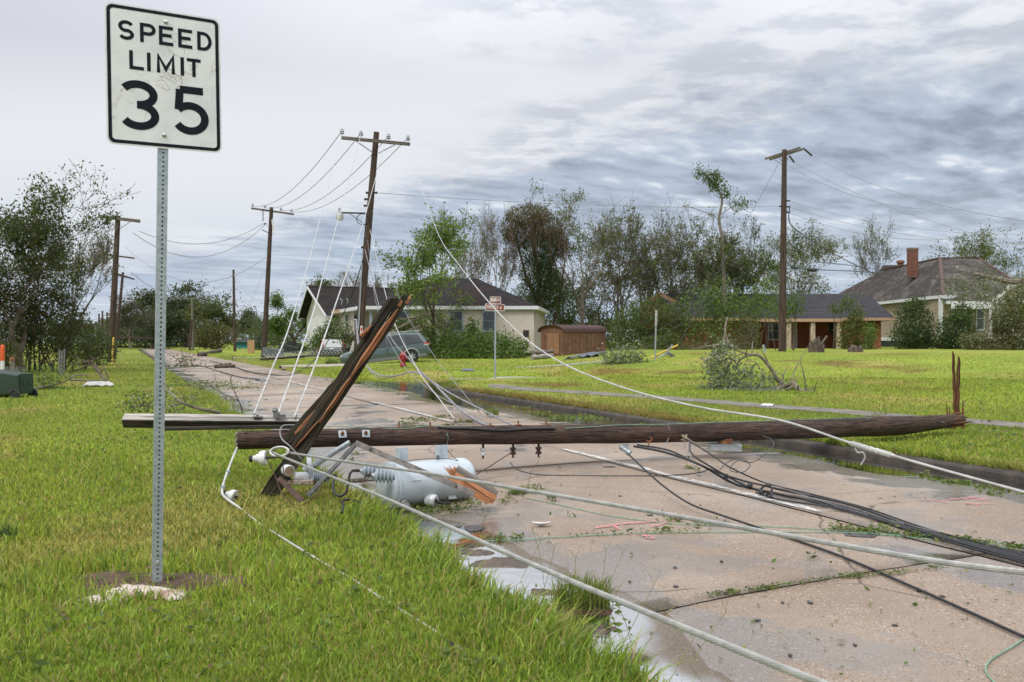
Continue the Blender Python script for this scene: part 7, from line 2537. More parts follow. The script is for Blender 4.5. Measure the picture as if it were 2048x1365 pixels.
 for q in range(4):
  mb.v[q] = mb.v[q] + V((-.03, 0, .02))
 mb.build('rear_window', M['tint'], root, local=True)
 mb = MB(); mb.box((-2.47, 0, .50), (.12, 1.6, .22)); mb.build('rear_bumper', M['car_trim'], root, local=True)
 mb = MB(); mb.poly([V((.98, .66, 1.10)), V((.98, -.66, 1.10)), V((.56, -.62, 1.60)), V((.56, .62, 1.60))])
 for q in range(4):
  mb.v[q] = mb.v[q] + V((.06, 0, .04))
 mb.build('windscreen', M['tint'], root, local=True)
M['arch_grey'] = pmat('silver_arch_cladding', (0.27, 0.285, 0.285), (0.23, 0.24, 0.24), 0.45)
estate_car()
def pickup():
 d = 62
 g = on(676, d)
 root = thing('pickup_truck', 'white pickup truck seen from behind beside the bush', 'pickup truck', V((g.x + .5, g.y + 2.6, g.z)), None, (0, 0, math.radians(72)))
 # forward +x; bed at -x
 mb = MB()
 for y in (-.9, .9):
  mb.box((-1.6, y, .95), (2.2, .16, .62))
 mb.box((-1.6, 0, .68), (2.2, 1.7, .08))
 mb.box((-.52, 0, .95), (.08, 1.8, .6))
 mb.build('bed', M['car_white'], root, local=True)
 mb = MB()
 mb.box((-2.70, 0, .97), (.07, 1.62, .54))
 tg = mb.build('tailgate', M['car_white'], root, local=True)
 mb = MB(); mb.box((-2.745, -.02, 1.06), (.02, .2, .08)); mb.build('handle', M['dark'], tg, local=True)
 for y in (-.88, .88):
  mb = MB(); mb.box((-2.71, y, .95), (.10, .16, .48)); lt = mb.build('tail_light', M['lamp_red'], root, local=True)
  mb = MB(); mb.box((-2.722, y, .93), (.10, .165, .13)); mb.build('amber_lens', M['lamp_amber'], lt, local=True)
 mb = MB(); mb.box((-2.86, 0, .55), (.22, 1.8, .20)); bp = mb.build('bumper', M['galv'], root, local=True)
 mb = MB(); mb.box((-2.975, 0, .56), (.02, .32, .15)); mb.build('number_plate', M['white'], bp, local=True)
 mb = MB()
 sec = lambda zb, zt, w, wr: [(w * .9, zb), (w, zb + .3), (w, 1.15), (wr, zt), (0, zt + .02)]
 loft(mb, [(-.48, sec(.45, 1.75, .93, .72)), (-.3, sec(.45, 1.85, .93, .74)), (.8, sec(.45, 1.85, .93, .74)), (1.3, sec(.45, 1.22, .93, .8)), (2.4, sec(.45, 1.12, .9, .78)), (2.6, sec(.5, .95, .85, .7))])
 mb.build('cab', M['car_white'], root, local=True, smooth=True)
 mb = MB(); mb.box((-.50, 0, 1.45), (.03, 1.2, .36)); mb.build('rear_window', M['tint'], root, local=True)
 for sd_ in (-1, 1):
  mb = MB(); mb.poly([V((-.2, sd_ * .905, 1.2)), V((1.0, sd_ * .905, 1.2)), V((.7, sd_ * .79, 1.7)), V((-.2, sd_ * .79, 1.7))]); mb.build('side_window', M['tint'], root, local=True)
  for x in (-1.7, 1.75):
   make_wheel(root, x, sd_ * .98, .37, sd_)
 for y in (-.6, .35):
  mb = MB(); mb.box((-2.66, y, 1.28), (.12, .22, .09)); mb.build('rack_foot', M['galv'], root, local=True)
pickup()
# slatted white piece beside the pickup
g = on(712, 52.5)
root = thing('slatted_panel', 'white louvred panel leaning behind the splintered beam', 'panel', g)
for k in range(7):
 mb = MB(); z = .35 + k * .12
 mb.beam(g + V((-.45 + k * .04, 0, z)), g + V((.45 + k * .03, .1, z + .1)), .03, .085, (0, -.4, 1)); mb.build('slat', M['white'], root)
mb = MB(); mb.beam(g + V((-.45, .06, .25)), g + V((.5, .16, 1.25)), .05, .05, (0, -1, 0)); mb.build('frame', M['white'], root)
# ------------------------------------------------------------------ trees and brush
def leaves(name, centers, size, cols, parent, droop=0.0, elong=2.2, lrng=None, wind=None):
 """one leaf = one folded quad pair; centers (N,3)"""
 r = lrng or rng
 n = len(centers)
 a = r.normal(0, 1, (n, 3))
 a[:, 2] -= droop
 if wind is not None:
  a += np.array(wind) * .6
 a /= np.linalg.norm(a, axis=1, keepdims=True)
 h = r.normal(0, 1, (n, 3))
 b = np.cross(a, h)
 b /= np.linalg.norm(b, axis=1, keepdims=True) + 1e-9
 L = size * r.uniform(0.6, 1.35, n)[:, None]
 W_ = L / elong
 v = np.empty((n, 4, 3))
 v[:, 0] = centers - a * L * .5
 v[:, 1] = centers + b * W_ * .5 - a * L * .05
 v[:, 2] = centers + a * L * .5
 v[:, 3] = centers - b * W_ * .5 - a * L * .05
 cols = np.array(cols)
 k = r.integers(0, len(cols), n)
 c = cols[k] * r.uniform(.5, 1.05, n)[:, None]
 return np_mesh(name, v.reshape(-1, 3), 4, np.arange(n * 4), M['leaf'], parent, np.repeat(c, 4, 0))
GREEN = [(.075, .135, .03), (.10, .17, .035), (.13, .20, .04), (.05, .10, .025)]
OLIVE = [(.085, .118, .03), (.125, .15, .04), (.06, .085, .024), (.165, .17, .05)]
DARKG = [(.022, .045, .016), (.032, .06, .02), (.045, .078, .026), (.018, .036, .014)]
BROWN = [(.10, .055, .03), (.14, .075, .04), (.075, .042, .025), (.09, .075, .03)]
LIVE = [(.17, .27, .055), (.20, .31, .06), (.12, .20, .04), (.24, .32, .065)]
GREYG = [(.22, .26, .15), (.31, .34, .23), (.15, .19, .11), (.36, .38, .28)]
HAZEG = [(.075, .095, .055), (.10, .12, .07), (.06, .08, .048)]
YELL = [(.17, .19, .035), (.21, .22, .04), (.12, .15, .03)]
def grow(R, levels, spread, up, fork, nstem=1, lean=(0, 0), first=.35, wob=.12, child=(2, 4), shrink=.66):
 """unit-space skeleton: list of (points, radii) and twig anchor points"""
 paths, tips = [], []
 def br(p, d, L, r, lev):
  n = 5 if lev else 7
  pts, rad = [p.copy()], [r]
  kids = []
  for i in range(n):
   d = (d + V((R.gauss(0, wob), R.gauss(0, wob), R.gauss(0, wob * .6) + up * .10))).normalized()
   p = p + d * (L / n)
   f = (i + 1) / n
   pts.append(p.copy()); rad.append(r * (1 - .62 * f))
   if lev < levels and f >= (first if lev == 0 else .25):
    kids.append((p.copy(), d.copy(), r * (1 - .62 * f)))
  paths.append((pts, rad, lev))
  if lev >= levels - 1:
   tips.extend(pts[2:])
  if lev < levels:
   m = R.randint(*child) + (1 if lev == 0 else 0)
   picks = [kids[-1]] + [R.choice(kids) for _ in range(m)]
   for j, (q, dd, rr) in enumerate(picks):
    ax = V((R.gauss(0, 1), R.gauss(0, 1), R.gauss(0, .4)))
    ax = (ax - dd * ax.dot(dd)).normalized()
    nd = (dd + ax * spread * R.uniform(.5, 1.3)).normalized()
    br(q, nd, L * shrink * R.uniform(.75, 1.2), max(rr * .72, .002), lev + 1)
 for s in range(nstem):
  a = 2 * math.pi * s / nstem + R.random()
  d0 = V((lean[0] + (.22 * math.cos(a) if nstem > 1 else 0), lean[1] + (.22 * math.sin(a) if nstem > 1 else 0), 1)).normalized()
  br(V((.03 * math.cos(a) * (nstem > 1), .03 * math.sin(a) * (nstem > 1), 0)), d0, fork, .03, 0)
 return paths, tips
def tree(name, label, base, height, width, seed, levels=4, spread=.75, up=.35, nstem=1, lean=(0, 0), nleaf=4000, lsize=.13, cols=GREEN,
   sig=.35, trunk=.18, bark='bark', group=None, cat='tree', first=.35, fork=.5, wob=.12, depth=None, child=(2, 3), droop=.3, wind=None, bare_top=0.0, shrink=.68):
 R = random.Random(seed)
 lr = np.random.default_rng(seed)
 paths, tips = grow(R, levels, spread, up, fork, nstem, lean, first, wob, child, shrink)
 allp = np.array([tuple(p) for pts, _, _ in paths for p in pts])
 lo, hi = np.percentile(allp, 1.0, 0), np.percentile(allp, 99.0, 0)
 sz = (height - sig * .4) / max(allp[:, 2].max(), 1e-6)
 sx = width / (hi[0] - lo[0])
 sy = (depth or width) / (hi[1] - lo[1])
 cx = (hi[0] + lo[0]) / 2
 base = V(base)
 def T(p):
  # keep the foot in place; let the crown sit centred over it
  k = min(1.0, max(0.0, p.z * sz / height) * 1.6)
  return base + V((p.x * sx - cx * sx * k * .8, p.y * sy, p.z * sz - .05))
 root = thing(name, label, cat, base, group)
 mb = MB()
 for pts, rad, lev in paths:
  q = [T(p) for p in pts]
  rs = [max(trunk * r / .03, .010) for r in rad]
  mb.tube(q, rs, 7 if lev == 0 else (5 if lev == 1 else 3), caps=False)
 mb.build('trunk', M[bark], root, smooth=True)
 tp = np.array([tuple(T(p)) for p in tips])
 if bare_top:
  zmax = base.z + height
  keep = lr.uniform(0, 1, len(tp)) > bare_top * np.clip((tp[:, 2] - base.z) / height, 0, 1) ** 2 * 1.3
  tp = tp[keep]
 # foliage in clumps: some twigs carry many leaves, some none
 w = lr.gamma(.8, 1.0, len(tp))
 idx = lr.choice(len(tp), nleaf, p=w / w.sum())
 c = tp[idx] + lr.normal(0, sig * .40, (nleaf, 3)) * np.array((1, 1, .8))
 leaves('crown', c, lsize, cols, root, droop, lrng=lr, wind=wind)
 return root
def tpx(name, label, px, d, top_py, half_px, seed, base=None, **k):
 b = base if base is not None else on(px, d)
 h = P(0, top_py, d).z - b.z
 return tree(name, label, b, h, 2 * half_px * d / F, seed, **k)
def bush(name, label, blobs, seed, n=4000, lsize=.11, cols=GREEN, group=None, cat='bush', bark='bark', droop=.2, stems=10, flat=.65, shell=.55):
 """blobs: (cx, cy, rx, ry) in photo pixels at distance d -> ellipsoids full of leaves"""
 lr = np.random.default_rng(seed)
 R = random.Random(seed)
 d0 = sum(b[4] for b in blobs) / len(blobs)
 base = on(sum(b[0] for b in blobs) / len(blobs), d0)
 root = thing(name, label, cat, base, group)
 vol = np.array([b[2] * b[3] * (b[5] if len(b) > 5 else 1.0) for b in blobs], float)
 cnt = (n * vol / vol.sum()).astype(int)
 C_ = []
 mb = MB()
 for b, m_ in zip(blobs, cnt):
  c = P(b[0], b[1], b[4])
  s = b[4] / F
  rx, rz = b[2] * s, b[3] * s
  ry = min(rx, 2.2) * .9
  v = lr.normal(0, 1, (m_, 3))
  v /= np.linalg.norm(v, axis=1, keepdims=True)
  rad = lr.uniform(0, 1, m_) ** (1 / 3)
  rad = np.where(lr.uniform(0, 1, m_) < shell, .80 + .25 * lr.uniform(0, 1, m_), rad)
  # lumpy outline
  lump = 1 + .22 * np.sin(v[:, 0] * 5 + seed) * np.sin(v[:, 2] * 6 + seed * 2) + .12 * np.sin(v[:, 0] * 13 + v[:, 2] * 11 + seed)
  q = v * (rad * lump)[:, None] * np.array((rx, ry, rz)) + np.array(c)
  # tufts
  k = max(6, m_ // 26)
  tuft = q[lr.integers(0, m_, k)]
  q = np.where((lr.uniform(0, 1, m_) < .6)[:, None], tuft[lr.integers(0, k, m_)] + lr.normal(0, lsize * 1.5, (m_, 3)), q)
  gz = zlawn(q[:, 0], q[:, 1])
  q[:, 2] = np.where(q[:, 2] < gz + .02, gz + .02 + np.abs(lr.normal(0, .15, m_)), q[:, 2])
  C_.append(q)
  for _ in range(max(2, int(stems * m_ / n))):
   e = V(q[lr.integers(0, m_)])
   f = V((c.x + R.uniform(-.4, .4) * rx, c.y + R.uniform(-.4, .4) * ry, 0))
   f.z = zg(f.x, f.y) - .05
   mid = f.lerp(e, .5) + V((R.uniform(-.2, .2), R.uniform(-.2, .2), .15)) * min(1.0, rx)
   mb.tube([f, mid, e], [.035, .022, .008], 4, caps=False)
 if mb.v:
  mb.build('stems', M[bark], root, smooth=True)
 leaves('foliage', np.concatenate(C_), lsize, cols, root, droop, lrng=lr)
 return root
# --- near left: big half-stripped tree and the undergrowth beneath it
tpx('roadside_tree', 'big dark half stripped tree on the near verge behind the green bin', 44, 36, 290, 150, 21, levels=5, spread=.50, up=.75, nleaf=15000, lsize=.145, cols=DARKG + OLIVE[:2],
 sig=.50, trunk=.18, first=.15, fork=.5, child=(2, 3), bare_top=.4, shrink=.72)
tpx('roadside_tree', 'bare twiggy young tree between the big dark tree and the weathered pole', 128, 40, 380, 95, 33, levels=5, spread=.5, up=.6, nleaf=2600, lsize=.12, cols=OLIVE, sig=.45, trunk=.12, fork=.5, bare_top=.8)
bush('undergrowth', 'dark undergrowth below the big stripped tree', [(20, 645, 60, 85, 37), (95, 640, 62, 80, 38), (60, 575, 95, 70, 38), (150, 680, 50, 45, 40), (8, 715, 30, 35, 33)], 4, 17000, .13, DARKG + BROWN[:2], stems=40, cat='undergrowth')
bush('shrub', 'rounded dark green shrub at the foot of the weathered roadside pole', [(165, 690, 48, 40, 47), (196, 700, 34, 28, 47), (140, 665, 40, 45, 48)], 5, 6500, .13, GREEN[:2] + DARKG, stems=14)
# --- far end of the road
tpx('oak_tree', 'large dark round oak closing the far end of the road', 372, 150, 557, 80, 41, levels=5, spread=.9, up=.15, nleaf=9000, lsize=.50, cols=[(.038, .055, .03), (.05, .07, .036), (.03, .045, .025)], sig=1.6, trunk=.5, first=.15, fork=.45)
tpx('oak_tree', 'dark oak just behind the speed sign post at the road end', 305, 155, 575, 48, 42, levels=4, spread=.9, up=.2, nleaf=5000, lsize=.50, cols=[(.04, .058, .032), (.052, .072, .038)], sig=1.5, trunk=.4, first=.2, fork=.45)
tpx('brush_tree', 'grey brown brushy tree left of the road end behind the pole', 262, 140, 585, 40, 43, levels=5, spread=.7, up=.3, nleaf=3600, lsize=.34, cols=[(.09, .085, .06), (.075, .075, .05)], sig=1.1, trunk=.22, bark='bark_pale')
tpx('young_tree', 'pale green drooping tree next to the far oak by the road', 428, 120, 585, 38, 44, levels=5, spread=.7, up=.2, nleaf=4200, lsize=.36, cols=OLIVE + HAZEG, sig=1.0, trunk=.2)
bush('far_shrub', 'brown tangled shrub at the foot of the pale green far tree', [(432, 672, 36, 26, 118), (410, 680, 20, 16, 118)], 6, 2600, .32, BROWN + OLIVE, stems=20)
bush('treeline', 'low hazy brush closing the view between the weathered pole and the oak', [(250, 665, 45, 42, 165), (300, 670, 40, 36, 165), (350, 668, 50, 38, 168), (405, 672, 40, 32, 168)], 7, 9000, .55, HAZEG + [(.09, .085, .06)], stems=30, cat='brush')
tpx('far_tree', 'thin hazy tree beyond the turquoise house', 503, 170, 612, 30, 45, levels=5, spread=.7, up=.3, nleaf=1800, lsize=.5, cols=HAZEG, sig=1.4, trunk=.22, bark='bark_pale')
tpx('far_tree', 'small hazy grey tree beside the bare far pole', 480, 175, 630, 22, 46, levels=4, spread=.7, up=.3, nleaf=1500, lsize=.5, cols=HAZEG, sig=1.2, trunk=.2, bark='bark_pale')
bush('far_shrub', 'low dark hedge line behind the plywood sheet and brown pole', [(520, 672, 22, 26, 105), (545, 668, 20, 28, 105), (560, 680, 20, 20, 100)], 8, 2600, .3, GREEN[:1] + HAZEG, stems=12)
# --- behind and around the white house
tpx('leafy_tree', 'bright green leafy tree with a dark trunk beside the white house', 590, 84, 570, 40, 51, levels=4, spread=.75, up=.25, nleaf=5200, lsize=.24, cols=GREEN + LIVE[:1], sig=.75, trunk=.26, first=.30, fork=.5)
tpx('small_tree', 'small dark tree peeking over the white house roof', 642, 98, 546, 26, 52, levels=4, spread=.7, up=.2, nleaf=2600, lsize=.28, cols=GREEN[:2] + HAZEG, sig=.7, trunk=.15)
for px, top, hw, sd_, lab in ((700, 530, 30, 53, 'thin bare tree over the white house roof near the leaning pole'), (740, 545, 26, 54, 'bare twiggy tree over the roof between the two houses'), (770, 520, 24, 55, 'wispy bare tree at the corner of the dark hipped roof')):
 tpx('bare_tree', lab, px, 96, top, hw, sd_, levels=5, spread=.6, up=.4, nleaf=700, lsize=.22, cols=HAZEG, sig=.8, trunk=.13, bark='bark_pale')
bush('shrub', 'dense green shrub against the white house beside the pickup', [(650, 680, 24, 28, 66), (668, 668, 20, 32, 66), (628, 694, 18, 16, 67)], 9, 4600, .17, GREEN, stems=18)
bush('small_shrub', 'rusty brown dry shrub beside the white pickup tailgate', [(643, 706, 10, 12, 63)], 10, 700, .12, [(.25, .15, .05), (.19, .115, .04), (.14, .10, .035)], stems=8)
bush('leaf_pile', 'grey green leafy boughs heaped over the pickup bed', [(688, 668, 20, 16, 58), (702, 680, 14, 12, 58)], 11, 1700, .15, GREYG + OLIVE, stems=10)
bush('small_shrub', 'small bright weed clump at the driveway edge', [(663, 728, 12, 8, 44)], 12, 500, .10, LIVE, stems=5)
# --- the snapped tree in front of the cream house
tpx('snapped_tree', 'tall green wind torn tree standing before the cream house porch', 868, 57, 394, 78, 61, levels=5, spread=.72, up=.3, nleaf=6200, lsize=.22, cols=LIVE + GREEN[1:3], sig=.60, trunk=.20, first=.30, fork=.5, bark='bark', wind=(-.5, 0, -.1), depth=7, bare_top=.25)
tpx('hanging_bough', 'drooping green boughs hanging over the cream house eave', 880, 56.5, 560, 58, 62, levels=4, spread=1.0, up=-.5, nleaf=1300, lsize=.20, cols=LIVE, sig=.5, trunk=.09, first=.3, fork=.6, droop=.8, depth=4)
mb = MB()
a = on(868, 55.5)
for q in ([P(775, 668, 54), P(800, 655, 54.5), P(830, 640, 55), P(862, 630, 55.5)], [P(770, 690, 54), P(800, 670, 54.5), P(840, 652, 55)], [P(800, 640, 54.5), P(830, 636, 55), P(855, 628, 55.5)]):
 mb.tube(smooth_path(q, 4), [.05 + .006 * i for i in range(len(smooth_path(q, 4)))], 6)
tag(mb.build('fallen_boughs', M['bark_pale'], origin=P(800, 655, 54.5)), 'broken pale limbs fallen from the torn tree over the green car', 'fallen branch')
bush('fallen_foliage', 'pile of fresh green foliage fallen behind the estate car', [(880, 693, 36, 24, 56), (915, 692, 34, 24, 56.5), (945, 694, 40, 24, 55.5), (985, 692, 36, 26, 56), (1030, 696, 30, 20, 56), (945, 660, 13, 24, 57), (905, 706, 60, 11, 55), (1000, 709, 55, 9, 55)], 13, 13000, .17, GREEN + LIVE[:2], stems=50, cat='fallen foliage')
bush('fallen_foliage', 'grey green foliage draped behind the roof of the green car', [(800, 655, 22, 18, 55.5), (835, 665, 30, 18, 56), (770, 662, 14, 14, 55.5)], 14, 3200, .16, OLIVE + GREEN, stems=14, cat='fallen foliage')
# --- wooded strip between the houses
WD = 'trees between the cream house and the brick house'
for px, d, top, hw, sd_, kw, lab in (
 (935, 78, 405, 36, 71, dict(nleaf=1300, cols=OLIVE, bark='bark_pale', spread=.7, up=.4, bare_top=.6), 'slim pale tree with thin leaves rising behind the dark roof'),
 (985, 76, 392, 46, 72, dict(nleaf=1100, cols=OLIVE + BROWN[:1], bark='bark_pale', spread=.7, up=.4, nstem=2, bare_top=.6), 'forked pale trunked tree nearly bare of leaves behind the cream house'),
 (1172, 74, 345, 80, 73, dict(nleaf=3700, cols=OLIVE + GREEN[:2], spread=.7, up=.4, trunk=.24, bark='bark_pale', first=.4), 'tallest spreading tree of the strip just behind the vine covered one'),
 (1128, 80, 420, 50, 74, dict(nleaf=2200, cols=OLIVE, spread=.6, up=.5), 'half bare tree tangled into the vine covered tree'),
 (1240, 78, 396, 52, 75, dict(nleaf=2000, cols=OLIVE + BROWN[:1], bark='bark_pale', spread=.75, up=.35, nstem=2), 'brownish twin stemmed tree over the shed end'),
 (1300, 72, 368, 58, 76, dict(nleaf=3200, cols=OLIVE + GREEN[:2], spread=.75, up=.35, nstem=3), 'upright many stemmed tree behind the brick house gable'),
 (1352, 74, 384, 48, 77, dict(nleaf=2200, cols=OLIVE + GREEN[:1], bark='bark_pale', spread=.75, up=.35, nstem=2), 'slender tree with upright limbs over the dark gable vent'),
 (1480, 70, 448, 45, 79, dict(nleaf=3400, cols=GREEN + OLIVE[:1], spread=.7, up=.3, trunk=.22), 'leafy broken topped tree over the charcoal roof'),
 (1400, 78, 500, 55, 80, dict(nleaf=2400, cols=OLIVE + GREEN, spread=.7, up=.3), 'low bushy tree filling the gap over the brick house ridge'),
 (1415, 74, 405, 40, 93, dict(nleaf=1500, cols=OLIVE + GREEN[:1], spread=.7, up=.4, bark='bark_pale'), 'sparse pale limbed tree beside the single leafy top'),
 (1490, 72, 420, 36, 94, dict(nleaf=1300, cols=OLIVE + GREEN[:1], spread=.7, up=.4), 'thin ragged tree between the leafy top and the lawn pole'),
 (1100, 84, 520, 60, 81, dict(nleaf=4200, cols=OLIVE + DARKG, spread=.8, up=.2), 'low dark bushy tree behind the garden shed'),
 (1210, 82, 500, 55, 82, dict(nleaf=3800, cols=OLIVE + BROWN[:1], spread=.8, up=.2), 'low brownish tree behind the shed roof end')):
 k = dict(levels=5, lsize=.225, sig=.55, bare_top=.45, trunk=.17, fork=.5, shrink=.68)
 k.update(kw)
 tpx('woodland_tree', lab, px, d, top, hw * 1.4, sd_, group=WD, **k)
# the snapped tree with one leafy top left standing
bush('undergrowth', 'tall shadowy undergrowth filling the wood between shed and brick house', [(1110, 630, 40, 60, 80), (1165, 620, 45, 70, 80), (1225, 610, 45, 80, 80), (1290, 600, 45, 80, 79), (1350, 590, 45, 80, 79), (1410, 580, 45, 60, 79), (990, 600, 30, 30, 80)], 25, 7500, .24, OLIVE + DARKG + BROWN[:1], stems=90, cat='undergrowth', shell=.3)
tr = tpx('snapped_tree', 'snapped tree with a single tall leafy top before the brick house roof', 1452, 68, 425, 72, 78, levels=5, spread=.75, up=.35, nleaf=3000, lsize=.21, cols=GREEN[:2] + OLIVE, sig=.55, trunk=.26, first=.45, fork=.6, bark='bark')
lr = np.random.default_rng(90)
mb = MB()
top = [on(1450, 68), P(1450, 600, 68), P(1447, 540, 68), P(1445, 480, 68), P(1438, 440, 68), P(1444, 400, 68), P(1432, 372, 68), P(1412, 352, 68), P(1398, 345, 68)]
mb.tube(smooth_path(top, 4), [.20 - .0055 * i for i in range(len(smooth_path(top, 4)))], 6)
for q in ([P(1444, 400, 68), P(1455, 385, 68)], [P(1432, 372, 68), P(1424, 345, 68)], [P(1440, 430, 68), P(1470, 410, 68), P(1490, 408, 68)], [P(1442, 450, 68), P(1430, 432, 68), P(1385, 416, 68), P(1365, 412, 68)]):
 mb.tube(q, .03, 4)
mb.build('broken_top', M['bark_pale'], tr, smooth=True)
cc = np.concatenate([np.array(P(x, y, 68)) + lr.normal(0, s, (n, 3)) for x, y, s, n in ((1400, 346, .30, 160), (1418, 356, .32, 200), (1432, 350, .25, 120), (1440, 375, .38, 230), (1428, 368, .3, 160), (1452, 388, .25, 120), (1472, 410, .4, 160), (1490, 408, .3, 90))])
leaves('top_foliage', cc, .22, GREEN + OLIVE[:1], tr, .3, lrng=lr, wind=(-.6, 0, 0))
def vine_tree():
 d = 72
 root = thing('vine_covered_tree', 'dead tree smothered in brown and dark green vines behind the shed', 'tree', on(1085, d))
 lr = np.random.default_rng(91)
 R = random.Random(91)
 mb = MB()
 for x0, y0, x1, y1, r in ((1085, 705, 1080, 560, .32), (1080, 560, 1062, 430, .2), (1082, 600, 1115, 480, .18), (1085, 640, 1030, 470, .16), (1092, 705, 1130, 520, .15)):
  a, b = P(x0, min(y0, 703), d), P(x1, y1, d)
  mb.tube([a, a.lerp(b, .5) + V((R.uniform(-.3, .3), 0, 0)), b], [r, r * .75, r * .4], 7)
 for _ in range(130):   # brown hanging runners
  x0 = R.uniform(1010, 1135)
  y0 = 415 + abs(x0 - 1058) * .55 + R.uniform(-8, 50)
  L_ = R.uniform(20, 90)
  dx = R.uniform(-16, 22)
  dd = d + R.uniform(-2.2, 1.5)
  mb.tube([P(x0 - dx * .3, y0, dd), P(x0, y0 - 7, dd), P(x0 + dx * .6, y0 + L_ * .4, dd - .2), P(x0 + dx, y0 + L_, dd - .3)], [.016, .02, .016, .010], 3, caps=False)
 mb.build('trunk', M['bark_brown'], root, smooth=True)
 def cl(blobs, cols, name, ls):
  q = []
  for x, y, rx, ry, n in blobs:
   s = d / F
   v = lr.normal(0, 1, (n, 3)); v /= np.linalg.norm(v, axis=1, keepdims=True)
   rr = np.where(lr.uniform(0, 1, n) < .7, lr.uniform(.75, 1.12, n), lr.uniform(.2, 1, n))
   q.append(np.array(P(x, y, d)) + v * rr[:, None] * np.array((rx * s, min(rx * s, 2.2), ry * s)))
  leaves(name, np.concatenate(q), ls, cols, root, .9, lrng=lr, elong=2.6)
 cl([(1058, 432, 46, 22, 3600), (1025, 458, 26, 30, 1700), (1095, 455, 30, 28, 1900), (1050, 470, 42, 26, 2400), (1110, 490, 26, 26, 1200)], BROWN + OLIVE[:1], 'brown_vines', .17)
 cl([(1080, 500, 42, 36, 3800), (1075, 545, 38, 40, 3800), (1065, 600, 34, 45, 2700), (1095, 580, 30, 50, 2500), (1130, 500, 22, 22, 800), (1120, 600, 30, 50, 1800)], DARKG + GREEN[:1], 'green_vines', .18)
vine_tree()
# closing belt of distant woods
lr = np.random.default_rng(140)
n = 60000
px_ = lr.uniform(-900, 3000, n)
dd = lr.uniform(215, 260, n)
top_ = 640 + 14 * wav(px_ * .021, px_ * .013, 3.0) + 8 * wav(px_ * .11, px_ * .07, 5.0)
py_ = 690 - (690 - top_) * lr.uniform(0, 1, n) ** .7
q = np.stack([(px_ - CX) / F * dd, dd, H - (py_ - CY) / F * dd], 1)
o = leaves('distant_woods', q, .95, HAZEG + [(.085, .09, .06)], None, lrng=lr)
tag(o, 'low hazy belt of distant woods closing the horizon', 'woods', kind='stuff')
# brush in front of the brick house
bush('brush', 'tall tangled green brush covering the wall under the brick house gable', [(1260, 655, 38, 42, 60), (1300, 640, 40, 50, 61), (1345, 650, 40, 48, 60), (1240, 690, 34, 22, 59), (1320, 690, 50, 20, 58)], 15, 11000, .17, GREEN + OLIVE + DARKG[:2], stems=60, cat='brush')
bush('brush', 'broken green boughs heaped before the charcoal roof eave', [(1400, 620, 42, 50, 61), (1440, 600, 42, 45, 61), (1480, 640, 42, 52, 60), (1420, 670, 50, 30, 59), (1500, 610, 30, 34, 61), (1530, 590, 26, 30, 60)], 16, 7000, .18, GREEN + LIVE[:2] + OLIVE[:1], stems=60, cat='brush')
bush('brush', 'brown dead brush along the foot of the overgrown brick wall', [(1400, 697, 60, 14, 57), (1470, 690, 50, 22, 57), (1340, 702, 40, 10, 57), (1500, 670, 24, 34, 58)], 17, 4200, .13, BROWN + OLIVE[:2], stems=90, cat='brush', bark='bark_pale')
bush('small_shrub', 'leafy boughs hanging round the lawn utility pole at eave height', [(1560, 620, 30, 22, 52), (1590, 610, 18, 22, 52)], 18, 1100, .17, GREEN, stems=8)
mb = MB()
for q in ([P(1375, 703, 56), P(1400, 697, 55.5), P(1440, 688, 55), P(1465, 680, 55)], [P(1455, 682, 55), P(1450, 660, 55.5), P(1455, 635, 56)], [P(1450, 668, 55), P(1445, 690, 55)]):
 mb.tube(smooth_path(q, 4), .06, 6)
tag(mb.build('fallen_limb', M['bark_pale'], origin=P(1400, 697, 55.5)), 'long bare limb lying along the brush before the brick house', 'fallen branch')
# behind the houses on the right
tpx('half_bare_tree', 'half bare tree behind the lawn utility pole', 1600, 84, 440, 60, 83, levels=5, spread=.65, up=.4, nleaf=3600, lsize=.24, cols=OLIVE + GREYG, sig=.8, trunk=.18, bare_top=.4)
bush('far_brush', 'pale straw coloured brush showing over the charcoal roof by the pole', [(1590, 560, 40, 34, 90), (1625, 570, 30, 24, 90), (1540, 560, 26, 28, 90)], 19, 3600, .22, OLIVE + [(.19, .16, .08), (.15, .125, .07)], stems=50, cat='brush', bark='bark_pale')
tpx('bare_tree', 'slender bare tree standing alone over the tan house roof end', 1741, 96, 416, 42, 84, levels=5, spread=.55, up=.6, nleaf=1500, lsize=.22, cols=GREYG + OLIVE, sig=.7, trunk=.15, bare_top=.1)
tpx('round_tree', 'yellow green round tree behind the tan house chimney', 1890, 100, 455, 68, 85, levels=5, spread=.85, up=.15, nleaf=4200, lsize=.27, cols=OLIVE + YELL[:1], sig=.9, trunk=.2, first=.45)
tpx('thin_tree', 'thin sprawling tree beyond the far end of the slate ridge', 1955, 104, 462, 40, 86, levels=5, spread=.7, up=.3, nleaf=1900, lsize=.25, cols=OLIVE, sig=.8, trunk=.16)
tpx('far_tree', 'grey green tree behind the torn slate roof edge', 2030, 100, 508, 50, 87, levels=5, spread=.8, up=.25, nleaf=3600, lsize=.26, cols=GREYG + OLIVE, sig=.8, trunk=.18)
tpx('small_tree', 'small pale tree between the charcoal roof and the slate roof', 1712, 110, 560, 22, 88, levels=4, spread=.7, up=.3, nleaf=1000, lsize=.26, cols=OLIVE + HAZEG, sig=.7, trunk=.12)
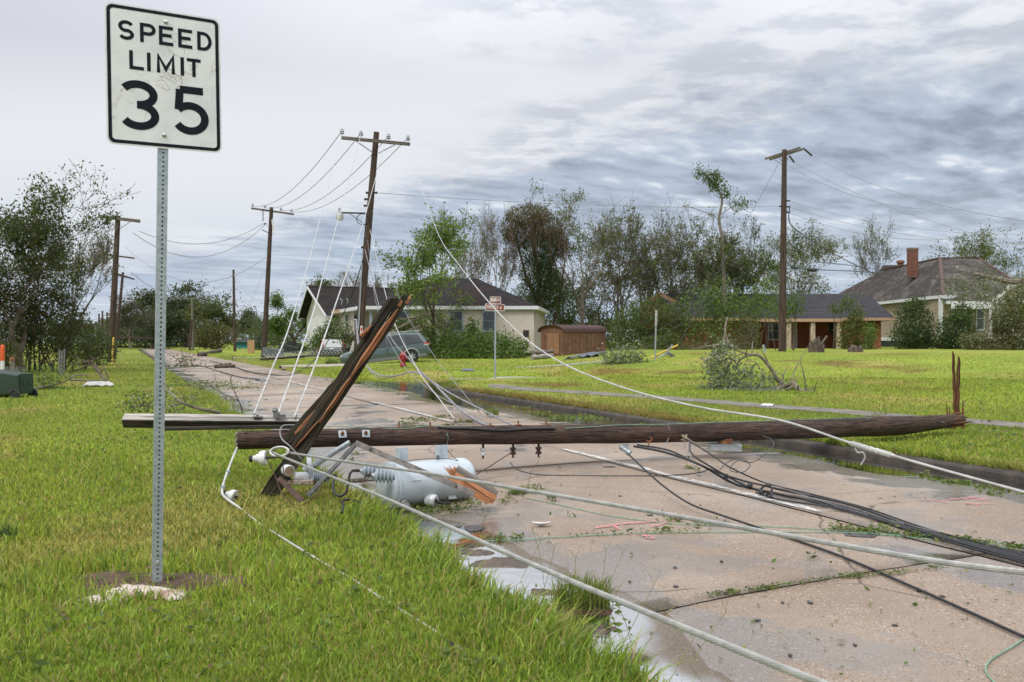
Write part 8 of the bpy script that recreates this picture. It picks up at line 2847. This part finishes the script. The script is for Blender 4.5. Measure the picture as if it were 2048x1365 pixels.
# shrubs before the two right-hand houses
bush('round_shrub', 'big dense dark green shrub between the brick and tan houses', [(1828, 650, 38, 46, 62), (1815, 675, 30, 26, 61), (1845, 680, 26, 20, 62), (1830, 618, 22, 20, 62)], 20, 8500, .16, DARKG + GREEN[:2], stems=20)
bush('round_shrub', 'leafy dark shrub before the tan house porch', [(1912, 660, 34, 36, 60), (1895, 685, 26, 20, 60), (1925, 630, 20, 22, 61)], 21, 6500, .16, GREEN[:2] + DARKG, stems=20)
bush('leaning_shrub', 'yellow green vine covered leaning shrub before the brick wall', [(1700, 672, 22, 34, 60), (1712, 640, 16, 28, 60), (1670, 618, 10, 10, 60), (1695, 605, 14, 14, 60), (1722, 690, 22, 16, 60)], 22, 4200, .15, OLIVE + YELL[:2] + GREEN[:1], stems=14)
bush('small_shrub', 'upright pale green sapling beside the brick house end', [(1740, 668, 12, 24, 59), (1735, 695, 10, 14, 59)], 23, 1200, .13, LIVE, stems=6)
bush('collapsed_crown', 'collapsed grey brown crown of a fallen tree before the tan house porch', [(1985, 690, 45, 22, 55), (2030, 660, 40, 50, 55), (2050, 690, 40, 24, 54), (1950, 690, 26, 18, 55), (2040, 610, 30, 36, 56), (2010, 640, 24, 40, 56)], 24, 13500, .15, OLIVE + BROWN[:2] + GREYG[:2], stems=140, cat='fallen tree', bark='bark_brown')
tr = thing('fallen_tree', 'broken pale tree trunk lying over the porch roof of the tan house', 'fallen tree', on(2060, 58))
mb = MB()
for q, r in (([P(2075, 556, 60), P(2030, 564, 60), P(1985, 556, 60.5), P(1950, 548, 61)], .26), ([P(2045, 566, 60), P(2010, 590, 59), P(1985, 630, 58), P(1968, 680, 57)], .12), ([P(2030, 580, 59), P(2005, 640, 57.5), P(1990, 690, 56)], .09), ([P(1995, 556, 60.5), P(1962, 556, 61), P(1930, 575, 61)], .08), ([P(2048, 575, 59), P(2055, 640, 57.5), P(2060, 700, 56)], .1)):
 sp = smooth_path(q, 5)
 mb.tube(sp, [r * (1 - .6 * i / len(sp)) for i in range(len(sp))], 7)
mb.build('trunk', M['bark_pale'], tr, smooth=True)
lr = np.random.default_rng(92)
cc = np.concatenate([np.array(P(x, y, dd)) + lr.normal(0, s, (n, 3)) for x, y, dd, s, n in ((1960, 570, 61, .7, 600), (1930, 590, 60.5, .7, 500), (1985, 585, 59.5, .6, 400), (2020, 600, 59, .6, 500), (1915, 575, 61, .5, 250), (2040, 560, 60, .4, 250), (1975, 610, 58.5, .6, 300))])
leaves('foliage', cc, .17, OLIVE + GREYG, tr, .5, lrng=lr)
# --- fallen branches on the grass and the road
def branch(name, label, main, subs, tufts, bark, cols, seed, lsize=.07, cat='fallen branch'):
 lr = np.random.default_rng(seed)
 R = random.Random(seed)
 root = thing(name, label, cat, V((main[0][0].x, main[0][0].y, zg(main[0][0].x, main[0][0].y))))
 mb = MB()
 for q, r in [main] + subs:
  sp = smooth_path(q, 5)
  mb.tube(sp, [r * (1 - .65 * i / len(sp)) for i in range(len(sp))], 7)
  # side twigs
  for i in range(3, len(sp), 3):
   e = sp[i] + V((R.gauss(0, 5 * r), R.gauss(0, 5 * r), abs(R.gauss(0, 5 * r))))
   mb.tube([sp[i], sp[i].lerp(e, .5) + V((0, 0, r)), e], [r * .35, r * .22, r * .10], 4)
 mb.build('limb', M[bark], root, smooth=True)
 if tufts:
  cc = np.concatenate([np.array(p) + lr.normal(0, s, (n, 3)) for p, s, n in tufts])
  gz = zlawn(cc[:, 0], cc[:, 1])
  cc[:, 2] = np.maximum(cc[:, 2], gz + .03)
  leaves('foliage', cc, lsize, cols, root, .4, lrng=lr)
 return root
d = 22.5
Q = lambda x, y, dd=d: P(x, y, dd)
branch('fallen_branch', 'large silvery leaved fallen branch on the lawn beside the pavement', ([Q(1640, 790, 21.2), Q(1600, 782, 21.6), Q(1588, 768, 21.8), Q(1560, 776, 22), Q(1530, 790, 21.8), Q(1490, 800, 21.6)], .075),
  [([Q(1588, 770, 21.8), Q(1570, 772), Q(1555, 760), Q(1540, 735), Q(1518, 712), Q(1500, 711), Q(1480, 720), Q(1472, 735)], .062),
  ([Q(1588, 772, 21.8), Q(1545, 795, 21.5), Q(1510, 800, 21.2)], .04), ([Q(1540, 785), Q(1500, 772), Q(1470, 765)], .035),
  ([Q(1512, 712), Q(1480, 704), Q(1458, 695)], .025), ([Q(1520, 740), Q(1512, 725), Q(1490, 722)], .02), ([Q(1600, 782, 21.6), Q(1630, 792, 21)], .05), ([Q(1490, 705), Q(1465, 718), Q(1450, 745)], .02), ([Q(1470, 770), Q(1440, 780), Q(1420, 785)], .022)],
  [(Q(1450, 700), .16, 200), (Q(1440, 730), .22, 300), (Q(1455, 750), .22, 340), (Q(1445, 775), .26, 360), (Q(1425, 785), .2, 260), (Q(1470, 790), .28, 480), (Q(1495, 748), .13, 140), (Q(1530, 765), .2, 240), (Q(1520, 795, 21.6), .24, 280), (Q(1435, 715), .14, 180), (Q(1420, 733), .10, 70), (Q(1560, 785), .18, 120)],
  'bark_pale', GREYG + [(.30, .32, .24)], 101, .105)
branch('fallen_branch', 'small heap of grey green leaves at the foot of the narrow sign', ([on(1285, 37, .1), on(1265, 37, .3), on(1240, 37, .2), on(1222, 37, .1)], .05), [([on(1262, 37, .3), P(1272, 722, 37), P(1282, 735, 37)], .03)],
  [(on(1235, 37, .25), .35, 420), (on(1255, 37, .32), .33, 420), (on(1218, 37, .12), .25, 160), (on(1275, 37, .1), .28, 160)], 'bark_pale', GREYG + GREEN[:1], 102, .13)
d = 14.5
branch('fallen_branch', 'fallen branch with grey leaves lying behind the weathered crossarm', ([G(440, 826, .06), Q(400, 818, 15), Q(365, 806, 15.3), Q(345, 790, 15.6), Q(332, 778, 15.8)], .035),
  [([Q(365, 806, 15.3), Q(345, 812, 15), Q(320, 822, 14.8)], .02), ([Q(330, 813, 15), Q(300, 813, 15), Q(262, 812, 15)], .014), ([Q(300, 813, 15), Q(285, 802, 15), Q(275, 796, 15)], .009), ([Q(380, 812, 15), Q(350, 800, 15), Q(335, 805, 15)], .016)],
  [(Q(265, 806, 15), .10, 90), (Q(285, 798, 15), .09, 80), (Q(245, 812, 15), .07, 40), (Q(320, 800, 15), .13, 110), (Q(345, 820, 14.8), .14, 140), (Q(300, 818, 15), .1, 60)], 'bark_pale', GREYG + OLIVE, 103, .065)
branch('bare_twig', 'thin bare forked twig standing up on the road behind the weathered crossarm', ([G(486, 830, .02), Q(482, 812, 15), Q(476, 800, 15), Q(462, 765, 15), Q(464, 752, 15)], .014),
  [([Q(478, 802, 15), Q(450, 790, 15.3), Q(425, 775, 15.5), Q(395, 758, 15.8), Q(360, 746, 16)], .011), ([Q(438, 780, 15.3), Q(432, 762, 15.3), Q(428, 748, 15.3)], .006), ([Q(422, 772, 15.5), Q(424, 762, 15.5)], .005), ([Q(455, 802, 15), Q(448, 794, 15)], .006)],
  [(Q(384, 792, 15), .06, 30)], 'bark', GREYG, 104, .06)
branch('fallen_branch', 'dark bare forked branch lying on the verge before the roadside tree', ([on(210, 29, .02), P(196, 742, 29.5), P(184, 730, 30), P(160, 738, 30.5), P(140, 745, 31)], .06),
  [([P(184, 730, 30), P(176, 724, 30), P(150, 728, 31)], .04), ([P(192, 745, 29.5), P(196, 735, 29.6), P(180, 722, 30)], .03), ([on(217, 29.5, .02), P(208, 735, 29.7), P(200, 722, 30)], .025)],
  [(P(145, 742, 31), .3, 160)], 'bark', OLIVE + BROWN[:1], 105, .10)
branch('fallen_branch', 'pale curved branch lying between the green bin and the white panel', ([G(72, 776, .06), P(100, 772, 24), P(125, 765, 24.5), P(150, 752, 25), P(175, 750, 25.5)], .04),
  [([P(85, 772, 24), P(90, 755, 24.3), P(95, 742, 24.5)], .025), ([P(140, 760, 24.8), P(180, 762, 25), P(215, 760, 25.5)], .03)],
  [(P(90, 758, 24.3), .28, 260), (P(110, 768, 24), .2, 140), (P(78, 765, 24), .2, 120)], 'bark_pale', GREEN + LIVE[:1], 106, .09)
branch('road_branch', 'leafy twig heap on the far road beyond the bare twig', ([G(352, 731, .1), P(362, 725, 46), P(375, 720, 46)], .03), [([P(362, 725, 46), P(372, 712, 46)], .02)], [(P(365, 726, 46), .4, 180), (P(378, 722, 46), .3, 90)], 'bark', OLIVE + GREEN[:1], 107, .14)
# --- leaf litter, twigs and clods (stuff)
def litter():
 lr = np.random.default_rng(120)
 spots = []
 def at(x, y, s, n, size=.035, up=.012, sy=None):
  g = G(x, y)
  q = np.empty((n, 3))
  q[:, 0] = g.x + lr.normal(0, s, n)
  q[:, 1] = g.y + lr.normal(0, sy or s, n)
  ins = inside_road(q[:, 0], q[:, 1])
  q[:, 2] = np.where(ins, zroad(q[:, 0], q[:, 1]), zlawn(q[:, 0], q[:, 1])) + np.abs(lr.normal(up, up * .8, n)) + .006
  spots.append((q, size))
 # under the transformer and round the wood piece
 for x, y, s, n in ((880, 1012, .16, 260), (820, 1014, .10, 160), (760, 1004, .08, 120), (905, 1022, .08, 90), (700, 1000, .05, 40), (845, 1026, .08, 80), (1035, 988, .06, 90), (1050, 985, .07, 70), (1020, 1000, .05, 24),
      (1070, 978, .05, 40), (1010, 1008, .05, 20), (978, 1082, .05, 40), (1005, 1080, .04, 30), (1035, 1078, .025, 24), (1345, 1042, .05, 40), (1330, 1062, .03, 26), (1400, 1050, .05, 30),
      (1100, 998, .03, 18), (1110, 1002, .03, 14), (960, 1006, .06, 40), (1690, 1058, .06, 50), (1760, 1055, .05, 30), (1140, 1035, .02, 6),
      (1150, 1208, .06, 30), (1222, 1222, .04, 18), (1200, 1255, .05, 40), (1100, 1215, .04, 24), (1630, 1118, .03, 10), (900, 905, .06, 20),
      (708, 910, .05, 40), (700, 922, .03, 14), (1380, 938, .05, 30), (1395, 943, .03, 14), (1120, 940, .02, 6), (1210, 957, .02, 8)):
  at(x, y, s, n)
 # debris caught along the bundle, and the grown-over joint
 for t_ in np.linspace(0, 1, 60):
  at(1400 + 480 * t_, 1193 - 58 * t_ + 3 * math.sin(t_ * 9), .018, int(4 + 20 * abs(math.sin(t_ * 7)) * abs(math.sin(t_ * 17))), .019, .006)
 for t_ in np.linspace(0, 1, 50):
  at(1670 + 380 * t_, 1062 + 40 * t_ ** 1.4, .05, int(4 + 10 * abs(math.sin(t_ * 11))), .035)
 for t_ in np.linspace(0, 1, 24):
  at(1150 + 260 * t_, 1072 - 6 * t_, .02, 3, .03)
 # in the right gutter
 for x, y, s, n, sz in ((1160, 835, .22, 240, .06), (1130, 838, .2, 160, .06), (1200, 838, .2, 120, .05), (1075, 828, .18, 50, .06), (1040, 816, .12, 60, .06), (1055, 818, .1, 40, .06), (1290, 842, .1, 30, .05), (1895, 966, .08, 50, .045), (1925, 968, .06, 30, .045), (1850, 948, .03, 14, .04), (1965, 978, .05, 36, .04), (1985, 990, .06, 24, .04),
       (830, 838, .10, 40, .06), (845, 842, .12, 60, .06), (815, 848, .08, 24, .06), (880, 835, .08, 40, .06), (920, 845, .08, 40, .06), (940, 845, .06, 30, .06), (895, 852, .06, 24, .06), (905, 790, .1, 24, .06), (800, 790, .15, 24, .07), (780, 770, .5, 80, .08), (830, 772, .6, 90, .08), (870, 778, .3, 70, .08), (760, 775, .4, 60, .08), (955, 820, .15, 24, .06), (970, 800, .2, 24, .06)):
  at(x, y, s, n, sz)
 # along the ragged left edge further up the road
 for x, y, s, n, sz in ((400, 768, .8, 260, .09), (430, 772, .7, 180, .09), (370, 772, .6, 160, .09), (470, 778, .5, 100, .09), (400, 800, .5, 180, .08), (430, 808, .4, 140, .07), (380, 790, .4, 100, .08), (340, 760, .6, 120, .1), (310, 742, .8, 100, .1), (290, 730, .9, 90, .12), (350, 735, .8, 60, .12), (445, 735, .9, 60, .1), (520, 745, 1.2, 60, .1), (480, 822, .3, 50, .05), (560, 800, .6, 24, .06), (620, 770, .9, 30, .07), (700, 760, 1., 60, .08), (270, 880, .5, 160, .04), (230, 885, .3, 60, .04)):
  at(x, y, s, n, sz, sy=s * .7)
 # broad-leaved weeds, dead leaves and blown scraps in the turf
 for _ in range(420):
  x, y = lr.uniform(-40, 1000), 780 + 585 * lr.uniform(0, 1) ** 1.2
  g = G(x, y)
  if not inside_road(g.x, g.y):
   at(x, y, lr.uniform(.01, .05), int(lr.integers(1, 7)), lr.choice([.02, .03, .045]), .022)
 for _ in range(160):
  x, y = lr.uniform(1000, 2040), lr.uniform(715, 900)
  g = G(x, y)
  if not inside_road(g.x, g.y) and g.y < 40:
   at(x, y, lr.uniform(.04, .2), int(lr.integers(2, 9)), .07, .03)
 # stray leaves everywhere on the near slabs
 for _ in range(240):
  x, y = lr.uniform(760, 2040), lr.uniform(905, 1365)
  g = G(x, y)
  if inside_road(g.x, g.y):
   at(x, y, .01, 1, lr.choice([.018, .025, .035]), .003)
 q = np.concatenate([s[0] for s in spots])
 sz = np.concatenate([np.full(len(s[0]), s[1]) for s in spots])
 n = len(q)
 a = lr.normal(0, 1, (n, 3)); a[:, 2] *= .35
 a /= np.linalg.norm(a, axis=1, keepdims=True)
 h = lr.normal(0, 1, (n, 3)); h[:, 2] *= .4
 b = np.cross(a, np.cross(h, a)); b /= np.linalg.norm(b, axis=1, keepdims=True) + 1e-9
 L = (sz * lr.uniform(.6, 1.5, n))[:, None]
 v = np.empty((n, 4, 3))
 v[:, 0] = q - a * L * .5; v[:, 1] = q + b * L * .24; v[:, 2] = q + a * L * .5; v[:, 3] = q - b * L * .24
 v[:, :, 2] = np.maximum(v[:, :, 2], (q[:, 2] - .012)[:, None])
 cols = np.array([(.075, .13, .025), (.12, .18, .035), (.19, .21, .04), (.05, .09, .022), (.13, .085, .04), (.06, .045, .03)])
 c = cols[lr.choice(6, n, p=[.27, .25, .15, .17, .10, .06])] * lr.uniform(.7, 1.3, n)[:, None]
 o = np_mesh('leaf_litter', v.reshape(-1, 3), 4, np.arange(n * 4), M['leaf'], cols=np.repeat(c, 4, 0))
 tag(o, 'torn green leaves and litter strewn over the wet road and gutters', 'leaf litter', kind='stuff')
litter()
# small dark scraps of shingle and bark on the slabs
def scraps():
 R = random.Random(131)
 big = [(948, 1056, .085, .05), (918, 1053, .03, .02), (1352, 1173, .035, .015), (1260, 1163, .02, .012), (1855, 946, .11, .04), (1715, 1068, .12, .05), (1220, 934, .07, .02), (1398, 952, .05, .03), (1450, 948, .03, .02), (1262, 1058, .03, .02), (1240, 992, .03, .02), (1180, 990, .02, .01), (1350, 1135, .025, .015), (1845, 1182, .06, .01), (1885, 1192, .03, .015), (1620, 1205, .03, .02), (1515, 1240, .04, .012), (1710, 1290, .02, .012), (1330, 840, .06, .02), (1565, 1205, .02, .012), (1790, 1250, .03, .01), (1300, 1030, .06, .02), (1580, 1310, .02, .01), (1250, 845, .05, .03)]
 for i, (x, y, w, h) in enumerate(big):
  g = G(x, y, .003)
  if i not in (0, 1, 4, 5, 6):
   w, h = w * .5, h * .6
  mb = MB()
  k = 7
  th = R.uniform(0, 6)
  top = [g + V((w * (.7 + .5 * R.random()) * math.cos(th * 0 + 2 * math.pi * j / k), h * 2.4 * (.5 + .8 * R.random()) * math.sin(2 * math.pi * j / k), .002)) for j in range(k)]
  bot = [p - V((0, 0, .004)) for p in top]
  b = len(mb.v)
  mb.v += top + bot
  mb.face(range(b, b + k))
  for j in range(k):
   j2 = (j + 1) % k
   mb.face((b + j, b + k + j, b + k + j2, b + j2))
  o = mb.build('shingle_scrap', M['scrap'], origin=g)
  if i == 0:
   tag(o, 'largest dark flat shingle scrap on the road near the ceramic shard', 'scrap')
  elif i == 4:
   tag(o, 'long black strip lying at the water edge below the pole butt', 'scrap')
  elif i == 5:
   tag(o, 'grey flat shingle piece caught under the green wires', 'scrap')
  else:
   tag(o, 'small dark shingle or bark scrap lying on the road slabs', 'scrap', 'small scraps on the road')
M['scrap'] = pmat('dark_shingle_scrap', (0.085, 0.08, 0.08), (0.045, 0.04, 0.038), 0.7, scale=20)
scraps()
M['puddle_brown'] = pmat('mud_dark_reflection', (0.10, 0.062, 0.038), (0.055, 0.035, 0.023), 0.25, scale=14, detail=8, bump=0.006, bscale=50)
# clump of sod that slid into the gutter, weeds at the water edge
def clump(label, x, y, r, n, h, cols, seed, soil=True):
 lr = np.random.default_rng(seed)
 g = G(x, y)
 root = thing('grass_clump', label, 'grass clump', g)
 if soil:
  mb = MB(); blob(mb, g + V((0, 0, -.005)), r * 1.15, r * .55, .05, seed, 20, 5); mb.build('sod', M['soil'], root, smooth=True)
 a = lr.uniform(0, 2 * np.pi, n)
 rr = r * np.sqrt(lr.uniform(0, 1, n))
 px, py = g.x + rr * np.cos(a), g.y + rr * .5 * np.sin(a)
 hh = h * lr.uniform(.5, 1.3, n)
 la = lr.uniform(0, 2 * np.pi, n)
 ln = hh * np.abs(lr.normal(.35, .3, n))
 w = .0035
 v = np.empty((n, 5, 3))
 ca, sa = np.cos(a * 7) * w, np.sin(a * 7) * w
 for q, (sg, f, hf, wf) in enumerate(((-1, 0, 0, 1), (1, 0, 0, 1), (-1, .35, .62, .75), (1, .35, .62, .75), (0, 1, 1, 0))):
  v[:, q, 0] = px + sg * ca * wf + np.cos(la) * ln * f
  v[:, q, 1] = py + sg * sa * wf + np.sin(la) * ln * f
  v[:, q, 2] = g.z + .02 + hh * hf
 base = (np.arange(n) * 5)[:, None]
 fc = (base + np.array([0, 1, 3, 0, 3, 2, 2, 3, 4])).ravel()
 c = np.array(cols)[lr.integers(0, len(cols), n)] * lr.uniform(.7, 1.3, n)[:, None]
 np_mesh('blades', v.reshape(-1, 3), 3, fc, M['grass'], root, np.repeat(c, 5, 0))
GC = [(.14, .22, .03), (.20, .26, .04), (.09, .15, .025), (.26, .23, .08)]
clump('sod clump with long grass sitting in the puddle at the lawn edge', 1165, 1222, .16, 420, .15, GC, 3)
clump('grass clump growing between the slabs under the wood piece', 1035, 990, .05, 60, .04, GC, 5, False)
clump('weed tuft at the gutter beside the far kerb', 900, 783, .25, 200, .16, GC, 6, False)
clump('tall weed tuft standing in the muddy gutter water', 985, 833, .12, 120, .16, GC, 7, False)
clump('dark weed rosette in the lawn by the frame edge near the sign', 12, 1078, .07, 60, .08, [(.05, .09, .04), (.07, .12, .05)], 8, False)
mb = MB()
blob(mb, G(1003, 1130) + V((0, .02, .006)), .22, .13, .022, 3.3, 34, 6)  # added brown mound, stands in for a dark reflection in the puddle
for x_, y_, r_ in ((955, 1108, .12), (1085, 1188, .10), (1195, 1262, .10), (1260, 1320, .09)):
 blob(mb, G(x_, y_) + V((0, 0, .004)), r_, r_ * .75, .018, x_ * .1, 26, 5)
tag(mb.build('puddle_brown', M['puddle_brown'], None, G(1003, 1130), smooth=True), kind='structure')
# tall seed stalks reaching over the puddle
mb = MB()
R = random.Random(77)
for x, y, dx, h in ((1090, 1185, -8, .34), (1085, 1190, 8, .26), (1140, 1200, 4, .22), (1195, 1200, 6, .26), (1240, 1300, 24, .30), (1265, 1330, 30, .26), (1270, 1325, -14, .28), (1205, 1195, 14, .24), (985, 1160, 10, .22), (1040, 1165, 14, .24), (1330, 1380, 20, .2), (1380, 1330, 25, .22)):
 g = G(x, y)
 e = g + V((dx * g.y / F * 3, .03, h))
 mb.tube(smooth_path([g, g.lerp(e, .5) + V((.01, 0, .02)), e], 4), .0016, 4)
 for s in (-1, 1):
  mb.tube([e, e + V((s * .02 + R.uniform(-.02, .02), 0, .05))], .0012, 3)
M['stalk'] = pmat('seed_stalk', (0.17, 0.20, 0.05), (0.22, 0.18, 0.07), 0.7)
tag(mb.build('grass_stalks', M['stalk'], origin=G(1140, 1200)), 'tall thin seed stalks leaning over the puddle edge', 'grass stalk', kind='stuff')
